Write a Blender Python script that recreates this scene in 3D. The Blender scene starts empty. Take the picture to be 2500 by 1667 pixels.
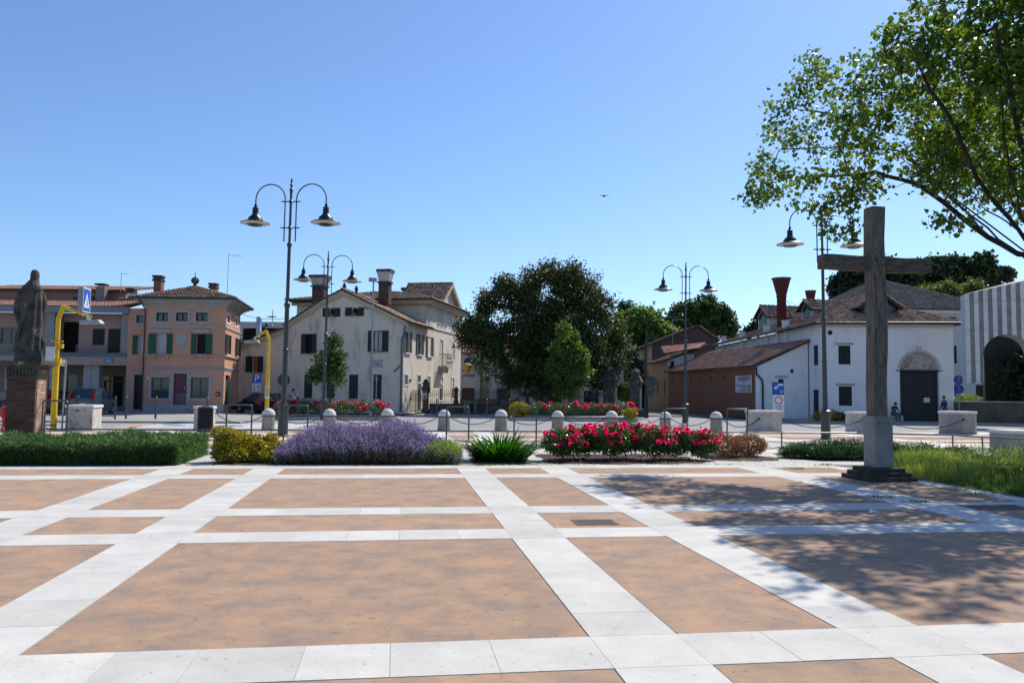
import bpy, math, random
import numpy as np
from mathutils import Vector, Matrix

random.seed(7)
RNG = np.random.default_rng(7)
R = math.radians
scene = bpy.context.scene
COL = scene.collection

# ------------------------------------------------------------------ camera, sky, sun, exposure
CAM_H = 1.7
F_PX = 1950 * 0.9408          # focal length in units of a 2352 px wide picture
PITCH, ROLL = R(3.629), R(0.667)
cam_data = bpy.data.cameras.new("camera")
cam = bpy.data.objects.new("camera", cam_data)
COL.objects.link(cam)
cam.location = (0, 0, CAM_H)
cam.rotation_euler = (Matrix.Rotation(R(90) + PITCH, 3, 'X') @ Matrix.Rotation(ROLL, 3, 'Z')).to_euler()
cam_data.sensor_width = 36
cam_data.lens = 1950 / 2500 * 36
cam_data.clip_start = 0.1
cam_data.clip_end = 3000
scene.camera = cam

SUN_EL, SUN_AZ = R(48), R(40)   # azimuth from the view direction (+Y) towards the right (+X)
world = bpy.data.worlds.new("World")
scene.world = world
world.use_nodes = True
wn = world.node_tree
sky = wn.nodes.new('ShaderNodeTexSky')
sky.sky_type = 'NISHITA'
sky.sun_disc = False
sky.sun_elevation = SUN_EL
sky.sun_rotation = SUN_AZ
sky.altitude = 0
sky.air_density = 1.0
sky.dust_density = 0.45
sky.ozone_density = 4.0
tint = wn.nodes.new('ShaderNodeMix'); tint.data_type = 'RGBA'; tint.blend_type = 'MULTIPLY'
tint.inputs[0].default_value = 1; tint.inputs[7].default_value = (.83, .94, 1.09, 1)
wn.links.new(sky.outputs[0], tint.inputs[6])
wn.links.new(tint.outputs[2], wn.nodes['Background'].inputs[0])
wn.nodes['Background'].inputs[1].default_value = 0.136
sun_data = bpy.data.lights.new("sun", 'SUN')
sun_data.energy = 5.0
sun_data.angle = R(0.5)
sun_data.color = (1.0, 0.93, 0.82)
sun = bpy.data.objects.new("sun", sun_data)
COL.objects.link(sun)
sdir = Vector((math.sin(SUN_AZ) * math.cos(SUN_EL), math.cos(SUN_AZ) * math.cos(SUN_EL), math.sin(SUN_EL)))
sun.rotation_euler = sdir.to_track_quat('Z', 'Y').to_euler()
scene.view_settings.view_transform = 'Standard'
scene.view_settings.look = 'None'
scene.view_settings.exposure = 0.14
scene.view_settings.gamma = 1
scene.view_settings.use_curve_mapping = False
scene.cycles.max_bounces = 6
scene.cycles.transparent_max_bounces = 6

# ------------------------------------------------------------------ survey: bearings measured in the photograph turned into places
TH = R(8.224)                   # the paving grid is turned by this much
CU, SU = math.cos(TH), math.sin(TH)
def ray(px, py):
    x = (px - 1176) / F_PX; y = (py - 784.2) / F_PX
    c, s = math.cos(ROLL), math.sin(ROLL)
    x, y = x * c + y * s, -x * s + y * c
    return x, math.cos(PITCH) + y * math.sin(PITCH), math.sin(PITCH) - y * math.cos(PITCH)
def G(px, py, z=0.0):
    d = ray(px, py); t = (z - CAM_H) / d[2]
    return Vector((d[0] * t, d[1] * t, z))
def P(px, py, Y):
    d = ray(px, py); t = Y / d[1]
    return Vector((d[0] * t, Y, CAM_H + d[2] * t))
def UV(u, v, z=0.0):            # paving grid -> world
    return Vector((u * CU - v * SU, u * SU + v * CU, z))
def toUV(p): return p[0] * CU + p[1] * SU, -p[0] * SU + p[1] * CU
def Z(ox, oy, s): return lambda x, y: ((ox + x / s) * .9408, (oy + y / s) * .9408)
def proj(p):
    X, Y, Zz = p[0], p[1], p[2] - CAM_H
    c, s = math.cos(PITCH), math.sin(PITCH)
    d = Y * c + Zz * s; up = -Y * s + Zz * c
    if d < .1: return None
    x, y = X / d, -up / d
    cr, sr = math.cos(ROLL), math.sin(ROLL)
    return 1176 + (x * cr - y * sr) * F_PX, 784.2 + (x * sr + y * cr) * F_PX

# ------------------------------------------------------------------ materials
MATS = {}
def nd(nt, t, **kw):
    n = nt.nodes.new(t)
    for k, v in kw.items(): setattr(n, k, v)
    return n
def pm(name, c1, c2=None, scale=3.0, rough=0.7, bump=0.0, bscale=40.0, metal=0.0, spec=0.3, detail=6,
       contrast=(0.35, 0.65), c3=None, c3scale=20.0, c3lim=(0.62, 0.7), objrand=0.0, attr=False, stretch=None,
       trans=0.0, emit=0.0, local=False, coat=0.0, bdist=0.01):
    if name in MATS: return MATS[name]
    m = bpy.data.materials.new(name); MATS[name] = m
    m.use_nodes = True
    nt = m.node_tree; b = nt.nodes['Principled BSDF']; L = nt.links.new
    b.inputs['Roughness'].default_value = rough
    b.inputs['Metallic'].default_value = metal
    b.inputs['Specular IOR Level'].default_value = spec
    if coat: b.inputs['Coat Weight'].default_value = coat
    if local:
        src = nd(nt, 'ShaderNodeTexCoord').outputs['Object']
    else:
        src = nd(nt, 'ShaderNodeNewGeometry').outputs['Position']
    if stretch:
        mp = nd(nt, 'ShaderNodeMapping'); mp.inputs['Scale'].default_value = stretch
        L(src, mp.inputs[0]); src = mp.outputs[0]
    c2 = c2 or c1
    n1 = nd(nt, 'ShaderNodeTexNoise'); n1.inputs['Scale'].default_value = scale; n1.inputs['Detail'].default_value = detail
    n1.inputs['Roughness'].default_value = 0.65
    L(src, n1.inputs['Vector'])
    mr = nd(nt, 'ShaderNodeMapRange'); mr.inputs[1].default_value = contrast[0]; mr.inputs[2].default_value = contrast[1]
    L(n1.outputs[0], mr.inputs[0])
    fac = mr.outputs[0]
    if attr:
        at = nd(nt, 'ShaderNodeAttribute', attribute_name='rnd')
        ad = nd(nt, 'ShaderNodeMath', operation='MULTIPLY_ADD'); ad.inputs[1].default_value = 0.35; L(fac, ad.inputs[0])
        mu = nd(nt, 'ShaderNodeMath', operation='MULTIPLY'); mu.inputs[1].default_value = 0.75; L(at.outputs['Fac'], mu.inputs[0])
        L(mu.outputs[0], ad.inputs[2]); fac = ad.outputs[0]
    mix = nd(nt, 'ShaderNodeMix', data_type='RGBA')
    mix.inputs[6].default_value = (*c1, 1); mix.inputs[7].default_value = (*c2, 1)
    L(fac, mix.inputs[0]); out = mix.outputs[2]
    if c3:
        n3 = nd(nt, 'ShaderNodeTexNoise'); n3.inputs['Scale'].default_value = c3scale; n3.inputs['Detail'].default_value = 5
        n3.inputs['Roughness'].default_value = 0.7
        L(src, n3.inputs['Vector'])
        m3 = nd(nt, 'ShaderNodeMapRange'); m3.inputs[1].default_value = c3lim[0]; m3.inputs[2].default_value = c3lim[1]
        L(n3.outputs[0], m3.inputs[0])
        mx = nd(nt, 'ShaderNodeMix', data_type='RGBA'); mx.inputs[7].default_value = (*c3, 1)
        L(m3.outputs[0], mx.inputs[0]); L(out, mx.inputs[6]); out = mx.outputs[2]
    if objrand:
        oi = nd(nt, 'ShaderNodeObjectInfo')
        mo = nd(nt, 'ShaderNodeMapRange'); mo.inputs[3].default_value = 1 - objrand; mo.inputs[4].default_value = 1 + objrand
        L(oi.outputs['Random'], mo.inputs[0])
        hs = nd(nt, 'ShaderNodeHueSaturation'); L(mo.outputs[0], hs.inputs['Value']); L(out, hs.inputs['Color']); out = hs.outputs[0]
    L(out, b.inputs['Base Color'])
    if emit:
        L(out, b.inputs['Emission Color']); b.inputs['Emission Strength'].default_value = emit
    if bump:
        nb = nd(nt, 'ShaderNodeTexNoise'); nb.inputs['Scale'].default_value = bscale; nb.inputs['Detail'].default_value = 4
        L(src, nb.inputs['Vector'])
        bp = nd(nt, 'ShaderNodeBump'); bp.inputs['Strength'].default_value = bump; bp.inputs['Distance'].default_value = bdist
        L(nb.outputs[0], bp.inputs['Height']); L(bp.outputs[0], b.inputs['Normal'])
    if trans:
        tr = nd(nt, 'ShaderNodeBsdfTranslucent')
        hs = nd(nt, 'ShaderNodeHueSaturation'); hs.inputs['Hue'].default_value = 0.48; hs.inputs['Saturation'].default_value = 1.1
        hs.inputs['Value'].default_value = 2.6
        L(out, hs.inputs['Color']); L(hs.outputs[0], tr.inputs[0])
        ms = nd(nt, 'ShaderNodeMixShader'); ms.inputs[0].default_value = trans
        L(b.outputs[0], ms.inputs[1]); L(tr.outputs[0], ms.inputs[2])
        L(ms.outputs[0], nt.nodes['Material Output'].inputs[0])
    return m
def flat(name, c, rough=0.6, **k): return pm(name, c, tuple(x * .82 for x in c), scale=6, rough=rough, **k)
def glass(name, c=(.02, .025, .03)):
    return pm(name, c, tuple(x * 1.8 for x in c), scale=.8, rough=.08, spec=.6)
def brickmat(name, c1, c2, mortar, bw=.25, bh=.065, stain=None):
    if name in MATS: return MATS[name]
    m = bpy.data.materials.new(name); MATS[name] = m; m.use_nodes = True
    nt = m.node_tree; b = nt.nodes['Principled BSDF']; L = nt.links.new
    b.inputs['Roughness'].default_value = .9; b.inputs['Specular IOR Level'].default_value = .15
    tc = nd(nt, 'ShaderNodeTexCoord'); sx = nd(nt, 'ShaderNodeSeparateXYZ'); cx = nd(nt, 'ShaderNodeCombineXYZ')
    L(tc.outputs['Object'], sx.inputs[0]); L(sx.outputs[0], cx.inputs[0]); L(sx.outputs[2], cx.inputs[1])
    br = nd(nt, 'ShaderNodeTexBrick'); br.inputs['Scale'].default_value = 1
    br.inputs['Brick Width'].default_value = bw; br.inputs['Row Height'].default_value = bh; br.inputs['Mortar Size'].default_value = .006
    br.inputs['Color1'].default_value = (*c1, 1); br.inputs['Color2'].default_value = (*c2, 1); br.inputs['Mortar'].default_value = (*mortar, 1)
    L(cx.outputs[0], br.inputs[0])
    n = nd(nt, 'ShaderNodeTexNoise'); n.inputs['Scale'].default_value = .7; n.inputs['Detail'].default_value = 7; L(tc.outputs['Object'], n.inputs['Vector'])
    mr = nd(nt, 'ShaderNodeMapRange'); mr.inputs[1].default_value = .42; mr.inputs[2].default_value = .62; L(n.outputs[0], mr.inputs[0])
    mx = nd(nt, 'ShaderNodeMix', data_type='RGBA'); mx.inputs[7].default_value = (*(stain or mortar), 1)
    ml = nd(nt, 'ShaderNodeMath', operation='MULTIPLY'); ml.inputs[1].default_value = .6; L(mr.outputs[0], ml.inputs[0])
    L(ml.outputs[0], mx.inputs[0]); L(br.outputs[0], mx.inputs[6]); L(mx.outputs[2], b.inputs['Base Color'])
    bp = nd(nt, 'ShaderNodeBump'); bp.inputs['Strength'].default_value = .5; bp.inputs['Distance'].default_value = .01
    iv = nd(nt, 'ShaderNodeMath', operation='SUBTRACT'); iv.inputs[0].default_value = 1; L(br.outputs['Fac'], iv.inputs[1])
    L(iv.outputs[0], bp.inputs['Height']); L(bp.outputs[0], b.inputs['Normal'])
    return m

stone_white = pm('pale_stone', (.575, .555, .51), (.49, .475, .44), scale=2.2, rough=.75, spec=.12, bump=.25, bscale=30, c3=(.27, .26, .24), c3scale=16, c3lim=(.61, .70), objrand=.09)
panel_brown = pm('brown_terrazzo', (.42, .275, .182), (.275, .21, .168), scale=2.4, rough=.9, spec=.08, bump=.5, bscale=260, detail=14, contrast=(.38, .64),
                 c3=(.17, .14, .115), c3scale=11, c3lim=(.57, .74), objrand=.05, bdist=.004)
joint_dirt = pm('joint_dirt', (.26, .24, .21), (.14, .125, .11), scale=5, rough=.95)
asphalt = pm('asphalt', (.31, .305, .30), (.25, .247, .245), scale=.5, rough=.9, bump=.5, bscale=150, c3=(.16, .16, .16), c3scale=1.5, c3lim=(.64, .74))
pavement_m = pm('pavement', (.36, .34, .31), (.28, .265, .25), scale=.8, rough=.9, bump=.3, bscale=60)
kerb_m = pm('kerb_stone', (.42, .41, .39), (.33, .32, .3), scale=3, rough=.8)
paint_white = pm('road_paint', (.78, .78, .76), (.66, .66, .64), scale=3, rough=.7, c3=(.36, .36, .36), c3scale=6, c3lim=(.64, .74))
soil = pm('soil', (.085, .055, .04), (.05, .035, .026), scale=9, rough=.95, bump=.8, bscale=50, bdist=.03)
old_stone = pm('weathered_stone', (.50, .48, .44), (.36, .34, .31), scale=3, rough=.85, bump=.5, bscale=25, c3=(.10, .09, .075), c3scale=4.5, c3lim=(.56, .68))
cap_stone = pm('white_stone_cap', (.62, .61, .58), (.52, .5, .48), scale=5, rough=.7, c3=(.3, .28, .27), c3scale=12, c3lim=(.6, .7))
bollard_stone = pm('bollard_stone', (.34, .31, .26), (.2, .175, .14), scale=6, rough=.9, bump=.4, bscale=40, stretch=(1, 1, .25))
dark_stone = pm('blackened_stone', (.085, .08, .075), (.035, .033, .031), scale=2.5, rough=.9, bump=.6, bscale=20, c3=(.28, .27, .26), c3scale=3, c3lim=(.58, .66))
statue_stone = pm('statue_stone', (.115, .105, .09), (.05, .046, .04), scale=4, rough=.95, bump=.8, bscale=18, c3=(.42, .40, .36), c3scale=3.2, c3lim=(.60, .70), bdist=.03)
iron = pm('dark_iron', (.06, .065, .07), (.04, .043, .048), scale=8, rough=.38, spec=.5)
lamp_iron = pm('lamp_grey_green', (.042, .048, .052), (.03, .034, .038), scale=3, rough=.4, spec=.5)
lamp_under = flat('lamp_reflector', (.55, .52, .46), .4)
chain_m = flat('chain_iron', (.05, .05, .055), .5)
yellow = pm('yellow_paint', (.72, .46, .01), (.6, .36, .01), scale=3, rough=.4, c3=(.2, .12, .03), c3scale=7, c3lim=(.68, .74))
galv = flat('galvanised', (.32, .34, .35), .45, metal=.5)
sign_blue = flat('sign_blue', (.015, .10, .50), .35)
sign_white = flat('sign_white', (.78, .79, .8), .4)
sign_red = flat('sign_red', (.5, .02, .03), .4)
sign_back = flat('sign_back', (.06, .06, .055), .6)
black_m = flat('matt_black', (.012, .012, .014), .5)
green_shutter = flat('green_shutter', (.008, .09, .045), .5)
dark_green_shutter = flat('dark_green_shutter', (.012, .035, .03), .55)
navy_shutter = flat('navy_shutter', (.014, .022, .035), .55)
tile_m = pm('roof_tile', (.40, .2, .13), (.2, .14, .11), scale=1.2, rough=.9, attr=True, c3=(.07, .065, .055), c3scale=3, c3lim=(.5, .66))
tile_orange = pm('roof_tile_orange', (.80, .40, .27), (.45, .23, .16), scale=1.2, rough=.9, attr=True, c3=(.12, .09, .07), c3scale=3, c3lim=(.6, .7))
tile_grey = pm('roof_tile_grey', (.07, .06, .06), (.22, .18, .16), scale=1.4, rough=.95, attr=True)
tile_villa = pm('roof_tile_villa', (.46, .30, .21), (.12, .09, .07), scale=1.2, rough=.9, attr=True, c3=(.34, .28, .2), c3scale=5, c3lim=(.62, .68))
roof_under = flat('roof_underside', (.06, .045, .035), .9)
gutter_m = flat('gutter', (.05, .045, .045), .5)
gutter_green = flat('gutter_green', (.035, .06, .055), .5)
wood_old = pm('old_oak', (.235, .20, .16), (.10, .082, .065), scale=4, rough=.9, bump=.9, bscale=14, stretch=(6, 6, .5), c3=(.03, .025, .02), c3scale=5, c3lim=(.58, .64), bdist=.03)
wood_arm = pm('old_oak_arm', (.19, .155, .12), (.075, .06, .047), scale=4, rough=.9, bump=.9, bscale=14, stretch=(.5, 6, 6), c3=(.03, .025, .02), c3scale=5, c3lim=(.56, .62), bdist=.03)
steel_socket = pm('grey_socket', (.27, .265, .25), (.2, .195, .185), scale=2, rough=.55, bump=.15, bscale=20, c3=(.34, .26, .2), c3scale=3, c3lim=(.6, .7))
bark = pm('bark', (.10, .08, .065), (.05, .04, .034), scale=6, rough=.95, bump=.8, bscale=20, stretch=(1, 1, .3))
bark_dark = pm('dark_bark', (.045, .036, .03), (.025, .02, .018), scale=6, rough=.95)

# ------------------------------------------------------------------ mesh helpers
class MB:
    def __init__(s): s.v = []; s.f = []; s.m = []; s.mi = 0
    def add(s, vs, fs):
        o = len(s.v); s.v += [tuple(v) for v in vs]
        s.f += [tuple(i + o for i in f) for f in fs]; s.m += [s.mi] * len(fs)
    def box(s, x0, x1, y0, y1, z0, z1, bev=0.0):
        if bev:
            b = bev
            vs = []
            for (z, d) in ((z0, 0), (z1 - b, 0), (z1, b)):
                vs += [(x0 + d, y0 + d, z), (x1 - d, y0 + d, z), (x1 - d, y1 - d, z), (x0 + d, y1 - d, z)]
            fs = [(3, 2, 1, 0), (8, 9, 10, 11)]
            for k in (0, 4):
                for i in range(4): j = (i + 1) % 4; fs.append((k + i, k + j, k + 4 + j, k + 4 + i))
            s.add(vs, fs); return
        s.add([(x0, y0, z0), (x1, y0, z0), (x1, y1, z0), (x0, y1, z0), (x0, y0, z1), (x1, y0, z1), (x1, y1, z1), (x0, y1, z1)],
              [(3, 2, 1, 0), (4, 5, 6, 7), (0, 1, 5, 4), (1, 2, 6, 5), (2, 3, 7, 6), (3, 0, 4, 7)])
    def frustum(s, cx, cy, z0, z1, a0, b0, a1, b1):   # rectangular, half sizes
        s.add([(cx - a0, cy - b0, z0), (cx + a0, cy - b0, z0), (cx + a0, cy + b0, z0), (cx - a0, cy + b0, z0),
               (cx - a1, cy - b1, z1), (cx + a1, cy - b1, z1), (cx + a1, cy + b1, z1), (cx - a1, cy + b1, z1)],
              [(3, 2, 1, 0), (4, 5, 6, 7), (0, 1, 5, 4), (1, 2, 6, 5), (2, 3, 7, 6), (3, 0, 4, 7)])
    def prism(s, poly, d0, d1, axis='y'):            # polygon in (a, z), extruded along axis between d0 and d1
        n = len(poly)
        if axis == 'y': V = [(a, d0, z) for a, z in poly] + [(a, d1, z) for a, z in poly]
        elif axis == 'x': V = [(d0, a, z) for a, z in poly] + [(d1, a, z) for a, z in poly]
        else: V = [(a, z, d0) for a, z in poly] + [(a, z, d1) for a, z in poly]
        s.add(V, [tuple(range(n)), tuple(range(2 * n - 1, n - 1, -1))] + [(i, i + n, (i + 1) % n + n, (i + 1) % n) for i in range(n)])
    def tube(s, pts, r, n=8, caps=True):
        pts = [Vector(p) for p in pts]; rs = r if isinstance(r, (list, tuple)) else [r] * len(pts)
        vs = []; prev = None
        for i, p in enumerate(pts):
            t = (pts[min(i + 1, len(pts) - 1)] - pts[max(i - 1, 0)]).normalized()
            if prev is None:
                a = Vector((0, 0, 1)) if abs(t.z) < .9 else Vector((1, 0, 0))
                u = t.cross(a).normalized()
            else:
                u = (prev - t * prev.dot(t)).normalized()
            prev = u; w = t.cross(u)
            for k in range(n):
                c = 2 * math.pi * k / n
                vs.append(p + (u * math.cos(c) + w * math.sin(c)) * rs[i])
        fs = []
        for i in range(len(pts) - 1):
            for k in range(n):
                j = (k + 1) % n
                fs.append((i * n + k, i * n + j, (i + 1) * n + j, (i + 1) * n + k))
        if caps: fs += [tuple(range(n - 1, -1, -1)), tuple((len(pts) - 1) * n + k for k in range(n))]
        s.add(vs, fs)
    def lathe(s, prof, n=16, c=(0, 0, 0)):           # profile (r, z) from bottom to top
        vs = []; fs = []
        for r, z in prof:
            for k in range(n):
                a = 2 * math.pi * k / n; vs.append((c[0] + r * math.cos(a), c[1] + r * math.sin(a), c[2] + z))
        for i in range(len(prof) - 1):
            for k in range(n):
                j = (k + 1) % n
                fs.append((i * n + k, i * n + j, (i + 1) * n + j, (i + 1) * n + k))
        fs += [tuple(range(n - 1, -1, -1)), tuple((len(prof) - 1) * n + k for k in range(n))]
        s.add(vs, fs)
    def build(s, name, mat, parent=None, smooth=False, **k):
        me = bpy.data.meshes.new(name)
        me.from_pydata(s.v, [], s.f)
        mats = mat if isinstance(mat, (list, tuple)) else [mat]
        for m in mats: me.materials.append(m)
        if len(mats) > 1: me.polygons.foreach_set('material_index', s.m)
        if smooth: smooth_by_angle(me)
        me.update()
        return link(name, me, parent, **k)
def smooth_by_angle(me, ang=35):
    me.polygons.foreach_set('use_smooth', [True] * len(me.polygons))
    try: me.set_sharp_from_angle(angle=R(ang))
    except Exception: pass
def link(name, me, parent=None, kind=None, label=None, cat=None, group=None, loc=None, rz=None):
    o = bpy.data.objects.new(name, me); COL.objects.link(o)
    if parent is not None: o.parent = parent
    if kind: o['kind'] = kind
    if label: o['label'] = label
    if cat: o['category'] = cat
    if group: o['group'] = group
    if loc is not None: o.location = loc
    if rz is not None: o.rotation_euler.z = rz
    return o
def thing(name, label, cat, loc=(0, 0, 0), rz=0, group=None):
    return link(name, None, None, None, label, cat, group, loc, rz)
def npmesh(name, V, F, mat, rnd=None, parent=None, smooth=False, **k):   # F: (n,k) array of equal faces
    me = bpy.data.meshes.new(name)
    V = np.asarray(V, np.float32); F = np.asarray(F, np.int32)
    n, kk = F.shape
    me.vertices.add(len(V)); me.vertices.foreach_set('co', V.ravel())
    me.loops.add(n * kk); me.loops.foreach_set('vertex_index', F.ravel())
    me.polygons.add(n); me.polygons.foreach_set('loop_start', np.arange(0, n * kk, kk, dtype=np.int32))
    try: me.polygons.foreach_set('loop_total', np.full(n, kk, np.int32))
    except Exception: pass
    me.materials.append(mat)
    if rnd is not None:
        a = me.attributes.new('rnd', 'FLOAT', 'FACE'); a.data.foreach_set('value', np.asarray(rnd, np.float32))
    if smooth: me.polygons.foreach_set('use_smooth', np.ones(n, bool))
    me.update(calc_edges=True); me.validate()
    return link(name, me, parent, **k)
def copy_tree(o, parent=None):
    c = o.copy(); COL.objects.link(c); c.parent = parent
    for ch in list(o.children): copy_tree(ch, c)
    return c

# leaves / blades --------------------------------------------------
def unit(a): return a / np.maximum(np.linalg.norm(a, axis=1, keepdims=True), 1e-9)
def leaf_arrays(C, size, droop=0.0, aspect=1.0, rng=RNG):
    n = len(C); size = np.broadcast_to(size, n)[:, None]
    d = rng.normal(size=(n, 3)); d[:, 2] -= droop; d = unit(d)
    a = unit(np.cross(d, rng.normal(size=(n, 3)))); nn = np.cross(d, a)
    w = .5 * aspect
    V = np.stack([C, C + (d * .45 + a * w + nn * .12) * size, C + d * size, C + (d * .45 - a * w + nn * .12) * size], 1).reshape(-1, 3)
    return V, np.arange(4 * n).reshape(n, 4)
def blade_arrays(B, D, length, width, bend=.3, rng=RNG):   # 2-segment tapered blades; B base, D direction
    n = len(B); length = np.broadcast_to(length, n)[:, None]; width = np.broadcast_to(width, n)[:, None]
    D = unit(D); s = unit(np.cross(D, np.array([[0, 0, 1.0]])) + rng.normal(size=(n, 3)) * .5)
    dn = np.array([[0, 0, -1.0]])
    m = B + D * length * .55; t = B + D * length + dn * length * bend * .5
    m = m + dn * length * bend * .08
    V = np.stack([B - s * width * .5, B + s * width * .5, m + s * width * .42, m - s * width * .42, t + s * width * .06, t - s * width * .06], 1).reshape(-1, 3)
    i = np.arange(n)[:, None] * 6
    F = np.concatenate([i + np.array([[0, 1, 2, 3]]), i + np.array([[3, 2, 4, 5]])])
    return V, F
def join_arrays(parts):
    Vs = []; Fs = []; o = 0
    for V, F in parts: Vs.append(V); Fs.append(F + o); o += len(V)
    return np.concatenate(Vs), np.concatenate(Fs)
def in_blobs(blobs, n, rng, shell=.0):
    w = np.array([b[3] * b[4] * b[5] for b in blobs]) ** .8; w /= w.sum()
    k = rng.choice(len(blobs), n, p=w); B = np.array(blobs)[k]
    d = unit(rng.normal(size=(n, 3))); r = (shell + (1 - shell) * rng.random(n)) ** (1 / 2.4)
    return B[:, :3] + d * r[:, None] * B[:, 3:6]

def grow(roots, targets, step, rng, wig=.12, up=.0):
    """branch skeleton: every target is joined to the nearest existing node"""
    N = [np.array(r, float) for r in roots]; par = [i - 1 for i in range(len(roots))]
    T = targets[np.argsort(np.linalg.norm(targets - N[-1], axis=1))]
    arr = np.zeros((len(N) + len(T) * 40, 3)); arr[:len(N)] = N; cnt = len(N); tips = []
    fix = max(1, len(roots) // 3)
    for t in T:
        dd = np.linalg.norm(arr[fix:cnt] - t, axis=1) + .0
        dz = arr[fix:cnt, 2] - t[2]
        j = int(np.argmin(dd + np.maximum(dz, 0) * .8)) + fix
        p = arr[j]; d = np.linalg.norm(t - p); k = max(1, int(d / step)); prev = j
        for q in range(1, k + 1):
            f = q / k
            x = p + (t - p) * f + (rng.normal(size=3) * wig * step if q < k else 0)
            x[2] += up * math.sin(f * math.pi) * d
            if cnt >= len(arr): break
            arr[cnt] = x; par.append(prev); prev = cnt; cnt += 1
        tips.append(prev)
    return arr[:cnt], np.array(par), tips
def tube_edges(N, par, r_tip, expo, r_max, sides=5, rng=RNG):
    n = len(N); w = np.zeros(n); has = np.zeros(n, bool)
    has[par[par >= 0]] = True; w[~has] = 1
    for i in range(n - 1, 0, -1): w[par[i]] += w[i]
    rad = np.minimum(r_tip * w ** expo, r_max)
    idx = np.arange(1, n); a = N[par[idx]]; b = N[idx]
    t = unit(b - a); u = unit(np.cross(t, np.array([[.31, .17, .94]]))); v = np.cross(t, u)
    ra = np.minimum(rad[par[idx]], rad[idx] * 1.35)[:, None]; rb = rad[idx][:, None]
    V = []
    for k in range(sides):
        c, s = math.cos(2 * math.pi * k / sides), math.sin(2 * math.pi * k / sides)
        V.append(a - t * ra * .3 + (u * c + v * s) * ra)
    for k in range(sides):
        c, s = math.cos(2 * math.pi * k / sides), math.sin(2 * math.pi * k / sides)
        V.append(b + (u * c + v * s) * rb)
    V = np.stack(V, 1).reshape(-1, 3); i = np.arange(len(idx))[:, None] * 2 * sides
    F = np.concatenate([i + np.array([[k, (k + 1) % sides, (k + 1) % sides + sides, k + sides]]) for k in range(sides)])
    return V, F, rad
def tree(name, label, base, fork, blobs, nt, nleaf, size, mat, barkm, r_tip=.012, expo=.5, rmax=.3, step=.5, seed=1, group=None, spread=.35, droop=.5, cat='tree', shell=.25, aspect=1.0):
    rng = np.random.default_rng(seed)
    base = np.array(base, float); root = thing(name, label, cat, tuple(base), group=group)
    fork = np.array(fork, float)
    roots = [base + (fork - base) * f for f in np.linspace(0, 1, 6)]
    T = in_blobs(blobs, nt, rng, shell)
    N, par, tips = grow(roots, T, step, rng)
    V, F, rad = tube_edges(N, par, r_tip, expo, rmax)
    o = npmesh('trunk', V - base, F, barkm, parent=root, smooth=True)
    k = rng.choice(len(tips), nleaf); C = N[np.array(tips)[k]] + rng.normal(size=(nleaf, 3)) * spread
    V, F = leaf_arrays(C, size * (.6 + .8 * rng.random(nleaf)), droop, aspect, rng)
    tone = rng.random(len(tips))[k]
    o = npmesh('crown', V - base, F, mat, rnd=np.clip(.55 * tone + .45 * rng.random(nleaf), 0, 1), parent=root, kind='stuff')
    return root, N, tips

# ------------------------------------------------------------------ ground, roads, paving
def sheet(name, pts, z, mat, thick=.3, kind='structure', parent=None, **k):
    mb = MB(); n = len(pts)
    V = [(p[0], p[1], z) for p in pts] + [(p[0], p[1], z - thick) for p in pts]
    mb.add(V, [tuple(range(n)), tuple(range(2 * n - 1, n - 1, -1))] + [(i + n, (i + 1) % n + n, (i + 1) % n, i) for i in range(n)])
    return mb.build(name, mat, parent, kind=kind, **k)
def uvrect(u0, u1, v0, v1): return [UV(u0, v0), UV(u1, v0), UV(u1, v1), UV(u0, v1)]
field = pm('dry_ground', (.16, .17, .09), (.11, .12, .06), scale=.05, rough=.95)
sheet('ground', [(-1500, -300), (1500, -300), (1500, 2500), (-1500, 2500)], -.20, field, .5)
V_EDGE = 35.9
sheet('road', uvrect(-140, 160, V_EDGE + .02, 130), -.10, asphalt, .09)
sheet('plaza_bed', uvrect(-60, 75, -25, V_EDGE), -.030, joint_dirt, .15)
far_pav = thing('far_pavement', 'pale stone apron of the square', 'paving'); far_pav['kind'] = 'structure'
del far_pav['category']; del far_pav['label']
sheet('stone_apron', uvrect(-60, 75, 22.62, V_EDGE - .32), -.004, stone_white, .03, parent=far_pav)
plaza = thing('plaza_paving', 'x', 'x'); plaza['kind'] = 'structure'; del plaza['category']; del plaza['label']

# every slab shares one bevelled unit mesh
def unit_slab(name, mat, bev=.004):
    mb = MB(); mb.box(-.5, .5, -.5, .5, -1, 0); me = mb.build(name, mat).data
    o = bpy.data.objects[name]; bpy.data.objects.remove(o)
    return me
slab_me = unit_slab('slab_mesh', stone_white); panel_me = unit_slab('panel_mesh', panel_brown)
A_STRIPS = [(-11.1, -10.46), (-9.23, -8.6), (-4.87, -4.22), (-2.985, -2.34), (1.38, 2.015), (3.25, 3.89), (7.93, 8.78)]
B_STRIPS = [(2.35, 3.0), (4.93, 5.58), (9.35, 10.0), (11.28, 11.95), (15.93, 16.65), (17.88, 18.6)]
slabs = []
def in_view(u, v, mx=250, my=300):
    q = proj(UV(u, v))
    return q is not None and -mx < q[0] < 2352 + mx and 700 < q[1] < 1568 + my
def cut(a, b, L=.61):
    n = max(1, round((b - a) / L)); w = [random.uniform(.8, 1.2) for _ in range(n)]; s = sum(w); t = a; out = []
    for x in w: out.append((t, t + (b - a) * x / s)); t += (b - a) * x / s
    return out
U_END = 10.25
for (u0, u1) in A_STRIPS:
    br = [0.0]
    for (a, b) in B_STRIPS: br += [a, b]
    for i in range(len(br) - 1):
        for (v0, v1) in ([(br[i], br[i + 1])] if i % 2 else cut(br[i], br[i + 1], .62)):
            slabs.append((u0, u1, v0, v1))
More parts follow.
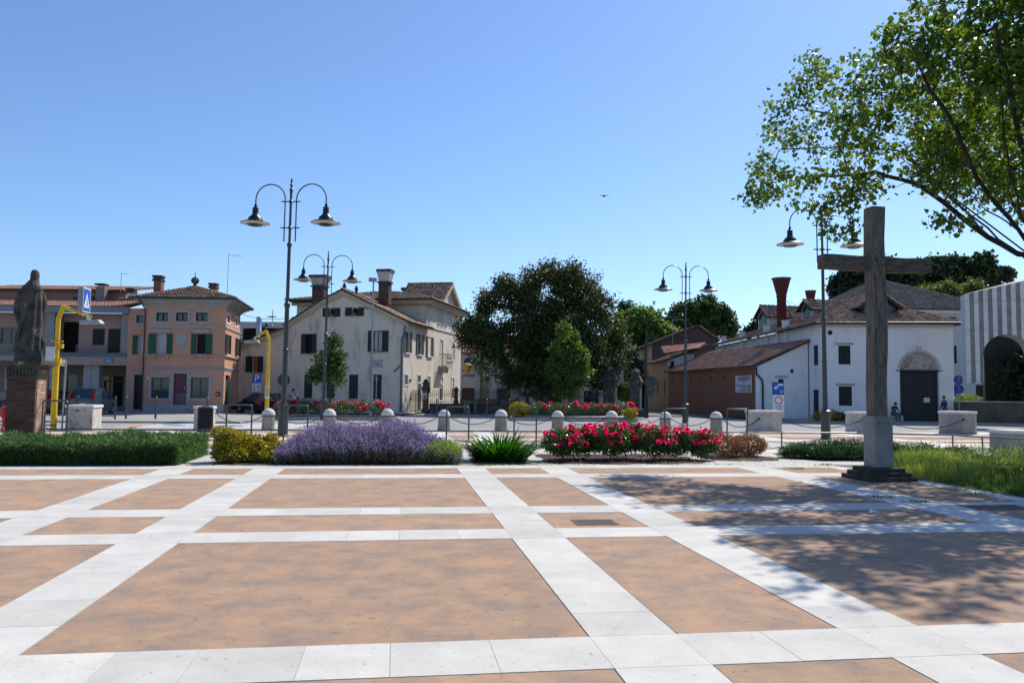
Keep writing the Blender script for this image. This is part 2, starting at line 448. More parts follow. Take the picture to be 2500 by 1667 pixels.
for (v0, v1) in B_STRIPS:
    ub = [-14.0]
    for (a, b) in A_STRIPS: ub += [a, b]
    ub.append(U_END)
    for i in range(0, len(ub), 2):
        for (u0, u1) in cut(ub[i], ub[i + 1], .66): slabs.append((u0, u1, v0, v1))
for (v0, v1) in cut(3.0, 18.6, .7): slabs.append((U_END, U_END + .42, v0, v1))
slabs = [s for s in slabs if in_view((s[0] + s[1]) / 2, (s[2] + s[3]) / 2)]
slabs.sort(key=lambda s: (s[2] + s[3]) / 2)
def put_slab(me, nm, u0, u1, v0, v1, parent, gap=.0014, top=0.0, th=.025):
    o = link(nm, me, parent)
    o.location = UV((u0 + u1) / 2, (v0 + v1) / 2, top + random.uniform(-.0012, .0006))
    o.rotation_euler = (0, 0, TH)
    o.scale = (u1 - u0 - 2 * gap, v1 - v0 - 2 * gap, th)
    return o
for s in slabs[:300]: put_slab(slab_me, 'slab', *s, plaza)
rest = MB()
def rect_uv(mb, u0, u1, v0, v1, z0, z1, gap=.0025):
    g = gap; V = [UV(u0 + g, v0 + g, z0), UV(u1 - g, v0 + g, z0), UV(u1 - g, v1 - g, z0), UV(u0 + g, v1 - g, z0)]
    V += [Vector((p.x, p.y, z1)) for p in V]
    mb.add(V, [(3, 2, 1, 0), (4, 5, 6, 7), (0, 1, 5, 4), (1, 2, 6, 5), (2, 3, 7, 6), (3, 0, 4, 7)])
for s in slabs[300:]: rect_uv(rest, *s, -.025, random.uniform(-.001, .0006))
if rest.v: rest.build('far_slabs', stone_white, plaza, kind='stuff')
ug = [(-14, -11.1), (-10.46, -9.23), (-8.6, -4.87), (-4.22, -2.985), (-2.34, 1.38), (2.015, 3.25), (3.89, 7.93), (8.78, U_END)]
vg = [(0, 2.35), (3.0, 4.93), (5.58, 9.35), (10.0, 11.28), (11.95, 15.93), (16.65, 17.88)]
for u0, u1 in ug:
    for v0, v1 in vg:
        if any(in_view(u, v, 500, 600) for u in (u0, (u0 + u1) / 2, u1) for v in (v0, (v0 + v1) / 2, v1)):
            put_slab(panel_me, 'terrazzo_panel', u0, u1, v0, v1, plaza, gap=.008, top=-.003, th=.022)
# the far half of the square repeats the grid
for (u0, u1) in [(-20, -14), (-13.2, -9.4), (-8.4, -4.9), (-4.2, -3.0), (-2.3, 1.35), (2.05, 3.2), (3.95, 7.9), (8.8, 12.3), (13.1, 14.3), (15.1, 19.6), (20.3, 25.5), (26.3, 31)]:
    for (v0, v1) in [(24.0, 26.1), (27.1, 28.3), (29.2, 31.6), (32.5, 33.6)]:
        if u0 > 12.5 and v0 < 25: continue
        put_slab(panel_me, 'terrazzo_panel', u0, u1, v0, v1, far_pav, top=.001, th=.01)
# kerb stones along the road edge of the square
kerb = thing('kerb', 'x', 'x'); kerb['kind'] = 'structure'; del kerb['category']; del kerb['label']
kme = unit_slab('kerb_mesh', kerb_m)
kk = []
for (u0, u1) in cut(-34, 48, .9): kk.append(put_slab(kme, 'kerb_stone', u0, u1, V_EDGE - .32, V_EDGE + .02, kerb, top=.006, th=.13))
# bed ground: pale stone between the plants, soil patches beneath them
sheet('bed_path', uvrect(-40, 26, 18.603, 22.62), -.008, stone_white, .03)
def blob_sheet(name, u0, u1, v0, v1, z, mat, seed, kind='structure', wob=.12, n=40):
    rr = random.Random(seed); pts = []
    for i in range(n):
        a = 2 * math.pi * i / n; c, s = math.cos(a), math.sin(a)
        k = 1 / max(abs(c), abs(s)) ** .8
        pts.append(UV((u0 + u1) / 2 + c * k * (u1 - u0) / 2 + rr.uniform(-wob, wob), (v0 + v1) / 2 + s * k * (v1 - v0) / 2 + rr.uniform(-wob, wob)))
    return sheet(name, pts, z, mat, .02, kind)
blob_sheet('soil', -16, -4.85, 18.65, 22.2, .004, soil, 1)
blob_sheet('soil', -4.1, -2.75, 18.75, 22, .004, soil, 2)
blob_sheet('soil', -2.7, 1.35, 18.75, 22, .004, soil, 3)
blob_sheet('soil', 1.9, 3.3, 18.9, 22, .004, soil, 4)
blob_sheet('soil', 3.75, 7.8, 18.95, 22, .004, soil, 5)
blob_sheet('soil', 8.2, 10.2, 19.8, 22, .004, soil, 6)
blob_sheet('soil', 10.8, 14.4, 19.6, 22.3, .004, soil, 7)
meadow_soil = pm('meadow_soil', (.14, .15, .06), (.09, .09, .04), scale=2, rough=.95)
sheet('meadow_ground', [UV(10.68, 3), UV(10.68, 14), UV(10.75, 15.6), UV(11.4, 18.0), UV(13.2, 19.3), UV(22, 18.6), UV(22, 3)], .006, meadow_soil, .04)
gravel_m = pm('gravel', (.36, .34, .33), (.2, .19, .19), scale=9, rough=.95, bump=1, bscale=30, bdist=.04)
sheet('gravel', [UV(16.0, 22.9), UV(24, 21.0), UV(26, 24.6), UV(17.0, 24.9)], .010, gravel_m, .03)
# weathered apron near the cross
tan = pm('worn_paving', (.44, .39, .35), (.34, .30, .27), scale=1.2, rough=.9, bump=.3, bscale=40, c3=(.2, .2, .12), c3scale=3, c3lim=(.66, .72))
# drain gratings
def grating(label, u, v, w, d, bars, tilt):
    t = thing('drain_grating', label, 'drain cover', UV(u, v, .0), TH, group='iron gratings set in the terrazzo')
    mb = MB(); fr = .03
    mb.box(-w / 2, w / 2, -d / 2, -d / 2 + fr, -.004, .006); mb.box(-w / 2, w / 2, d / 2 - fr, d / 2, -.004, .006)
    mb.box(-w / 2, -w / 2 + fr, -d / 2 + fr, d / 2 - fr, -.004, .006); mb.box(w / 2 - fr, w / 2, -d / 2 + fr, d / 2 - fr, -.004, .006)
    gm_ = flat('rusty_grating', (.17, .135, .11), .8); mb.build('frame', gm_, t)
    pit = MB(); pit.box(-w / 2 + fr, w / 2 - fr, -d / 2 + fr, d / 2 - fr, -.002, .0012); pit.build('pit', black_m, t)
    step = (w - 2 * fr) / bars
    bm = MB(); bm.box(-step * .22, step * .22, -d / 2 + fr, d / 2 - fr, .0015, .006); me = bm.build('bar', gm_, t); me.location.x = -w / 2 + fr + step / 2
    for i in range(1, bars):
        o = me.copy(); COL.objects.link(o); o.location.x = -w / 2 + fr + step * (i + .5)
gp = toUV(G(1366, 1199)); grating('iron drain grating in the terrazzo between the two right-hand stone bands, half in sun', gp[0], gp[1], .56, .42, 14, 0)
gp = toUV(G(2290, 1165)); grating('wide iron drain grating in tree shade at the right edge near the tall grass', gp[0], gp[1], 1.0, .5, 22, 0)
lt = MB(); lt.tube([(0, 0, .012), (.07, .02, .03), (.13, .0, .02), (.2, -.02, .015)], [.004, .03, .02, .004], 6)
lp = G(1995, 1179); lt.build('litter', sign_white, None, label='small crumpled white paper lying in the tree shade left of the cross', cat='litter', loc=lp, rz=.3)

# zebra crossing, stop marks
for i in range(8):
    v = 36.6 + i * .98
    sheet('crossing_stripe', uvrect(-12.2 + i * .1, -4.9 + i * .1, v, v + .5), -.096, paint_white, .003)
sheet('edge_line', uvrect(-30, -15.2, 42.2, 42.35), -.096, paint_white, .003)
sheet('edge_line', uvrect(16, 45, 39.6, 39.75), -.096, paint_white, .003)
yel = pm('faded_ochre_paint', (.5, .36, .2), (.33, .28, .22), scale=2, rough=.8)
sheet('road_patch', [G(255, 975), G(345, 966), G(350, 969), G(290, 981)], -.096, yel, .003)
# pavements beyond the road
sheet('far_pavement_left', uvrect(-70, -8.0, 43.4, 75), .0, pavement_m, .16)
sheet('far_pavement_middle', [P(975, 950, 57.5), P(1465, 950, 56.8), P(1465, 950, 62), P(975, 950, 62)], .0, pavement_m, .16)
sheet('far_pavement_right', [P(1735, 965, 55.5), P(1900, 965, 53), P(2600, 968, 52.4), P(2600, 968, 80), P(1735, 965, 60)], .02, pavement_m, .16)
sheet('villa_garden', [P(1000, 950, 63), P(1700, 950, 63), P(1700, 950, 110), P(800, 950, 110)], -.02, pm('garden_gravel', (.2, .2, .17), (.14, .15, .1), scale=1, rough=.9), .12)

# ------------------------------------------------------------------ facades
class Fac:
    """a vertical wall plane; local x runs along the wall, y into the building, z up"""
    def __init__(s, root, pa, pb, py=850):
        a = P(pa[0], py, pa[1]); b = P(pb[0], py, pb[1]); s.set(root, a, b)
    def set(s, root, a, b):
        s.root = root; s.a = Vector((a.x, a.y, 0)); d = Vector((b.x - a.x, b.y - a.y, 0)); s.L = d.length
        s.u = d.normalized(); s.n = Vector((-s.u.y, s.u.x, 0)); s.rz = math.atan2(s.u.y, s.u.x)
        return s
    @staticmethod
    def of(root, a, b): return Fac.__new__(Fac).set(root, a, b)
    def uz(s, q, off=0.0):
        d = Vector(ray(*q)); c = Vector((0, 0, CAM_H)); o = s.a + s.n * off
        t = (o - c).dot(s.n) / d.dot(s.n); p = c + d * t
        return (p - s.a).dot(s.u), p.z
    def R(s, q0, q1, off=0.0):
        a, b = s.uz(q0, off), s.uz(q1, off)
        return min(a[0], b[0]), max(a[0], b[0]), min(a[1], b[1]), max(a[1], b[1])
    def put(s, o):
        o.parent = s.root; o.location = s.a - s.root.location; o.rotation_euler = (0, 0, s.rz); return o
    def w(s, u, y, z): return s.a + s.u * u + s.n * y + Vector((0, 0, z))
    def build(s, mb, name, mat, **k): return s.put(mb.build(name, mat, None, **k))

def wall_mesh(mb, prof, holes, reveal=.18, zb=0.0, thick=.3):
    """prof: [(u,z)] roof line left to right; holes: (u0,u1,z0,z1) or arch (u0,u1,z0,zspring,'arch')"""
    hs = []
    for h in holes:
        if len(h) == 5:
            u0, u1, z0, zs, _ = h; r = (u1 - u0) / 2; c = (u0 + u1) / 2; n = 10
            pts = [(c - r * math.cos(math.pi * i / n), zs + r * math.sin(math.pi * i / n)) for i in range(n + 1)]
            for i in range(n): hs.append((pts[i][0], pts[i + 1][0], z0, pts[i][1], pts[i + 1][1], i == 0, i == n - 1))
        else: hs.append((h[0], h[1], h[2], h[3], h[3], True, True))
    us = sorted({round(p[0], 4) for p in prof} | {round(x, 4) for h in hs for x in (h[0], h[1])})
    lo, hi = prof[0][0], prof[-1][0]; us = [u for u in us if lo - 1e-4 <= u <= hi + 1e-4]
    def top(u): return float(np.interp(u, [p[0] for p in prof], [p[1] for p in prof]))
    for a, b in zip(us[:-1], us[1:]):
        if b - a < 1e-4: continue
        m = (a + b) / 2
        act = sorted([h for h in hs if h[0] - 1e-3 < m < h[1] + 1e-3], key=lambda h: h[2])
        za = zb_ = zb
        for h in act:
            def tt(u): return h[3] + (h[4] - h[3]) * (u - h[0]) / (h[1] - h[0])
            mb.add([(a, 0, za), (b, 0, zb_), (b, 0, h[2]), (a, 0, h[2])], [(0, 1, 2, 3)])
            za, zb_ = tt(a), tt(b)
        mb.add([(a, 0, za), (b, 0, zb_), (b, 0, top(b)), (a, 0, top(a))], [(0, 1, 2, 3)])
    for h in hs:
        u0, u1, z0, t0, t1, l, r = h; d = reveal
        if l: mb.add([(u0, 0, z0), (u0, d, z0), (u0, d, t0), (u0, 0, t0)], [(3, 2, 1, 0)])
        if r: mb.add([(u1, 0, z0), (u1, d, z0), (u1, d, t1), (u1, 0, t1)], [(0, 1, 2, 3)])
        mb.add([(u0, 0, z0), (u1, 0, z0), (u1, d, z0), (u0, d, z0)], [(0, 1, 2, 3)])
        mb.add([(u0, 0, t0), (u1, 0, t1), (u1, d, t1), (u0, d, t0)], [(3, 2, 1, 0)])

def window(f, r, style='plain', frame=None, pane=None, shut=None, sill=None, sur=None, surm=None, y=.15, arch=False, name='window', label=None):
    """glass with frame, optional open shutters, sill and stone surround; all children of the pane"""
    u0, u1, z0, z1 = r[:4]
    pane = pane or glass('dark_glass')
    mb = MB(); zt = z1 + ((u1 - u0) / 2 if arch else 0); mb.box(u0 - .02, u1 + .02, y, y + .04, z0 - .02, zt + .02)
    w = f.build(mb, name, pane)
    if label: w['label'] = label
    if frame:
        m = MB(); t = .06
        m.box(u0, u0 + t, y - .05, y - .005, z0, z1); m.box(u1 - t, u1, y - .05, y - .005, z0, z1)
        m.box(u0 + t, u1 - t, y - .05, y - .005, z0, z0 + t); m.box(u0 + t, u1 - t, y - .05, y - .005, z1 - t, z1)
        c = (u0 + u1) / 2; m.box(c - .03, c + .03, y - .048, y - .007, z0 + t, z1 - t)
        m.build('frame', frame, w)
    if shut:
        mat, wl, wr = shut
        z1 = zt
        for (a, b) in ((u0 - wl, u0), (u1, u1 + wr)):
            if abs(b - a) < .02: continue
            m = MB(); m.box(a + .01, b - .01, -.06, -.02, z0, z1)
            nl = max(3, int((z1 - z0) / .12))
            for i in range(nl): zz = z0 + (z1 - z0) * (i + .15) / nl; m.box(a + .05, b - .05, -.072, -.061, zz, zz + .05)
            m.build('shutter', mat, w)
    if sill:
        m = MB(); e = .1; m.box(u0 - e, u1 + e, -.12, .02, z0 - .09, z0 - .002); m.build('sill', sill, w)
    if sur:
        m = MB(); e = sur
        m.box(u0 - e, u0 - .002, -.035, .02, z0 - e, z1 + e); m.box(u1 + .002, u1 + e, -.035, .02, z0 - e, z1 + e)
        m.box(u0 - .002, u1 + .002, -.034, .02, z1 + .002, z1 + e); m.box(u0 - .002, u1 + .002, -.034, .02, z0 - e, z0 - .002)
        m.build('surround', surm, w)
    return w
def closed_shutters(f, r, mat, sill=None, y=.04, name='shutter', label=None):
    u0, u1, z0, z1 = r; m = MB(); c = (u0 + u1) / 2
    for a, b in ((u0, c - .01), (c + .01, u1)):
        m.box(a, b, y, y + .04, z0, z1); nl = max(3, int((z1 - z0) / .12))
        for i in range(nl): zz = z0 + (z1 - z0) * (i + .15) / nl; m.box(a + .04, b - .04, y - .012, y - .001, zz, zz + .05)
    w = f.build(m, name, mat)
    if label: w['label'] = label
    if sill:
        q = MB(); q.box(u0 - .1, u1 + .1, -.12, .02, z0 - .09, z0 - .002); q.build('sill', sill, w)
    return w

def roof(root, planes, mat, thick=.10, tw=.21, th=.42, under=None, ridges=(), name='roof', tiles=True, seed=3):
    """planes: polygons of world points, first edge = eave. real half-round tiles laid in courses"""
    rng = np.random.default_rng(seed)
    mb = MB(); base = root.location; TV = []; TF = []; TR = []; off = 0
    for pl in planes:
        pl = [Vector(p) - base for p in pl]; n = len(pl)
        nr = (pl[1] - pl[0]).cross(pl[-1] - pl[0]).normalized()
        if nr.z < 0: nr = -nr
        dn = nr * thick
        vs = pl + [p - dn for p in pl]
        fr = [(0, i, i + 1) for i in range(1, n - 1)] + [(n, n + i + 1, n + i) for i in range(1, n - 1)] + [(i + n, (i + 1) % n + n, (i + 1) % n, i) for i in range(n)]
        mb.add(vs, fr)
        d2 = (pl[2] - pl[0]).dot(nr) if n == 4 else 0.0
        if not tiles: continue
        e = (pl[1] - pl[0]).normalized(); up = nr.cross(e)
        if up.z < 0: up = -up
        xy = [((p - pl[0]).dot(e), (p - pl[0]).dot(up)) for p in pl]
        xs = [p[0] for p in xy]; ys = [p[1] for p in xy]
        gx = np.arange(min(xs) + tw / 2, max(xs), tw); gy = np.arange(min(ys), max(ys), th)
        X, Y = np.meshgrid(gx, gy); X = X.ravel(); Y = Y.ravel()
        ins = np.ones(len(X), bool); Yc = Y + th * .5
        area = sum(xy[i][0] * xy[(i + 1) % n][1] - xy[(i + 1) % n][0] * xy[i][1] for i in range(n)); sg = 1 if area > 0 else -1
        for i in range(n):
            (x0, y0), (x1, y1) = xy[i], xy[(i + 1) % n]
            ins &= sg * ((x1 - x0) * (Yc - y0) - (y1 - y0) * (X - x0)) > 0
        X = X[ins]; Y = Y[ins]; m = len(X)
        if m == 0: continue
        X = X + rng.normal(size=m) * .008; Y = Y + rng.normal(size=m) * .015
        E = np.array(e); U = np.array(up); N = np.array(nr); O = np.array(pl[0])
        lift = np.zeros(m)
        if n == 4 and abs(d2) > 1e-4:      # a hip side is not quite flat: follow the two triangles of the slab
            (x2, y2) = xy[2]; (x1, y1) = xy[1]; (x3, y3) = xy[3]; Ym = Y + th * .5
            w1 = (x1 * Ym - y1 * X) / (x1 * y2 - y1 * x2); w3 = (X * y3 - x3 * Ym) / (x2 * y3 - x3 * y2)
            right = (x2 * Ym - y2 * X) < 0
            lift = np.where(right, w1, w3) * d2
        r0, r1 = tw * .46, tw * .36
        prof = [(-1, 0), (-.62, .75), (.62, .75), (1, 0)]; rows = []
        for (yy, rr, h) in ((-.03, r0, .035), (th * 1.02, r1, .005)):
            for (a, b) in prof:
                rows.append(O + X[:, None] * E + (Y + yy)[:, None] * U + a * rr * E + (b * rr * .8 + h + lift[:, None] + rng.normal(size=m)[:, None] * .003) * N)
        V = np.stack(rows, 1).reshape(-1, 3); i = np.arange(m)[:, None] * 8
        F = np.concatenate([i + np.array([[k, k + 1, k + 5, k + 4]]) for k in range(3)] + [i + np.array([[3, 2, 1, 0]])])
        rn = rng.random(m); TV.append(V); TF.append(F + off); TR.append(np.tile(rn, 4)); off += len(V)
    for (a, b) in ridges:
        a = Vector(a) - base; b = Vector(b) - base; k = max(1, int((b - a).length / .4))
        t = (b - a).normalized(); s = t.cross(Vector((0, 0, 1))).normalized(); upv = s.cross(t)
        for i in range(k):
            p = a + (b - a) * i / k; q = a + (b - a) * (i + 1.08) / k
            V = []
            for (c, r, h) in ((p, .14, .03), (q, .11, .0)):
                for (x, y) in ((-1, -.1), (-.6, .7), (.6, .7), (1, -.1)): V.append(c + s * x * r + upv * (y * r * .8 + h + .02))
            V = np.array([tuple(x) for x in V]); TV.append(V)
            TF.append(np.array([[0, 1, 5, 4], [1, 2, 6, 5], [2, 3, 7, 6], [3, 2, 1, 0]]) + off); TR.append(np.full(4, rng.random())); off += 8
    o = mb.build(name, under or roof_under, root)
    if TV: npmesh('roof_tiles', np.concatenate(TV), np.concatenate(TF), mat, rnd=np.concatenate(TR), parent=o, kind='stuff')
    return o
def band(f, q0, q1, mat, name='cornice', proud=.08, h=None, extra=0):
    r = f.R(q0, q1); m = MB(); m.box(r[0] - extra, r[1] + extra, -proud, -.003, r[2], r[3]); return f.build(m, name, mat)
def text_obj(body, size, mat, parent, loc, rot=(R(90), 0, 0), ext=.004, align='CENTER', name='lettering'):
    cu = bpy.data.curves.new(name, 'FONT'); cu.body = body; cu.size = size; cu.extrude = ext; cu.align_x = align; cu.align_y = 'CENTER'
    cu.materials.append(mat)
    tmp = link(name, cu); me = bpy.data.meshes.new_from_object(tmp); bpy.data.objects.remove(tmp)
    if not me.materials: me.materials.append(mat)
    o = link(name, me, parent); o.location = loc; o.rotation_euler = rot
    return o
def boxes(f, lst, name, mat, **k):      # every box a part of its own
    for b in lst:
        m = MB(); m.box(*b); f.build(m, name, mat, **k)

# ------------------------------------------------------------------ buildings
pink_pl = pm('pink_plaster', (.56, .30, .20), (.47, .255, .175), scale=.6, rough=.9, bump=.2, bscale=60)
pink_pale = pm('pale_pink_plaster', (.42, .29, .25), (.35, .25, .215), scale=.6, rough=.9)
grey_pl = pm('grey_render', (.38, .365, .36), (.32, .31, .305), scale=1.5, rough=.85)
cream_pl = pm('cream_plaster', (.70, .615, .505), (.59, .515, .425), scale=.35, rough=.9, bump=.2, bscale=50, c3=(.32, .295, .26), c3scale=.9, c3lim=(.52, .72), stretch=(1.6, 1.6, .5), contrast=(.3, .75))
white_pl = pm('white_plaster', (.76, .76, .765), (.70, .70, .71), scale=.5, rough=.9, bump=.15, bscale=50, c3=(.56, .55, .54), c3scale=.7, c3lim=(.56, .74), stretch=(1.4, 1.4, .6))
white_trim = pm('white_trim', (.72, .71, .68), (.64, .63, .6), scale=2, rough=.8)
beige_trim = pm('beige_cornice', (.52, .44, .33), (.42, .36, .28), scale=1, rough=.85)
far_pl = pm('far_white_wall', (.50, .50, .48), (.42, .42, .41), scale=.4, rough=.9)
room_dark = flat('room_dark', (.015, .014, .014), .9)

def aerial(name, label, p, h, arm=.6):
    m = MB(); m.tube([(0, 0, 0), (0, 0, h)], .02, 5); o = m.build(name, galv, None, label=label, cat='aerial', loc=p)
    q = MB()
    for i in range(5): q.tube([(arm * i / 5, -.18 + .02 * i, h - .05), (arm * i / 5, .18 - .02 * i, h - .05)], .008, 4)
    q.tube([(0, 0, h - .05), (arm, 0, h - .05)], .012, 4); q.build('rod', galv, o)
    return o

# ---- long house with balcony, far left
z1 = Z(0, 620, 3.267)
bA = thing('balcony_house', 'long pale pink house with tiled eaves, balcony and dark shops below, at the left edge', 'house', P(293, 850, 57) * 1)
bA.location.z = 0
fA = Fac(bA, (-150, 57), (293, 57))
eave = fA.uz(z1(600, 460))[1]
L = fA.L
slab_t = fA.uz(z1(600, 817))[1]; slab_b = fA.uz(z1(600, 885))[1]
m = MB()
holes = [fA.R(z1(445, 540), z1(620, 790), 1.2), fA.R(z1(742, 595), z1(832, 727), 1.2), fA.R(z1(865, 597), z1(955, 795), 1.2), fA.R(z1(5, 585), z1(150, 716), 1.2), fA.R(z1(-300, 585), z1(-180, 790), 1.2)]
wall_mesh(m, [(0, eave), (L, eave)], holes, zb=slab_t)
w = fA.build(m, 'upper_wall', pink_pale); w.location += fA.n * 1.2
fA2 = Fac.of(bA, fA.w(0, 1.2, 0), fA.w(L, 1.2, 0))
closed_shutters(fA2, holes[1], black_m, name='window_shutter'); closed_shutters(fA2, holes[2], black_m, name='balcony_door')
window(fA2, holes[0], pane=room_dark, y=.5, name='loggia_recess'); window(fA2, holes[3], frame=flat('grey_frame', (.2, .2, .2)), pane=glass('dark_glass'))
window(fA2, holes[4], pane=room_dark)
for a, b in ((z1(372, 487), z1(425, 815)), (z1(978, 492), z1(1015, 812))):
    r = fA.R(a, b); m = MB(); m.box(r[0], r[1], -.05, 1.19, r[2], eave); fA.build(m, 'stone_pier', pm('speckled_render', (.36, .35, .35), (.2, .19, .19), scale=14, rough=.95, bump=.8, bscale=40))
m = MB(); m.box(0, L + .05, -.25, 3.4, slab_b, slab_t); fA.build(m, 'balcony_slab', pink_pale)
m = MB(); m.box(0, L + .02, -.28, -.02, slab_t + .002, slab_t + .28); fA.build(m, 'balcony_kerb', flat('grey_blue_metal', (.13, .145, .17), .5))
for k, (a, b) in enumerate(((z1(0, 720), z1(370, 800)), (z1(615, 728), z1(860, 795)))):
    r = fA.R(a, b); m = MB(); m.box(r[0], r[1], -.15, -.11, r[3] - .05, r[3])
    n = int((r[1] - r[0]) / .13)
    for i in range(n): u = r[0] + (r[1] - r[0]) * i / n; m.box(u, u + .03, -.14, -.12, slab_t + .28, r[3] - .05)
    fA.build(m, 'balcony_railing', flat('railing_paint', (.2, .19, .19), .5))
# ground floor set back
m = MB(); gh = [fA.R(z1(445, 955), z1(605, 1240), 2.6), fA.R(z1(762, 968), z1(975, 1215), 2.6), fA.R(z1(60, 960), z1(330, 1230), 2.6), fA.R(z1(-350, 960), z1(-60, 1230), 2.6)]
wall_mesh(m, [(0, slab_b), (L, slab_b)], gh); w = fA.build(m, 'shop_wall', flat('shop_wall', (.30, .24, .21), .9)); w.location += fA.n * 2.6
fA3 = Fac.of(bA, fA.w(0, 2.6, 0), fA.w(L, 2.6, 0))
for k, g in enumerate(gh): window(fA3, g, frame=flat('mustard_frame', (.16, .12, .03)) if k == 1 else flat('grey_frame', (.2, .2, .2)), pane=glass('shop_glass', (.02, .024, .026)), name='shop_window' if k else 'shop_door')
r = fA.R(z1(765, 1005), z1(975, 1020), 2.55); m = MB(); m.box(r[0], r[1], 2.50, 2.56, r[2], r[3]); fA.build(m, 'yellow_bar', MATS['mustard_frame'])
for x in (650, 715, 1000, 20, 380):
    r = fA.R(z1(x, 890), z1(x + 45, 1260)); m = MB(); m.box(r[0], r[1], .3, .9, 0, slab_b); fA.build(m, 'pier', grey_pl)
m = MB(); m.box(0, L, 3.4, 10, 0, eave - .1); fA.build(m, 'back_block', pink_pale)
m = MB(); m.box(-.3, L + .15, -.5, -.42, eave - .12, eave + .33); fA.build(m, 'eaves_fascia', flat('grey_blue_fascia', (.20, .22, .26), .5))
rz_ = eave + .35
ru = fA.uz(z1(600, 372), 4.2)[1]
roof(bA, [[fA.w(-.3, -.5, rz_), fA.w(L + .15, -.5, rz_), fA.w(L - .6, 4.2, ru), fA.w(-.3, 4.2, ru)]], tile_orange)
m = MB(); rr = fA.uz(z1(600, 290), 4.2)[1]; m.box(-.3, L - 2.4, 4.21, 4.45, ru - .3, rr); o = fA.build(m, 'attic_wall', pm('attic_plaster', (.36, .22, .17), (.3, .19, .15), scale=1))
for q in ((590, 345, 630, 378), (715, 343, 752, 378)):
    r = fA.R(z1(q[0], q[1]), z1(q[2], q[3]), 4.2); window(Fac.of(bA, fA.w(0, 4.2, 0), fA.w(L, 4.2, 0)), r, pane=glass('dark_glass'), y=-.03, frame=black_m, name='attic_window')
roof(bA, [[fA.w(-.3, 3.6, rr - .02), fA.w(L - 2.2, 3.6, rr - .02), fA.w(L - 2.2, 9, rr + .9), fA.w(-.3, 9, rr + .9)]], tile_orange, name='attic_roof')
# chimneys belong to the house
def chimney(f, q0, q1, y, capq, mat, capm, name='chimney'):
    r = f.R(q0, q1, y); w = r[1] - r[0]; m = MB(); m.box(r[0], r[1], y, y + w, r[2], r[3]); o = f.build(m, name, mat)
    c = f.R(capq[0], capq[1], y); m = MB()
    n = 3; h = (c[3] - c[2]) / n
    for i in range(n): e = .0 if i % 2 else .06; m.box(c[0] - e + .02, c[1] + e - .02, y - .05 - e, y + w + e, c[2] + h * i + .002, c[2] + h * (i + 1))
    m.build('chimney_cap', capm, o); return o
brick_ch = brickmat('chimney_brick', (.30, .13, .08), (.24, .11, .07), (.2, .15, .12))
chimney(fA, z1(765, 260), z1(828, 400), 3.0, (z1(760, 235), z1(832, 248)), flat('grey_cement', (.2, .19, .18)), black_m)
sgn = fA.R(z1(845, 833), z1(920, 870))
t = thing('hanging_sign', 'small blue board with two rows of pale lettering on the pink balcony front', 'sign', fA.w((sgn[0] + sgn[1]) / 2, -.27, (sgn[2] + sgn[3]) / 2), fA.rz)
m = MB(); ww, hh = (sgn[1] - sgn[0]) / 2, (sgn[3] - sgn[2]) / 2; m.box(-ww, ww, -.02, .01, -hh, hh); m.build('board', flat('faded_blue', (.12, .22, .38)), t)
m = MB()
for i, (a, b, zz) in enumerate(((-.4, .35, .12), (-.75, .8, -.2))):
    n = 7 + 5 * i
    for k in range(n): x = (a + (b - a) * k / n) * ww; m.box(x, x + ww * .09, -.026, -.021, zz * hh * 2 - .05, zz * hh * 2 + .06)
m.build('lettering', flat('pale_blue', (.4, .48, .58)), t)
aerial('roof_aerial', 'thin television aerial above the tiled roof beside the pink house', P(*z1(962, 300), 60), (300 - 150) / 3.267 * .94 * 60 / F_PX)
# barber pole by the shop
bp = fA.w(fA.uz(z1(773, 1050), 2.2)[0], 2.1, fA.uz(z1(773, 1085), 2.2)[1])
m = MB(); m.lathe([(.06, 0), (.08, .05), (.08, .7), (.06, .75)], 10); o = m.build('barber_pole', sign_white, None, label='small blue and white barber pole beside the shop window', cat='barber pole', loc=bp)
m = MB()
for i in range(4): m.tube([(.082 * math.cos(a * .5), .082 * math.sin(a * .5), .08 + i * .16 + a * .012) for a in range(0, 13)], .018, 4)
m.build('stripe', sign_blue, o)

# ---- pink corner house
z2 = Z(280, 620, 3.267)
bP = thing('pink_house', 'three-storey salmon pink corner house with green shutters and hipped tile roof', 'house', Vector((P(322, 850, 55.5).x, 55.5, 0)))
fP = Fac(bP, (328, 55.5), (515, 55.5)); LP_ = fP.L
cornA = P(515, 850, 55.5); cornB = P(548, 850, 61.2)
fS = Fac.of(bP, cornA, cornB); LS = fS.L
fN = Fac(bP, (290, 56.6), (332, 56.6))
ev = fP.uz(z2(550, 425))[1]
top3 = [fP.R(z2(a, 467), z2(b, 536)) for a, b in ((333, 427), (490, 583), (648, 741))]
mid2 = [fP.R(z2(335, 635), z2(412, 796)), fP.R(z2(656, 637), z2(722, 798))]
shop = [fP.R(z2(293, 984), z2(431, 1150)), fP.R(z2(608, 984), z2(746, 1150))]
door = [fP.R(z2(472, 952), z2(570, 1203))]
m = MB(); wall_mesh(m, [(0, ev), (LP_, ev)], top3 + mid2 + shop + door); fP.build(m, 'front_wall', pink_pl)
curtain = pm('curtain', (.5, .5, .53), (.34, .34, .38), scale=9, rough=.9, stretch=(1, 1, .05))
for r in top3: window(fP, r, frame=black_m, sur=.16, surm=grey_pl)
window(fP, mid2[0], pane=curtain, shut=(green_shutter, .55, .42), sill=grey_pl, label='first-floor window with grey curtain between open green shutters')
window(fP, mid2[1], pane=room_dark, shut=(green_shutter, .38, .48), sill=grey_pl, label='dark first-floor window between open green shutters')
boxes(fP, [(r[0] - .25, r[1] + .25, -.14, -.003, r[3] + .08, r[3] + .30) for r in mid2], 'lintel', grey_pl)
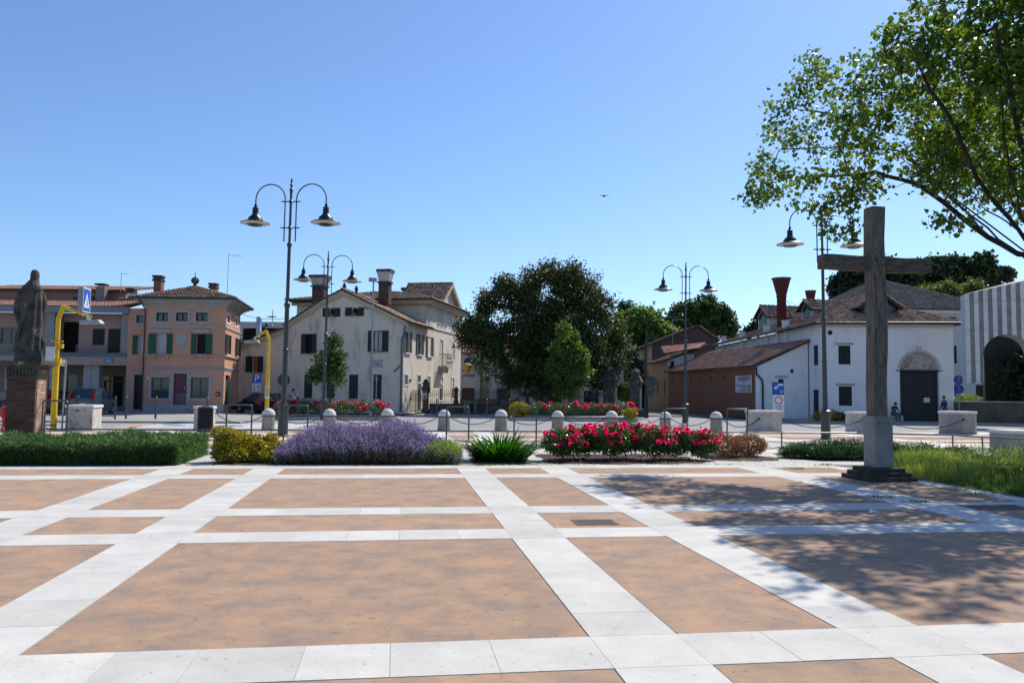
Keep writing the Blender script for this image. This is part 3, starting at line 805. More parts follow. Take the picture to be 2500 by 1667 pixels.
for r in shop: window(fP, r, frame=flat('bronze_frame', (.1, .09, .08)), pane=glass('shop_window_glass', (.03, .045, .05)), sur=.17, surm=grey_pl, name='shop_window')
d = door[0]; m = MB(); m.box(d[0], d[1], .15, .2, d[2], d[3]); dr = fP.build(m, 'door', flat('plum_door', (.11, .018, .05), .25))
m = MB(); m.box(d[0] + .08, d[1] - .08, .12, .145, d[2] + .05, d[2] + .8); m.build('door_glass', glass('door_glass', (.10, .08, .07)), dr)
m = MB(); m.box(d[1] - .2, d[1] - .16, .07, .11, d[2] + 1, d[2] + 1.3); m.build('handle', galv, dr)
m = MB(); m.box(d[0] - .15, d[0], -.04, .02, d[2], d[3] + .15); m.box(d[1], d[1] + .15, -.04, .02, d[2], d[3] + .15); m.box(d[0] + .002, d[1] - .002, -.04, .02, d[3], d[3] + .15); m.build('surround', grey_pl, dr)
zg = fP.uz(z2(500, 900))[1]
for (y0, y1, pr, mt) in ((568, 584, .07, grey_pl), (801, 812, .12, pink_pl), (898, 906, .10, grey_pl), (910, 919, .05, grey_pl)):
    a = fP.uz(z2(240, y1))[1]; b = fP.uz(z2(240, y0))[1]
    m = MB(); m.box(-.02, LP_ + pr, -pr, -.003, a, b); fP.build(m, 'string_course', mt); m = MB(); m.box(.0, LS, -pr, -.003, a, b); fS.build(m, 'string_course', mt)
boxes(fP, [(fP.uz(z2(x, 820))[0] - .08, fP.uz(z2(x, 820))[0] + .08, -.2, -.003, fP.uz(z2(x, 832))[1], fP.uz(z2(x, 812))[1] - .003) for x in (318, 424, 630, 736)], 'bracket', grey_pl)
r = fP.R(z2(240, 1212), z2(280, 1262)); m = MB(); m.box(0, LP_ + .03, -.04, -.003, 0, .55); m.box(fP.uz(z2(356, 1220))[0], fP.uz(z2(612, 1220))[0], -.75, -.043, 0, .17); m.box(fP.uz(z2(430, 1220))[0], fP.uz(z2(582, 1220))[0], -.45, -.044, .172, .34); fP.build(m, 'plinth_and_steps', grey_pl)
u, zz = fP.uz(z2(531, 682)); m = MB(); m.tube([fP.w(u, -.05, zz) - fP.a, fP.w(u, -.003, zz) - fP.a], .42, 20)
o = m.build('medallion', grey_pl, bP); o.location = fP.a - bP.location
m = MB(); m.prism([(u - .12, zz + .44), (u + .12, zz + .44), (u + .05, zz + .75), (u + .18, zz + .85), (u, zz + 1.0), (u - .18, zz + .85), (u - .05, zz + .75)], -.04, -.003)
fP.build(m, 'crest', grey_pl); m = MB(); m.prism([(u - .25, zz - .44), (u + .25, zz - .44), (u + .2, zz - .6), (u, zz - .75), (u - .2, zz - .6)], -.04, -.003); fP.build(m, 'crest', grey_pl)
r = fP.R(z2(812, 1102), z2(838, 1134)); m = MB(); m.box(r[0], r[1], -.14, -.003, r[2], r[3]); q = fP.build(m, 'letter_box', flat('mailbox', (.04, .04, .04)))
m = MB(); m.box(r[0] + .06, r[1] - .06, -.15, -.142, r[2] + .1, r[3] - .12); m.build('label', sign_white, q)
r = fP.R(z2(258, 982), z2(272, 996)); m = MB(); m.box(r[0], r[1], -.03, -.003, r[2], r[3]); fP.build(m, 'house_number', sign_white)
# right side
sh = [fS.R(z2(897, 485), z2(918, 552)), fS.R(z2(962, 512), z2(978, 575)), fS.R(z2(893, 640), z2(912, 803)), fS.R(z2(972, 672), z2(990, 818)), fS.R(z2(885, 965), z2(912, 1200))]
m = MB(); wall_mesh(m, [(0, ev), (LS, ev)], sh); fS.build(m, 'side_wall', pink_pl)
for r in sh[:2]: window(fS, r, frame=green_shutter, sur=.14, surm=white_trim)
for r in sh[2:4]: window(fS, r, shut=(dark_green_shutter, .45, .45), sill=white_trim)
d = sh[4]; m = MB(); m.box(d[0], d[1], .1, .15, d[2], d[3] - .3); fS.build(m, 'side_door', green_shutter)
# set-back bay to the left
m = MB(); hN = [fN.R(z2(175, 487), z2(232, 550)), fN.R(z2(180, 648), z2(232, 800)), fN.R(z2(158, 962), z2(214, 1240))]
wall_mesh(m, [(0, ev), (fN.L, ev)], hN); fN.build(m, 'bay_wall', pink_pl)
window(fN, hN[0], sur=.14, surm=grey_pl); window(fN, hN[1], pane=curtain, shut=(green_shutter, .3, 0)); window(fN, hN[2], pane=black_m, name='bay_door', sur=.1, surm=grey_pl)
m = MB(); m.box(0, fN.L, .3, 6, 0, ev); fN.build(m, 'bay_core', pink_pl)
m = MB(); m.box(.3, LP_ - 1.5, .6, LS - .2, 0, ev - .01); fP.build(m, 'core', room_dark)
bw = MB(); bw.box(0, LP_ - 1.2, LS - .1, LS, 0, ev); bw.box(0, .1, .01, LS - .11, 0, ev); fP.build(bw, 'back_wall', pink_pl)
# coved eaves and roof
def ring(a):     # outline of the house pushed out by a
    k = (a * (1 - fP.n.dot(fS.n)) / (1 - fP.n.dot(fS.n) ** 2)); c1_ = fP.w(LP_, 0, 0) - (fP.n + fS.n) * k
    return [fP.w(-a, -a, 0), c1_, fS.w(LS + a, -a, 0), fP.w(-a, LS + a, 0)]
oh = .75; ez = fP.uz(z2(560, 352), -oh)[1]
m = MB(); n = 5
for i in range(n):
    a = oh * (1 - math.cos(math.pi / 2 * (i + 1) / n)); za = ev + (ez - ev) * i / n; zb2 = ev + (ez - ev) * (i + 1) / n
    q = ring(a + .02); m.prism([(p.x, p.y) for p in q], za + .001, zb2, 'z')
o = m.build('eaves', grey_pl, bP); o.location = -bP.location
ap = fP.uz(z2(640, 262), 3.0)
A_, B_, C_, D_ = [p + Vector((0, 0, ez + .04)) for p in ring(oh)]
pk = fP.w(ap[0], 3.0, ap[1]); pk2 = fP.w(-.2, 3.0, ap[1] - .6)
roof(bP, [[A_, B_, pk, pk2], [B_, C_, pk], [C_, D_, pk2, pk], [fN.w(-.5, -.7, ez), fN.w(fN.L + .3, -.7, ez), fN.w(fN.L + .6, 3.2, ap[1] - .75), fN.w(-.5, 3.2, ap[1] - .75)]], tile_villa, ridges=[(B_, pk), (C_, pk), (pk2, pk)])
m = MB(); m.tube([p + Vector((0, 0, ez)) - fP.a for p in ring(oh + .06)[:3]], .08, 8)
o = m.build('gutter', gutter_green, bP); o.location = fP.a - bP.location
m = MB(); u = fP.uz(z2(232, 900))[0]; m.tube([(u - .2, -oh, ez - .05), (u, -.1, ev - .2), (u, -.1, .1)], .05, 6); fP.build(m, 'downpipe', flat('downpipe', (.06, .035, .03)))
m = MB(); m.lathe([(.18, 0), (.1, .15), (.12, .2), (.26, .32), (.3, .48), (.2, .65), (.06, .72), (.03, .8), (.02, 1.1)], 12); o = m.build('finial', dark_stone, bP); o.location = pk - bP.location
chimney(fP, z2(312, 205), z2(366, 330), 2.2, (z2(308, 170), z2(372, 216)), brick_ch, dark_stone)
chimney(fP, z2(758, 262), z2(806, 330), 2.6, (z2(754, 232), z2(810, 272)), brick_ch, dark_stone)
chimney(fP, z2(100, 312), z2(150, 360), 1.6, (z2(95, 272), z2(155, 312)), white_trim, dark_stone)
a = P(*z2(897, 340), 57); m = MB(); hh = (340) / 3.267 * .94 * 57 / F_PX
m.tube([(0, 0, 0), (0, 0, hh)], .022, 5); m.tube([(0, 0, hh), (1.0, 0, hh - .12)], .015, 5); m.build('mast', galv, None, label='tall thin mast with a short arm rising behind the pink house roof', cat='mast', loc=a)

# ---- cream villa with gable front
z3 = Z(560, 400, 2.24); z4 = Z(700, 620, 3.647); z4c = Z(960, 840, 8.71)
bV = thing('villa', 'cream villa with gabled front, pediment on its sunlit side and flared Venetian chimneys', 'house', Vector((P(926, 850, 59.3).x, 59.3, 0)))
fV = Fac(bV, (546, 62), (926, 59.3))
fW = Fac.of(bV, P(926, 850, 59.3), P(1054, 850, 59.3 + 15.9))
# make the side square to the front
sd = fV.n; tlen = 16.2
fW = Fac.of(bV, fV.w(fV.L, 0, 0), fV.w(fV.L, tlen, 0))
Lv = fV.L
pr = [fV.uz(z3(*q)) for q in ((70, 1002), (318, 905), (330, 872), (520, 752), (625, 700), (930, 862))]
prof = [(0, pr[0][1]), (pr[1][0], pr[1][1]), (pr[2][0], pr[2][1]), (pr[3][0], pr[3][1]), (pr[4][0], pr[4][1]), (Lv, pr[5][1])]
wq = [((397, 930), (474, 1038)), ((788, 912), (835, 1028))]
gq = [((410, 1152), (452, 1280)), ((533, 1200), (573, 1280)), ((655, 1152), (702, 1284)), ((788, 1152), (831, 1288))]
aq = [((548, 795), (573, 836)), ((672, 795), (702, 832))]
W1 = [fV.R(z3(*a), z3(*b)) for a, b in wq]; GW = [fV.R(z3(*a), z3(*b)) for a, b in gq]; AW = [fV.R(z3(*a), z3(*b)) for a, b in aq]
LW = fV.R(z3(130, 1052), z3(158, 1140)); LG = fV.R(z3(28, 1158), z3(54, 1256))
aw = [(r[0], r[1], r[2], r[3] - .1, 'arch') for r in AW]
m = MB(); wall_mesh(m, prof, W1 + GW + [LW] + aw); fV.build(m, 'gable_wall', cream_pl)
window(fV, W1[0], pane=room_dark, shut=(navy_shutter, .02, .02), sill=beige_trim)
r = W1[0]; k = (r[1] - r[0]); m = MB()
for a, b in ((r[0] - .02, r[0] + k * .3), (r[1] - k * .26, r[1] + .02)): m.box(a, b, -.08, -.03, r[2], r[3])
fV.build(m, 'shutter', navy_shutter, label='half-open navy shutters of the dark first-floor window')
window(fV, W1[1], frame=flat('brown_frame', (.14, .07, .04)), pane=curtain, shut=(navy_shutter, .42, .5), sill=beige_trim, label='first-floor window with brown frame between open navy shutters')
for i, r in enumerate(GW): closed_shutters(fV, r, dark_green_shutter, sill=beige_trim)
for r in AW: window(fV, (r[0], r[1], r[2], r[3] - .1), arch=True, pane=room_dark, shut=(navy_shutter, .55, .5), sill=beige_trim, name='attic_window')
for r in AW:
    m = MB(); m.box(r[0] + .1, r[1] - .1, -.1, .1, r[2] + .02, r[2] + .22); fV.build(m, 'flower_box', flat('terracotta', (.3, .1, .05)))
wood_f = flat('orange_wood', (.36, .11, .02), .5)
w = window(fV, LW, pane=curtain, frame=wood_f, shut=(dark_green_shutter, .6, .4), sill=beige_trim, label='small window with orange wooden frame and dark shutters')
m = MB(); c = (LW[0] + LW[1]) / 2; m.box(c - .14, c + .14, .05, .12, LW[2], LW[3]); m.build('mullion', wood_f, w)
closed_shutters(fV, LG, dark_green_shutter)
# raking cornices
m = MB()
for (a, b) in (((-.1, prof[0][1]), (pr[1][0] + .1, pr[1][1] + .02)), ((pr[2][0] - .35, pr[2][1] - .25), (pr[3][0], pr[3][1])), ((pr[3][0], pr[3][1]), (pr[4][0], pr[4][1])), ((pr[4][0], pr[4][1]), (Lv + .35, pr[5][1] - .15))):
    m.prism([(a[0], a[1] - .30), (b[0], b[1] - .30), (b[0], b[1] + .05), (a[0], a[1] + .05)], -.22, -.003)
    m.prism([(a[0], a[1] - .10), (b[0], b[1] - .10), (b[0], b[1] + .10), (a[0], a[1] + .10)], -.34, -.222)
fV.build(m, 'cornice', beige_trim)
# plaque
r = fV.R(z3(780, 1070), z3(838, 1112)); m = MB(); m.box(r[0], r[1], -.05, -.003, r[2], r[3]); pl = fV.build(m, 'plaque', pm('plaque', (.44, .44, .46), (.38, .38, .4), scale=4))
m = MB()
for (x, y) in ((r[0] + .08, r[2] + .08), (r[1] - .08, r[2] + .08), (r[0] + .08, r[3] - .08), (r[1] - .08, r[3] - .08)): m.box(x - .04, x + .04, -.07, -.052, y - .04, y + .04)
m.build('stud', black_m, pl)
m = MB(); rr_ = random.Random(4)
for i in range(6):
    zz = r[3] - .2 - i * (r[3] - r[2] - .35) / 5; x = r[0] + .2 + rr_.random() * .2
    while x < r[1] - .3: l = rr_.uniform(.06, .2); m.box(x, x + l, -.054, -.0505, zz - .02, zz + .02); x += l + .05
m.build('inscription', flat('inscription', (.24, .24, .25)), pl)
# dark sag line bracket at the corner, drainpipe
m = MB(); a = fV.uz(z4(955, 1052)); b = fV.uz(z4(1012, 992)); m.tube([(a[0], -.06, a[1]), (b[0], -.06, b[1])], .04, 5); fV.build(m, 'flag_bracket', black_m)
m = MB(); m.tube([(Lv + .15, -.25, pr[5][1] - .35), (Lv + .05, -.12, pr[5][1] - .9), (Lv - .12, -.1, pr[5][1] - 1.3), (Lv - .12, -.1, .1)], .06, 7); fV.build(m, 'downpipe', flat('grey_pipe', (.12, .125, .13)))
u, zz = fV.uz(z4(722, 465)); m = MB(); m.tube([(u + .22 * math.cos(i * .52), -.05, zz + .22 * math.sin(i * .52)) for i in range(13)], .025, 5); fV.build(m, 'iron_ring', black_m)
# side
D1 = 5.4; ce = prof[-1][1]
def rs(a, b): return fW.R(z4(*a), z4(*b))
upper = [rs((1058, 688), (1094, 882)), rs((1168, 712), (1203, 898)), rs((1255, 735), (1290, 914)), rs((1372, 765), (1386, 998)), rs((1476, 788), (1492, 945))]
lower = [z for z in (rs((1050, 1075), (1078, 1160)), rs((1166, 1080), (1192, 1136)), rs((1167, 1154), (1192, 1390)), rs((1254, 1088), (1276, 1240)), rs((1360, 1095), (1388, 1145)), rs((1360, 1163), (1386, 1300)), rs((1471, 1104), (1488, 1282)))]
small = [rs((1254, 580), (1276, 628)), rs((1340, 612), (1358, 648)), rs((1372, 620), (1388, 658)), rs((1400, 628), (1418, 666)), rs((1472, 652), (1490, 690))]
def fixr(r, mn=.7):
    c = (r[0] + r[1]) / 2; w = max(r[1] - r[0], mn); return (c - w / 2, c + w / 2, r[2], r[3])
upper = [fixr(r) for r in upper]; lower = [fixr(r) for r in lower]; small = [fixr(r, .5) for r in small]
mz = 8.75
m = MB(); wall_mesh(m, [(0, ce), (D1, ce), (D1 + .01, mz), (tlen, mz)], upper + lower + small); fW.build(m, 'side_wall', cream_pl)
for i, r in enumerate(upper[:3]): window(fW, r, shut=(flat('grey_shutter', (.10, .12, .13)), .42, .42), sill=white_trim)
window(fW, upper[3], sur=.12, surm=white_trim, name='balcony_door'); window(fW, upper[4], sur=.12, surm=white_trim)
for r in lower: window(fW, r, sur=.13, surm=white_trim)
for r in small: window(fW, r, sur=.06, surm=white_trim, name='attic_window')
# balcony
r = upper[3]; bm = MB(); bm.box(r[0] - .55, r[1] + .55, -.75, -.003, r[2] - .16, r[2]); bm.prism([(r[0] - .2, r[2] - .162), (r[1] + .2, r[2] - .162), (r[1], r[2] - .6), (r[0], r[2] - .6)], -.5, -.003)
bo = fW.build(bm, 'balcony', old_stone); bm = MB(); x0, x1, zt = r[0] - .5, r[1] + .5, r[2] + 1.0
bm.tube([(x0, -.01, zt), (x0, -.7, zt), (x1, -.7, zt), (x1, -.01, zt)], .022, 5)
for i in range(8):
    x = x0 + (x1 - x0) * i / 7; bm.tube([(x, -.7, r[2]), (x, -.7, zt)], .012, 4)
    if i < 7:
        c = x + (x1 - x0) / 14
        for zz in (.3, .7): bm.tube([(c + .08 * math.cos(a), -.7, r[2] + zz + .12 * math.sin(a)) for a in np.linspace(0, 6.28, 9)], .012, 4)
for i in range(1, 5): y = -.7 * i / 5; bm.tube([(x0, y, r[2]), (x0, y, zt)], .012, 4); bm.tube([(x1, y, r[2]), (x1, y, zt)], .012, 4)
bm.build('balcony_railing', iron, bo)
# string below attic windows, main cornice, pediment
zc = fW.uz(z4(1290, 648))[1]; m = MB(); m.box(D1, tlen + .05, -.08, -.003, zc - .12, zc); fW.build(m, 'string_course', white_trim)
m = MB(); m.box(D1 - .2, tlen + .5, -.45, 6.5, mz, mz + .18); m.box(D1 - .35, tlen + .65, -.6, 6.6, mz + .182, mz + .36); fW.build(m, 'main_cornice', beige_trim)
pc = (D1 + tlen) / 2 + .3; pw = 3.1; pz = mz + .37; ph = 2.0
m = MB(); m.prism([(pc - pw, pz), (pc + pw, pz), (pc, pz + ph)], -.2, -.05); fW.build(m, 'pediment', cream_pl)
m = MB()
for s in (-1, 1): m.prism([(pc + s * (pw + .3), pz), (pc + s * (pw - .4), pz), (pc, pz + ph - .25), (pc, pz + ph + .12)], -.6, -.201)
fW.build(m, 'raking_cornice', beige_trim)
# roofs
o1 = .35
def wv(u, y, z): return fV.w(u, y, z)
uL2 = pr[2][0]; ridge_u, ridge_z = pr[4]
kneeR = (Lv + .5, ce - .05)
e3 = .16
def slope_pt(u, a, b): return a[1] + (b[1] - a[1]) * (u - a[0]) / (b[0] - a[0])
roof(bV, [
    [wv(-.35, -o1, pr[0][1] + e3 - .12), wv(-.35, 8, pr[0][1] + e3 - .12), wv(pr[1][0] + .1, 8, pr[1][1] + e3), wv(pr[1][0] + .1, -o1, pr[1][1] + e3)],
    [wv(pr[2][0] - .4, -o1, pr[2][1] + e3 - .3), wv(pr[2][0] - .4, 6, pr[2][1] + e3 - .3), wv(pr[3][0], 6, pr[3][1] + e3), wv(pr[3][0], -o1, pr[3][1] + e3)],
    [wv(pr[3][0], -o1, pr[3][1] + e3), wv(pr[3][0], 6, pr[3][1] + e3), wv(ridge_u, 6, ridge_z + e3), wv(ridge_u, -o1, ridge_z + e3)],
    [wv(Lv + .5, 6, ce + e3 - .2), wv(Lv + .5, -o1, ce + e3 - .2), wv(ridge_u, -o1, ridge_z + e3), wv(ridge_u, 6, ridge_z + e3)]],
    tile_villa, ridges=[(wv(ridge_u, -o1, ridge_z + e3), wv(ridge_u, 6, ridge_z + e3))], name='wing_roof')
um = fV.uz(z3(395, 780), D1 + 1)[0]
m = MB(); m.box(um, Lv - .05, D1 + .15, tlen, 2, mz); fV.build(m, 'main_block', cream_pl)
m = MB(); m.box(um - .3, Lv + .5, D1 - .3, D1 + .14, mz, mz + .18); fV.build(m, 'rear_cornice', beige_trim)
m = MB(); m.box(.05, Lv - .4, .5, D1, 0, ce - .4); m.box(.01, .04, .4, 8, 0, pr[0][1] - .1); fV.build(m, 'wing_core', room_dark)
mr = mz + .4; rt = fV.uz(z4(918, 312), 8.5)[1]; oc = .7
a1, a2, a3, a4 = wv(um - oc, D1 - oc, mr), wv(Lv + oc, D1 - oc, mr), wv(Lv + oc, tlen + oc, mr), wv(um - oc, tlen + oc, mr)
my = (D1 + tlen) / 2; q1, q2 = wv(um + 4.8, my, rt), wv(Lv - 4.6, my, rt)
pg = pc; pt = fW.w(pg, -.6, pz + ph + .1); pin = fW.w(pg, 3.6, pz + ph + .1)
roof(bV, [[a1, a2, q2, q1], [a2, a3, q2], [a3, a4, q1, q2], [a4, a1, q1],
          [fW.w(pg - pw - .35, -.6, pz - .05), fW.w(pg - pw - .35, 3.0, pz - .05), pin, pt], [fW.w(pg + pw + .35, 3.0, pz - .05), fW.w(pg + pw + .35, -.6, pz - .05), pt, pin]],
     tile_villa, ridges=[(q1, q2), (a2, q2), (a1, q1), (pt, pin)], name='main_roof')
def flared(f, q, y, capmat, root):   # q: dict of pixel pairs: shaft, flare bottom, flare top
    s = f.R(z4(*q[0]), z4(*q[1]), y); t = f.R(z4(*q[2]), z4(*q[3]), y); c = (s[0] + s[1]) / 2; w = (s[1] - s[0]) / 2; W = (t[1] - t[0]) / 2
    m = MB(); m.box(c - w, c + w, y - w * .8, y + w * .8, s[2], t[2] - .1); o = f.build(m, 'chimney', brickmat('old_chimney_brick', (.13, .07, .05), (.09, .055, .045), (.1, .08, .07)))
    m = MB(); m.box(c - w - .1, c + w + .1, y - w * .8 - .1, y + w * .8 + .1, t[2] - .1, t[2] + .02)
    for i in range(3): x = c - w + w * (i + .5) * 2 / 3; m.box(x - .08, x + .08, y - w - .1, y - w * .8 - .11, t[2] - .35, t[2] - .12)
    m.build('corbel', dark_stone, o)
    m = MB(); m.frustum(c, y, t[2] + .02, t[3] - .22, w * .95, w * .8, W * .95, W * .8); m.build('flare', capmat, o)
    m = MB(); m.frustum(c, y, t[3] - .22, t[3], W, W * .85, W * 1.02, W * .87); m.build('chimney_cap', dark_stone, o)
stained = pm('stained_plaster', (.46, .45, .44), (.34, .33, .32), scale=2, rough=.9, stretch=(3, 3, .4), c3=(.15, .14, .14), c3scale=2, c3lim=(.55, .7))
flared(fV, ((246, 300), (345, 450), (225, 195), (370, 285)), 3.5, stained, bV)
flared(fV, ((832, 268), (918, 455), (815, 143), (938, 250)), 3.0, pm('flare_plaster', (.5, .5, .5), (.42, .42, .42), scale=2), bV)
flared(fV, ((1063, 372), (1102, 420), (1025, 305), (1128, 378)), 11, stained, bV)
for q in ((513, 318, 30), (620, 345, 34)):
    p = fV.uz(z4(q[0], q[1]), 1.0); m = MB(); m.lathe([(.12, -.1), (.08, .1), (.16, .2), (.12, .4), (.03, .55)], 10, (p[0], 1.0, p[1])); fV.build(m, 'finial', dark_stone)

# ---- slate roofed house between pink house and villa, far back
bS = thing('slate_house', 'distant house with grey slate roof and skylights seen between pink house and villa', 'house', Vector((P(545, 850, 85).x, 85, 0)))
fS2 = Fac(bS, (480, 85), (700, 85)); z6b = Z(560, 740, 7.13)
evs = fS2.uz(z6b(300, 560))[1]; rts = fS2.uz(z6b(300, 322), 5)[1]
m = MB(); m.box(0, fS2.L, 0, 8, 0, evs); fS2.build(m, 'wall', pink_pale)
m = MB(); m.box(-.2, fS2.L, -.4, -.003, evs - .3, evs); fS2.build(m, 'cornice', white_trim)
sl = roof(bS, [[fS2.w(-.4, -.5, evs), fS2.w(fS2.L, -.5, evs), fS2.w(fS2.L, 5, rts), fS2.w(-.4, 5, rts)]], None, under=pm('slate', (.09, .095, .105), (.06, .065, .07), scale=3, rough=.6), tiles=False)
for q in ((620, 365), (700, 375), (520, 390)):
    p = fS2.uz(z6b(*q), 3.6); m = MB(); m.box(p[0] - .35, p[0] + .35, 3.3, 3.9, p[1] - .25, p[1] + .1); fS2.build(m, 'skylight', glass('skylight_glass', (.2, .25, .3)))
m = MB(); dz = fS2.uz(z2(1258, 505), 4); m.tube([(dz[0], 4, dz[1] - 1.2), (dz[0], 4, dz[1] + .8)], .04, 5); m.lathe([(.02, -.05), (.5, .02), (.55, .06)], 14, (dz[0], 3.7, dz[1])); o = fS2.build(m, 'dish_aerial', sign_back)
m = MB(); pa = P(*z6b(180, 180), 62); pb = P(*z6b(1500, 110), 62)
m.tube([pa + (pb - pa) * t + Vector((0, 0, -.6 * 4 * t * (1 - t))) for t in np.linspace(0, 1, 12)], .018, 4)
m.build('overhead_cable', black_m, None, label='thin overhead cable running from the pink house to the villa roof', cat='cable')

# ---- garden wall, gate and railings beside the villa
yG = 61.0
wallm = pm('mossy_wall', (.13, .11, .09), (.07, .06, .055), scale=1.4, rough=.95, bump=.6, bscale=18, c3=(.2, .16, .13), c3scale=5)
rusty = brickmat('pier_brick', (.17, .09, .07), (.12, .075, .06), (.1, .08, .07))
def gate_pier(label, q0, q1, top, statue):
    a, b = P(*z4c(*q0), yG), P(*z4c(*q1), yG); w = abs(b.x - a.x) / 2; c = (a.x + b.x) / 2; H = P(*z4c(q0[0], top), yG).z
    t = thing('gate_pier', label, 'gate pier', (c, yG, 0), R(-11))
    m = MB(); m.box(-w * .8, w * .8, -w * .8, w * .8, .35, H - .25); m.build('shaft', rusty, t)
    m = MB(); m.box(-w * 1.1, w * 1.1, -w * 1.1, w * 1.1, 0, .35); m.build('base', dark_stone, t)
    m = MB(); m.box(-w * .95, w * .95, -w * .95, w * .95, H - .25, H - .12); m.box(-w * 1.12, w * 1.12, -w * 1.12, w * 1.12, H - .118, H); m.build('capital', dark_stone, t)
    return t, c, H, w
gp1, c1, H1, w1_ = gate_pier('dark brick gate pier at the villa corner carrying an urn and two brass plates', (180, 1500), (335, 960), 985, True)
m = MB(); m.lathe([(.22, H1), (.12, H1 + .12), (.2, H1 + .3), (.34, H1 + .62), (.5, H1 + .82), (.36, H1 + .86), (.2, H1 + .95), (.23, H1 + 1.1), (.2, H1 + 1.25), (.08, H1 + 1.33)], 12); m.build('urn', dark_stone, gp1, smooth=True)
m = MB()
for q in ((1100, 1160), (1225, 1285)):
    zt, zb = P(*z4c(200, q[0]), yG).z, P(*z4c(200, q[1]), yG).z; m.box(-.25, .22, -w1_ * .8 - .03, -w1_ * .8 - .003, zb, zt)
m.build('brass_plate', flat('brass', (.35, .2, .08), .4, metal=.3), gp1)
gp2, c2, H2, w2_ = gate_pier('dark brick gate pier with stone finial and white intercom plate, right of the little gate', (620, 1510), (760, 950), 960, False)
m = MB(); m.lathe([(.36, H2), (.34, H2 + .2), (.24, H2 + .26), (.28, H2 + .4), (.3, H2 + .5), (.16, H2 + .6), (.22, H2 + .68), (.1, H2 + .78)], 10); m.build('finial', dark_stone, gp2, smooth=True)
zt, zb = P(*z4c(650, 1035), yG).z, P(*z4c(650, 1165), yG).z
m = MB(); m.box(-.16, .16, -w2_ * .8 - .04, -w2_ * .8 - .003, zb, zt); pn = m.build('intercom', flat('pale_plate', (.5, .5, .52)), gp2)
m = MB(); m.box(-.05, .05, -w2_ * .8 - .05, -w2_ * .8 - .042, zt - .4, zt - .28); m.box(-.07, .07, -w2_ * .8 - .05, -w2_ * .8 - .042, zb + .15, zb + .25); m.build('button', black_m, pn)
gt = thing('iron_gate', 'narrow wrought iron gate with curved spiked top between the two brick piers', 'gate', (c1 + w1_, yG, 0), 0)
Wg = c2 - w2_ - c1 - w1_; m = MB(); gz = P(*z4c(480, 1030), yG).z
for i in range(13):
    x = Wg * (i + .5) / 13; h = gz - .0 + .25 * math.sin(math.pi * x / Wg) - .15; m.tube([(x, 0, .1), (x, 0, h)], .016, 4); m.tube([(x, 0, h), (x, 0, h + .16)], [.03, .004], 4)
m.build('bar', iron, gt)
m = MB()
for zz in (.18, 1.0, 1.15): m.box(0, Wg, -.02, .02, zz, zz + .035)
for e in (0, .13): m.tube([(Wg * i / 10, 0, gz - .3 + e + .25 * math.sin(math.pi * i / 10) - .15) for i in range(11)], .018, 4)
m.box(Wg * .5 - .03, Wg * .5 + .03, -.03, .03, .05, gz); m.build('gate_frame', iron, gt)
m = MB(); m.box(Wg * .05, Wg * .2, -.05, .05, 1.02, 1.14); m.build('lock', black_m, gt)
def fence_run(label, pa, pb, hw, ht, posts, step=.15):
    a = Vector((pa.x, pa.y, 0)); b = Vector((pb.x, pb.y, 0)); d = b - a; t = thing('garden_fence', label, 'fence', a, math.atan2(d.y, d.x), group='railings on the low garden wall'); L = d.length
    m = MB(); m.box(0, L, -.2, .2, 0, hw - .1); m.build('low_wall', wallm, t)
    m = MB(); m.box(0, L, -.25, .25, hw - .1, hw); m.build('coping', dark_stone, t)
    m = MB(); m.box(0, L, -.015, .015, hw + .12, hw + .15); m.box(0, L, -.015, .015, ht - .25, ht - .22); m.box(0, L, -.015, .015, ht - .4, ht - .37); m.build('rail', iron, t)
    bm = MB(); bm.tube([(0, 0, hw), (0, 0, ht - .08)], .012, 4); bm.tube([(0, 0, ht - .08), (0, 0, ht + .08)], [.025, .003], 4); b0 = bm.build('bar', iron, t); n = int(L / step); b0.location.x = step * .5
    for i in range(1, n):
        o = b0.copy(); COL.objects.link(o); o.location.x = step * (i + .5)
    for px in posts:
        m = MB(); m.lathe([(.22, hw), (.2, hw + .15), (.14, hw + .25), (.13, ht - .1), (.2, ht), (.2, ht + .1), (.1, ht + .22), (.03, ht + .32)], 8, (px, 0, 0)); m.build('stone_post', dark_stone, t, smooth=True)
    return t
hw = P(*z4c(1000, 1262), yG).z; ht = P(*z4c(1000, 985), yG).z
pF0 = P(*z4c(765, 1262), yG); pF1 = P(1130, 900, 61.5); pF2 = P(1386, 900, 62)
fence_run('iron railing on a low dark wall from the gate pier to the grey cabinet', pF0, pF1, hw, ht, [abs(P(*z4c(1335, 1200), yG).x - pF0.x)])
fence_run('iron railing on a low dark wall in front of the dark yew tree', pF1, pF2, hw, ht, [abs(P(q, 900, 61.7).x - pF1.x) for q in (1145, 1211, 1286, 1363)])
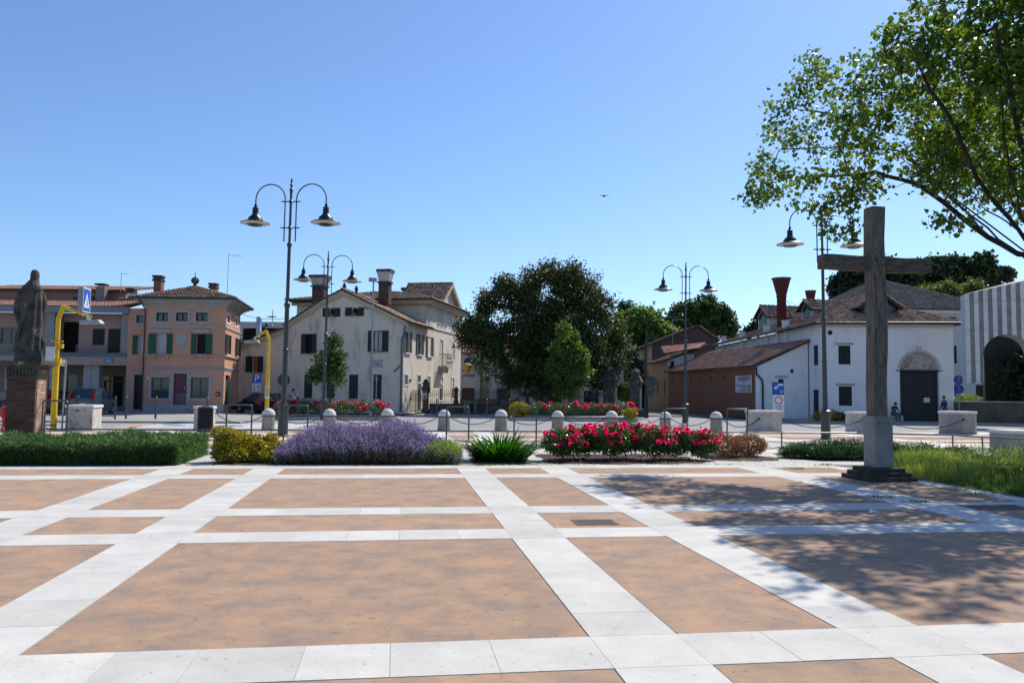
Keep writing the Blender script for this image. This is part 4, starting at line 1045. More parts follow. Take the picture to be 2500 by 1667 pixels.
def pillar(label, px0, px1, ytop, Y, lit=True):
    a, b = P(px0, 900, Y), P(px1, 900, Y); w = (b.x - a.x) / 2 * .95; c = (a.x + b.x) / 2; H = P(px0, ytop, Y).z
    t = thing('stone_pillar', label, 'gate pillar', (c, Y, 0), R(-20), group='great stone gate pillars')
    m = MB(); m.box(-w * .72, w * .72, -w * .72, w * .72, .3, H * .66); m.build('shaft', dark_stone, t)
    m = MB(); m.box(-w * .85, w * .85, -w * .85, w * .85, 0, .3); m.build('base', dark_stone, t)
    m = MB(); m.box(-w * .8, w * .8, -w * .8, w * .8, H * .66, H * .70); m.box(-w, w, -w, w, H * .702, H * .735); m.frustum(0, 0, H * .735, H * .87, w * .92, w * .92, w * .45, w * .45)
    m.box(-w * .55, w * .55, -w * .55, w * .55, H * .871, H * .89); m.build('capital', dark_stone, t)
    m = MB(); m.lathe([(.3, H * .89), (.36, H * .92), (.26, H * .955), (.12, H * .975), (.05, H)], 10); m.build('finial', dark_stone, t, smooth=True)
    m = MB(); m.frustum(w * 1.1, -w * .6, 0, .55, .25, .25, .22, .22); m.build('guard_stone', dark_stone, t)
pillar('great stone gate pillar with pyramid cap, nearer the yew', 1382, 1421, 838, 61.8)
pillar('great stone gate pillar with pyramid cap, beside the green lamp post', 1443, 1477, 845, 58.2)
"""cabinets"""
def cabinet(label, q0, q1, Y, col):
    a, b = P(*q0, Y), P(*q1, Y); w = b.x - a.x; t = thing('utility_cabinet', label, 'cabinet', (a.x, Y, 0)); h = max(a.z, b.z)
    m = MB(); m.box(0, w, 0, .4, .08, h - .08); m.build('body', col, t); m = MB(); m.box(-.03, w + .03, -.03, .43, h - .08, h); m.box(.02, w - .02, .02, .38, 0, .08); m.build('lid', col, t)
    m = MB(); m.box(.04, w - .04, -.02, -.003, .15, h - .14); m.build('door', col, t)
gcab = flat('cabinet_grey', (.14, .15, .15), .6)
z5 = Z(1100, 620, 3.565)
cabinet('grey utility cabinet against the low dark wall left of the yew', z5(110, 1390), z5(165, 1285), 60.3, gcab)
cabinet('slim grey meter box against the low dark wall', z5(203, 1385), z5(228, 1275), 60.4, gcab)
cabinet('small blue-grey cabinet against the cream wall behind the black car', z3(22, 1310), z3(37, 1268), 61.4, flat('cabinet_blue', (.12, .14, .2)))

# ---- long white outbuilding behind the yew
bC = thing('outbuilding', 'long white outbuilding with round windows and tiled roof, shaded behind the dark yew', 'building', Vector((P(1030, 850, 86).x, 86, 0)))
fC = Fac(bC, (1020, 86), (1432, 86)); evc = fC.uz(z5(200, 862))[1]; rtc = fC.uz(z5(200, 715), 5)[1]
gates = [fC.R(z5(100, 1165), z5(208, 1290)), fC.R(z5(400, 1165), z5(518, 1290)), fC.R(z5(1160, 1190), z5(1290, 1300))]
m = MB(); wall_mesh(m, [(0, evc), (fC.L, evc)], gates); fC.build(m, 'wall', far_pl)
for g in gates: window(fC, g, pane=black_m, name='dark_gate')
for x in (285, 585, 1070):
    r = fC.R(z5(x, 880), z5(x + 45, 1290)); boxes(fC, [(r[0], r[1], -.12, -.003, 0, evc - .05)], 'brick_pilaster', flat('pale_brick', (.3, .22, .17), .9))
for x in (102, 392): r = fC.R(z5(x, 1050), z5(x + 110, 1068)); boxes(fC, [(r[0], r[1], -.05, -.003, r[2], r[3])], 'brick_arch', MATS['pale_brick'])
for q in ((155, 941), (452, 948)):
    u, zz = fC.uz(z5(*q)); m = MB(); m.tube([(u, -.06, zz), (u, -.003, zz)], .48, 20); fC.build(m, 'round_window', dark_green_shutter)
m = MB(); u = fC.uz(z5(267, 1000))[0]; m.tube([(u, -.1, evc), (u, -.1, .2)], .07, 6); fC.build(m, 'downpipe', black_m)
m = MB(); m.box(0, fC.L, .3, 9, 0, evc - .05); fC.build(m, 'core', far_pl)
roof(bC, [[fC.w(-.3, -.4, evc), fC.w(fC.L, -.4, evc), fC.w(fC.L, 5, rtc), fC.w(-.3, 5, rtc)]], tile_orange, tw=.3)
pl_ = P(*z5(143, 1035), 84); t = thing('wall_lantern', 'yellow glass wall lantern on the shaded white outbuilding', 'lantern', pl_)
m = MB(); m.lathe([(.2, 0), (.28, .1), (.48, .75), (.5, .8)], 8); m.build('glass_body', pm('amber_glass', (.55, .38, .06), (.4, .26, .04), rough=.2), t)
m = MB(); m.lathe([(.52, .8), (.3, .98), (.1, 1.1)], 8); m.box(-.04, .04, 0, 2, -.15, -.1); m.build('cap', flat('lantern_brass', (.3, .2, .06)), t)
bG = MB(); fG = fence_run('far railing on a red brick footing in front of the white outbuilding', P(1040, 850, 82), P(1290, 850, 82), 1.0, P(*z5(300, 1175), 82).z, [], .22)
fG.children[0].data.materials[0] = brickmat('red_footing', (.3, .1, .05), (.25, .09, .05), (.15, .1, .08))

# ---- white corner house on the right and the long wing behind it
z1b = Z(1880, 480, 2.118); z6 = Z(1520, 600, 3.409); z3c = Z(2000, 620, 5.88); z7b = Z(1860, 860, 6.533); z7c = Z(2280, 620, 3.564); z2b = Z(2200, 560, 2.307)
YR = 56.0
bR = thing('white_house', 'white plastered corner house with big arched gateway, dormers and hipped tile roof', 'house', Vector((P(1886, 850, YR).x, YR, 0)))
fR = Fac(bR, (1886, YR), (2191, 55.4)); LR = fR.L
eR = fR.uz(z1b(600, 658))[1]
DR = 27.0
bk = P(*z6(775, 835), 84)
lend = fR.w(0, 0, 0) + (Vector((bk.x, bk.y, 0)) - fR.w(0, 0, 0))
fL = Fac.of(bR, lend, fR.w(0, 0, 0)); LL = fL.L
win = [fR.R(z1b(353, 770), z1b(417, 868)), fR.R(z1b(355, 980), z1b(425, 1081))]
gate = fR.R(z1b(670, 900), z1b(878, 1152)); gr = (gate[1] - gate[0]) / 2
arch = fR.R(z1b(674, 797), z1b(876, 898))
gcx = (gate[0] + gate[1]) / 2
m = MB(); wall_mesh(m, [(0, eR), (LR, eR)], win + [(gate[0], gate[1], .02, gate[3], 'arch')], reveal=.35); fR.build(m, 'front_wall', white_pl)
for r in win:
    closed_shutters(fR, r, black_m, y=.05)
    m = MB(); m.box(r[0] - .2, r[1] + .2, -.06, -.003, r[3] + .05, r[3] + .2); fR.build(m, 'lintel', grey_pl)
m = MB(); m.box(gate[0] - .02, gcx - .01, .25, .32, .03, gate[3] - .05); m.box(gcx + .01, gate[1] + .02, .25, .32, .03, gate[3] - .05)
m.box(gate[0] - .25, gate[1] + .25, -.02, .34, gate[3] - .04, gate[3] + .06)
for i in range(1, 8):
    x = gate[0] + (gate[1] - gate[0]) * i / 8; m.box(x - .012, x + .012, .235, .249, .05, gate[3] - .06)
gdo = fR.build(m, 'gate_leaf', pm('black_green_gate', (.012, .018, .022), (.02, .026, .03), scale=2, rough=.5))
m = MB(); r = fR.R(z1b(802, 1040), z1b(832, 1063)); m.box(r[0], r[1], .20, .233, r[2], r[3]); m.build('notice', sign_white, gdo)
m = MB()
for i in range(4): zz = r[3] - .08 - i * .08; m.box(r[0] + .05, r[1] - .06 - .08 * (i % 2), .196, .1995, zz - .02, zz)
m.build('lettering', flat('notice_ink', (.15, .15, .16)), gdo)
tym = pm('tympanum', (.42, .40, .38), (.32, .30, .28), scale=1.3, rough=.9, c3=(.27, .15, .10), c3scale=1.8, c3lim=(.50, .60))
m = MB(); n = 14; rr2 = gr + .02
m.prism([(gcx + rr2 * math.cos(math.pi * i / n), gate[3] + .07 + rr2 * math.sin(math.pi * i / n)) for i in range(n + 1)], .2, .3); fR.build(m, 'tympanum', tym)
m = MB(); 
for i in range(n):
    a0, a1 = math.pi * i / n, math.pi * (i + 1) / n
    m.prism([(gcx + gr * 1.002 * math.cos(a0), gate[3] + gr * math.sin(a0)), (gcx + (gr + .16) * math.cos(a0), gate[3] + (gr + .16) * math.sin(a0)), (gcx + (gr + .16) * math.cos(a1), gate[3] + (gr + .16) * math.sin(a1)), (gcx + gr * 1.002 * math.cos(a1), gate[3] + gr * math.sin(a1))], -.04, -.003)
m.box(gcx - .15, gcx + .15, -.08, -.042, gate[3] + gr + .05, gate[3] + gr + .4); fR.build(m, 'archivolt', pm('arch_stone', (.5, .48, .46), (.42, .4, .39), scale=3))
u, zz = fR.uz(z1b(310, 703)); m = MB(); m.tube([(u, -.02, zz), (u, -.005, zz)], .17, 14); fR.build(m, 'vent_hole', black_m)
# left face windows
lw = [fL.R(z1b(224, 770), z1b(254, 870)), fL.R(z1b(222, 997), z1b(261, 1146))]
lw = [(max(LL - 3.2, r[0]) if 0 else r[0], r[1], r[2], r[3]) for r in lw]
lw[1] = (lw[1][0], min(lw[1][1], LL - .5), .02, lw[1][3]); lw[0] = (lw[0][0], min(lw[0][1], LL - .5), lw[0][2], lw[0][3])
m = MB(); wall_mesh(m, [(0, eR), (LL, eR)], lw); fL.build(m, 'left_wall', white_pl)
closed_shutters(fL, lw[0], black_m, y=.05); closed_shutters(fL, lw[1], black_m, y=.05, name='door')
m = MB(); m.box(.1, LR - .02, DR - .3, DR, 0, eR); m.box(LR - .3, LR, .01, DR - .31, 0, eR); m.box(.4, LR - .4, .5, DR - .4, 0, eR - .02); fR.build(m, 'rear_walls', white_pl)
m = MB(); m.box(-.02, LR + .02, -.03, -.003, eR - .28, eR - .02); fR.build(m, 'frieze', pm('frieze', (.6, .58, .54), (.54, .52, .5), scale=2))
# roof
oR = .55; e0 = eR + .02; ridge = fR.uz(z3c(720, 625), 5.2)[1]
A_, B_, C_, D_ = fR.w(-oR, -oR, e0), fR.w(LR + oR, -oR, e0), fR.w(LR + oR, DR, e0), fL.w(-.5, -oR, e0)
rc = LR / 2
q1 = fR.w(rc, 5.4, ridge); q2 = fR.w(rc, DR, ridge)
D2 = fL.w(0, -oR, e0)
rA = roof(bR, [[A_, B_, q1], [B_, C_, q2, q1], [D2, A_, q1, q2]], pm('roof_tile_dark', (.52, .32, .23), (.12, .08, .06), scale=1.2, rough=.9, attr=True, c3=(.30, .22, .18), c3scale=5, c3lim=(.58, .68)), ridges=[(A_, q1), (B_, q1), (q1, q2)])
tile_dark = MATS['roof_tile_dark']
m = MB(); m.tube([fR.w(-oR, -oR - .06, e0 - .05) - fR.a, fR.w(LR + oR + .3, -oR - .06, e0 + .02) - fR.a], .09, 8); m.tube([D2 - fR.a, A_ - fR.a + Vector((-.05, 0, -.05))], .08, 6); o = m.build('gutter', gutter_m, bR); o.location = fR.a - bR.location
def dormer(root, c, dirv, w, h, L, rh, mat, under=None, name='dormer', wall=None, oh=.35):
    """small gabled dormer; c = centre of its front foot, dirv = outward direction"""
    d = Vector((dirv[0], dirv[1], 0)).normalized(); s = Vector((-d.y, d.x, 0)); c = Vector(c); b = root.location
    def pt(a, y, z): return c + s * a - d * y + Vector((0, 0, z))
    m = MB(); V = [pt(-w / 2, 0, 0), pt(w / 2, 0, 0), pt(w / 2, 0, h), pt(0, 0, h + rh * .9), pt(-w / 2, 0, h)]; V2 = [p - d * L for p in V]
    m.add([p - b for p in V + V2], [(0, 1, 2, 3, 4), (1, 6, 7, 2), (4, 9, 5, 0)]); dm = m.build(name, wall or white_pl, root)
    m = MB(); e = .12
    V = [pt(-w / 2 + e, -.02, .1), pt(w / 2 - e, -.02, .1), pt(w / 2 - e, -.02, h - .05), pt(0, -.02, h + rh * .6), pt(-w / 2 + e, -.02, h - .05)]
    m.add([p - b for p in V], [(0, 1, 2, 3, 4)]); m.build('dormer_window', glass('dormer_glass', (.02, .025, .03)), dm)
    W = w / 2 + .45; z0 = h - .25; zt = h + rh
    m = MB()
    for sg in (-1, 1):
        V = [pt(sg * W, -oh - .02, z0 - .02), pt(0, -oh - .02, zt - .02), pt(0, -oh - .02, zt - .2), pt(sg * (W - .15), -oh - .02, z0 - .12)]; V2 = [p - d * .06 for p in V]
        m.add([p - b for p in V + V2], [(0, 1, 2, 3), (7, 6, 5, 4), (0, 4, 5, 1), (1, 5, 6, 2), (2, 6, 7, 3), (3, 7, 4, 0)])
    m.build('bargeboard', roof_under, dm)
    roof(root, [[pt(W, L, z0), pt(W, -oh, z0), pt(0, -oh, zt), pt(0, L, zt)], [pt(-W, -oh, z0), pt(-W, L, z0), pt(0, L, zt), pt(0, -oh, zt)]], mat, thick=.06, name='dormer_roof', ridges=[(pt(0, -oh, zt), pt(0, L, zt))])
cq = P(*z3c(860, 960), 57.0); dormer(bR, cq, (0, -1), 2.4, 1.15, 4.2, .9, tile_dark, wall=roof_under)
cq = P(*z1b(190, 640), 63); dormer(bR, cq, (-1, -.25), 1.3, 1.0, 3.2, .6, tile_dark)
cq = P(*z6(1170, 712), 73); dormer(bR, cq, (-1, -.25), 1.6, 1.45, 4.0, .9, tile_dark)
def cone_chimney(q, Y, label):
    cx = P(*z6(q[0], q[1]), Y); zt = P(*z6(q[0], q[2]), Y).z; zn = P(*z6(q[0], q[3]), Y).z
    px = lambda w: w / 3.409 * .9408 * Y / F_PX / 2
    m = MB(); m.lathe([(px(q[5]) * 1.05, 0), (px(q[5]), zn - cx.z - .1), (px(q[5]) * 1.15, zn - cx.z), (px(q[5]) * 1.05, zn - cx.z + .1), (px(q[4]) * .93, zt - cx.z - .12)], 20)
    o = m.build('chimney', pm('chimney_red', (.13, .028, .02), (.10, .02, .016), scale=1.5, rough=.8), bR, smooth=True); o.location = cx - bR.location
    m = MB(); m.lathe([(px(q[4]), zt - cx.z - .12), (px(q[4]) * 1.02, zt - cx.z)], 20); m.build('chimney_cap', flat('cap_green', (.10, .13, .12)), o)
    return o, cx
cone_chimney((1325, 690, 270, 425, 158, 75), 66, ''); cone_chimney((1565, 500, 374, 455, 90, 62), 64, '')
m = MB(); a = P(*z6(1366, 455), 66); b = P(*z6(1470, 610), 68); c = P(*z6(1500, 520), 68); m.tube([a, b], .015, 4); m.tube([a, c], .015, 4)
o = m.build('guy_wire', galv, bR); o.location = -bR.location
# white buttress-like flues under the left eave
for q in (850, 1010, 1215, 1300, 1375):
    u = fL.uz(z6(q, 800))[0]; boxes(fL, [(u - .25, u + .25, -.22, -.003, 3.6, eR - .02)], 'flue', white_pl)
for q in (862, 1016, 1224, 1382):
    u = fL.uz(z6(q, 720))[0]; m = MB(); m.box(u - .2, u + .2, -.45, -.05, eR + .2, eR + .7); m.box(u - .27, u + .27, -.5, 0, eR + .702, eR + .78); fL.build(m, 'flue_head', white_pl)

# ---- lean-to brick wing with white end wall
bB = thing('brick_wing', 'low brick wing with sloping tile roof and white end wall, joined to the white house', 'building', Vector((P(1735, 850, 58.5).x, 58.5, 0)))
fE = Fac(bB, (1735, 58.5), (1856, 58.2))
eL = fE.uz(z6(1085, 1012))[1]; eH = fE.uz(z6(1500, 806))[1]
far = P(1535, 870, 77.5)
fB = Fac.of(bB, Vector((far.x, far.y, 0)), fE.w(0, 0, 0)); LB = fB.L
r1 = fE.R(z7b(262, 425), z7b(350, 745)); r2 = fE.R(z7b(457, 268), z7b(508, 330))
m = MB(); wall_mesh(m, [(0, eL), (fE.L, eH)], [r1, r2]); fE.build(m, 'end_wall', white_pl)
closed_shutters(fE, r1, black_m, y=.05); window(fE, r2, pane=black_m)
m = MB(); m.box(r1[0] - .25, r1[1] + .25, -.15, -.003, r1[3] + .1, r1[3] + .22); fE.build(m, 'lintel', grey_pl)
holes = []
for q in (415, 490, 565, 648, 738, 845):
    u, zz = fB.uz(z6(q, 1115)); w = .32; holes.append((u - w / 2, u + w / 2, zz - .05, zz + .1, 'arch'))
m = MB(); wall_mesh(m, [(0, eL), (LB, eL)], holes); fB.build(m, 'brick_wall', brickmat('wing_brick', (.30, .115, .066), (.20, .085, .052), (.16, .12, .10), stain=(.15, .11, .085)))
m = MB(); m.box(.1, LB - .1, .25, .4, 0, eL - .05); fB.build(m, 'dark_inside', room_dark)
bk2 = fB.w(0, 0, 0) + (fE.w(fE.L, 0, 0) - fE.w(0, 0, 0)) * 1.0
roof(bB, [[Vector((*(fB.w(-.3, -.35, 0)).xy, eL + .1)), Vector((*(fE.w(-.35, -.3, 0)).xy, eL + .1)), Vector((*(fE.w(fE.L + .1, -.3, 0)).xy, eH + .18)), Vector((bk2.x, bk2.y, eH + .18))]], pm('roof_tile_wing', (.50, .26, .18), (.17, .105, .08), scale=1.2, rough=.9, attr=True, c3=(.36, .28, .24), c3scale=6, c3lim=(.6, .68)))
m = MB(); u, zz = fE.uz(z6(1085, 1015)); m.tube([(.0, -.35, eL), (.05, -.15, eL - .5), (.45, -.1, eL - .9), (.5, -.1, eL - 1.3), (.5, -.1, .1)], .07, 7); fE.build(m, 'downpipe', flat('pipe_dark', (.035, .035, .04)))
# banner on the brick wall
a = fB.uz(z6(946, 1150)); b = fB.uz(z6(1082, 1150)); zt = fB.uz(z6(1010, 1080))[1]; zb = fB.uz(z6(1010, 1221))[1]
bw = (b[0] - a[0]) / 2; bh = (zt - zb) / 2
t = thing('school_banner', 'white school banner with purple heading hung on the brick wall', 'banner', fB.w((a[0] + b[0]) / 2, -.06, (zt + zb) / 2), fB.rz)
m = MB(); m.box(-bw, bw, -.01, .01, -bh, bh); m.build('cloth', pm('banner_cloth', (.56, .56, .62), (.50, .50, .56), scale=2, rough=.8), t)
pur = flat('banner_purple', (.26, .03, .16)); ink = flat('banner_ink', (.10, .12, .2))
o = text_obj("Scuola dell'Infanzia", .5, pur, t, (0, -.016, bh * .74)); o.scale = (bw * 1.6 / 4.3, .8, 1)
m = MB(); rr_ = random.Random(2)
for zz, ww in ((.5, .45), (.38, .5), (.12, .12), (-.12, .85), (-.24, .85), (-.42, .3), (-.54, .25), (-.72, .5), (-.82, .4)):
    x = -ww * bw
    while x < ww * bw: l = rr_.uniform(.06, .16) * bw; m.box(x, x + l, -.016, -.0115, zz * bh - .03, zz * bh + .03); x += l + .05 * bw
m.build('small_print', ink, t)
m = MB(); m.box(bw * .75, bw * .88, -.016, -.0115, bh * .55, bh * .85); m.box(bw * .78, bw * .84, -.016, -.0115, bh * .2, bh * .5); m.build('figure_print', flat('print_red', (.3, .08, .05)), t)
m = MB(); m.lathe([(.2 * bw, 0), (.2 * bw, .004)], 14); o = m.build('round_print', flat('print_ochre', (.33, .28, .15)), t); o.location = (bw * .72, -.012, -bh * .62); o.rotation_euler = (R(90), 0, 0)

# ---- ochre brick house beyond, salmon house with dark gable
bO = thing('ochre_house', 'worn ochre brick building with small arched openings beyond the brick wing', 'building', Vector((P(1493, 850, 86).x, 86, 0)))
fO = Fac(bO, (1492, 88), (1537, 78)); eO = fO.uz(z6(300, 968))[1]
hs = []
for q in (255, 293, 352): u, zz = fO.uz(z6(q, 1175)); hs.append((u - .35, u + .35, zz - .6, zz + .3, 'arch'))
m = MB(); wall_mesh(m, [(0, eO), (fO.L, eO)], hs); fO.build(m, 'ochre_wall', brickmat('ochre_brick', (.38, .20, .10), (.30, .17, .09), (.3, .22, .15), stain=(.34, .27, .18)))
m = MB(); m.box(.1, fO.L - .1, .2, .5, 0, eO - .1); fO.build(m, 'dark_inside', room_dark)
roof(bO, [[fO.w(-.2, -.4, eO), fO.w(fO.L + .2, -.4, eO), fO.w(fO.L + .2, 4, eO + 1.6), fO.w(-.2, 4, eO + 1.6)]], tile_dark)
pc0 = P(*z6(335, 905), 79); pc1 = P(*z6(640, 860), 79); pc2 = P(*z6(690, 815), 82); pc3 = P(*z6(320, 845), 80)
roof(bO, [[P(*z6(345, 895), 77), P(*z6(640, 850), 77), P(*z6(690, 806), 80), P(*z6(318, 838), 80)]], tile_orange, name='porch_roof')
m = MB(); q0, q1 = P(*z6(385, 900), 78), P(*z6(600, 960), 78); m.box(q0.x, q1.x, 0, .3, q1.z - .5, q0.z); o = m.build('porch_wall', white_pl, bO); o.location = (-bO.location.x, 78.2 - bO.location.y, 0)
bM = thing('salmon_house', 'salmon house with narrow windows and a dark brick gable, right of the yew', 'house', Vector((P(1457, 850, 112).x, 112, 0)))
fM = Fac(bM, (1457, 112), (1497, 92)); eM = fM.uz(z6(200, 840))[1]; z7e = Z(1420, 860, 9.225)
hs = [fM.R(z7e(a, b), z7e(a + 26, c)) for a, b, c in ((1220, 180, 390), (1283, 165, 410), (1345, 140, 400), (1418, 110, 390))]
m = MB(); wall_mesh(m, [(0, eM), (fM.L, eM)], hs); fM.build(m, 'salmon_wall', pm('salmon_brick', (.40, .25, .17), (.34, .21, .15), scale=2))
for r in hs: window(fM, r, sur=.15, surm=white_trim)
fMg = Fac(bM, (1497, 92), (1650, 92)); pkM = fMg.uz(z6(622, 672))
m = MB(); wall_mesh(m, [(0, eM), (pkM[0], pkM[1]), (fMg.L, eM + .6)], []); fMg.build(m, 'gable', brickmat('dark_gable_brick', (.12, .075, .055), (.09, .06, .05), (.1, .08, .07)))
roof(bM, [[fMg.w(-.5, 20, eM - .1), fMg.w(-.5, -.4, eM - .1), fMg.w(pkM[0], -.4, pkM[1] + .15), fMg.w(pkM[0], 20, pkM[1] + .15)], [fMg.w(fMg.L + .2, -.4, eM + .5), fMg.w(fMg.L + .2, 20, eM + .5), fMg.w(pkM[0], 20, pkM[1] + .15), fMg.w(pkM[0], -.4, pkM[1] + .15)]], tile_dark)

# ---- big hipped house behind on the right
bH = thing('rear_house', 'large pale house with broad dark hipped roof rising behind the white corner house', 'house', Vector((P(1960, 850, 84).x, 84, 0)))
fH = Fac(bH, (1960, 84), (2300, 84)); eH2 = fH.uz(z3c(1700, 802))[1]; rt = fH.uz(z3c(850, 380), 8)[1]
hw_ = [fH.R(z3c(1842, 906), z3c(1965, 948)), fH.R(z2b(297, 655), z2b(316, 757)), fH.R(z2b(297, 870), z2b(312, 940)), fH.R(z2b(420, 875), z2b(466, 945))]
m = MB(); wall_mesh(m, [(0, eH2), (fH.L, eH2)], hw_); fH.build(m, 'wall', pm('bluish_wall', (.42, .44, .43), (.36, .38, .37), scale=.5, rough=.9))
for r in hw_: window(fH, r, pane=black_m, sill=white_trim)
m = MB(); m.box(0, fH.L, .3, 14, 0, eH2 - .05); fH.build(m, 'core', room_dark)
m = MB(); m.box(-.2, fH.L, -.3, -.003, eH2 - .35, eH2); fH.build(m, 'cornice', white_trim)
up_ = fH.uz(z3c(820, 380), 8)[0]
roof(bH, [[fH.w(-2.2, -.8, eH2), fH.w(fH.L + .5, -.8, eH2), fH.w(up_ + .8, 8, rt), fH.w(up_ - .4, 8, rt)], [fH.w(-2.2, 16, eH2), fH.w(-2.2, -.8, eH2), fH.w(up_ - .4, 8, rt)], [fH.w(fH.L + .5, -.8, eH2), fH.w(fH.L + .5, 16, eH2), fH.w(up_ + .8, 8, rt)]], tile_grey, tw=.26)

# ---- striped stone loggia
bL = thing('striped_loggia', 'monumental loggia clad in white and grey stone stripes with a great round arch', 'building', Vector((P(2220, 850, 50).x, 50, 0)))
fQ = Fac(bL, (2220, 50), (2440, 48.5))
zbot = fQ.uz(z7c(380, 1122))[1]
tp = [fQ.uz(z7c(285, 346)), fQ.uz(z7c(784, 236))]
sl_ = (tp[1][1] - tp[0][1]) / (tp[1][0] - tp[0][0])
def ztop(u): return tp[0][1] + sl_ * (u - tp[0][0])
ue = fQ.uz(z7c(465, 1000))[0]; ur = fQ.uz(z7c(620, 700)); cxa = fQ.uz(z7c(635, 700))[0]
ra = cxa - ue * 1.0; zcen = fQ.uz(z7c(620, 698))[1] - ra
lw_ = fQ.uz(z7c(430, 1000))[0]; ra = cxa - lw_; zcen = fQ.uz(z7c(620, 698))[1] - ra
white_st = pm('loggia_white', (.62, .61, .60), (.52, .51, .50), scale=1.5, rough=.8, c3=(.3, .29, .28), c3scale=5, c3lim=(.62, .72))
grey_st = pm('loggia_grey', (.26, .24, .23), (.18, .165, .16), scale=1.5, rough=.85, c3=(.09, .085, .09), c3scale=5, c3lim=(.6, .72))
sw = fQ.uz(z7c(405, 600))[0] - fQ.uz(z7c(325, 600))[0]; sw /= 2
u = 0; i = 0; TH_ = 1.1
def zlow(u):
    if u <= lw_: return zbot
    d = abs(u - cxa)
    if d >= ra: return zbot
    return max(zbot, zcen + math.sqrt(max(0, ra * ra - d * d)))
while u < fQ.L:
    e = min(u + sw, fQ.L); n = 4; m = MB()
    for k in range(n):
        a = u + (e - u) * k / n; b = u + (e - u) * (k + 1) / n
        za, zb = zlow(a + .001), zlow(b - .001)
        segs = [0, .33, .67, 1] if (max(za, zb) - zbot) < .5 else [0, .5, 1]
        m.add([(a, 0, za), (b, 0, zb), (b, 0, ztop(b)), (a, 0, ztop(a)), (a, TH_, za), (b, TH_, zb), (b, TH_, ztop(b)), (a, TH_, ztop(a))], [(0, 1, 2, 3), (7, 6, 5, 4), (4, 5, 1, 0), (0, 3, 7, 4) if k == 0 else (0, 3, 7, 4), (1, 5, 6, 2)])
    o = fQ.build(m, 'stone_stripe', grey_st if i % 2 else white_st)
    if i % 2: o.location += fQ.n * .04
    jm = MB()
    for zj in (zbot + 1.35, zbot + 3.3, zbot + 5.1, zbot + 6.3):
        if zj > zlow((u + e) / 2) + .3 and zj < ztop(u) - .3 and not i % 2: jm.box(u + .01, e - .01, -.006, -.001, zj, zj + .025)
    if jm.v: jm.build('joint', grey_st, o)
    u = e; i += 1
# roof slabs, striped too
u = 0; i = 0
while u < fQ.L:
    e = min(u + sw, fQ.L); m = MB()
    h1 = 1.1
    P4 = [fQ.w(u, -.05, ztop(u) + .01), fQ.w(e, -.05, ztop(e) + .01), fQ.w(e + 3.6, 3.0, ztop(e) + h1), fQ.w(u + 3.6, 3.0, ztop(u) + h1)]
    P4 = [p - fQ.a for p in P4]; V = P4 + [p - Vector((0, 0, .12)) for p in P4]
    m.add(V, [(0, 1, 2, 3), (7, 6, 5, 4), (0, 4, 5, 1), (1, 5, 6, 2), (2, 6, 7, 3), (3, 7, 4, 0)]); o = m.build('roof_stripe', grey_st if i % 2 else white_st, bL); o.location = fQ.a - bL.location
    u = e; i += 1
sof = pm('soffit', (.46, .40, .33), (.38, .33, .28), scale=2)
m = MB(); n = 20
for k in range(n):
    a0, a1 = math.pi * k / n, math.pi * (k + 1) / n; rr2 = ra * .99
    p = [(cxa - rr2 * math.cos(a), zcen + rr2 * math.sin(a)) for a in (a0, a1)]
    if p[0][1] < zbot - .1 and p[1][1] < zbot - .1: continue
    m.add([(p[0][0], -.01, p[0][1]), (p[1][0], -.01, p[1][1]), (p[1][0], 1.5, p[1][1]), (p[0][0], 1.5, p[0][1])], [(0, 1, 2, 3)])
m.box(lw_ - .02, lw_ + .02, -.01, 1.5, zbot, zcen); fQ.build(m, 'soffit', sof)
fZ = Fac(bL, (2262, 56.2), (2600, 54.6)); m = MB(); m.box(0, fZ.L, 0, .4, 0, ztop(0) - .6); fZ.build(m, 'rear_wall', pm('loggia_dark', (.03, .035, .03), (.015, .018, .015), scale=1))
# low garden wall under it
gw0, gw1 = P(2191, 940, 54.8), P(2560, 940, 52.5)
d = gw1 - gw0; zt = P(*z7c(400, 1280), 54).z
t = thing('boundary_wall', 'low dark stone wall with pale coping right of the white house', 'wall', (gw0.x + .1, gw0.y, 0), math.atan2(d.y, d.x)); m = MB(); m.box(0, d.length, 0, .35, 0, zt - .07); m.build('masonry', wallm, t); m = MB(); m.box(0, d.length, -.05, .4, zt - .07, zt); m.build('coping', old_stone, t)

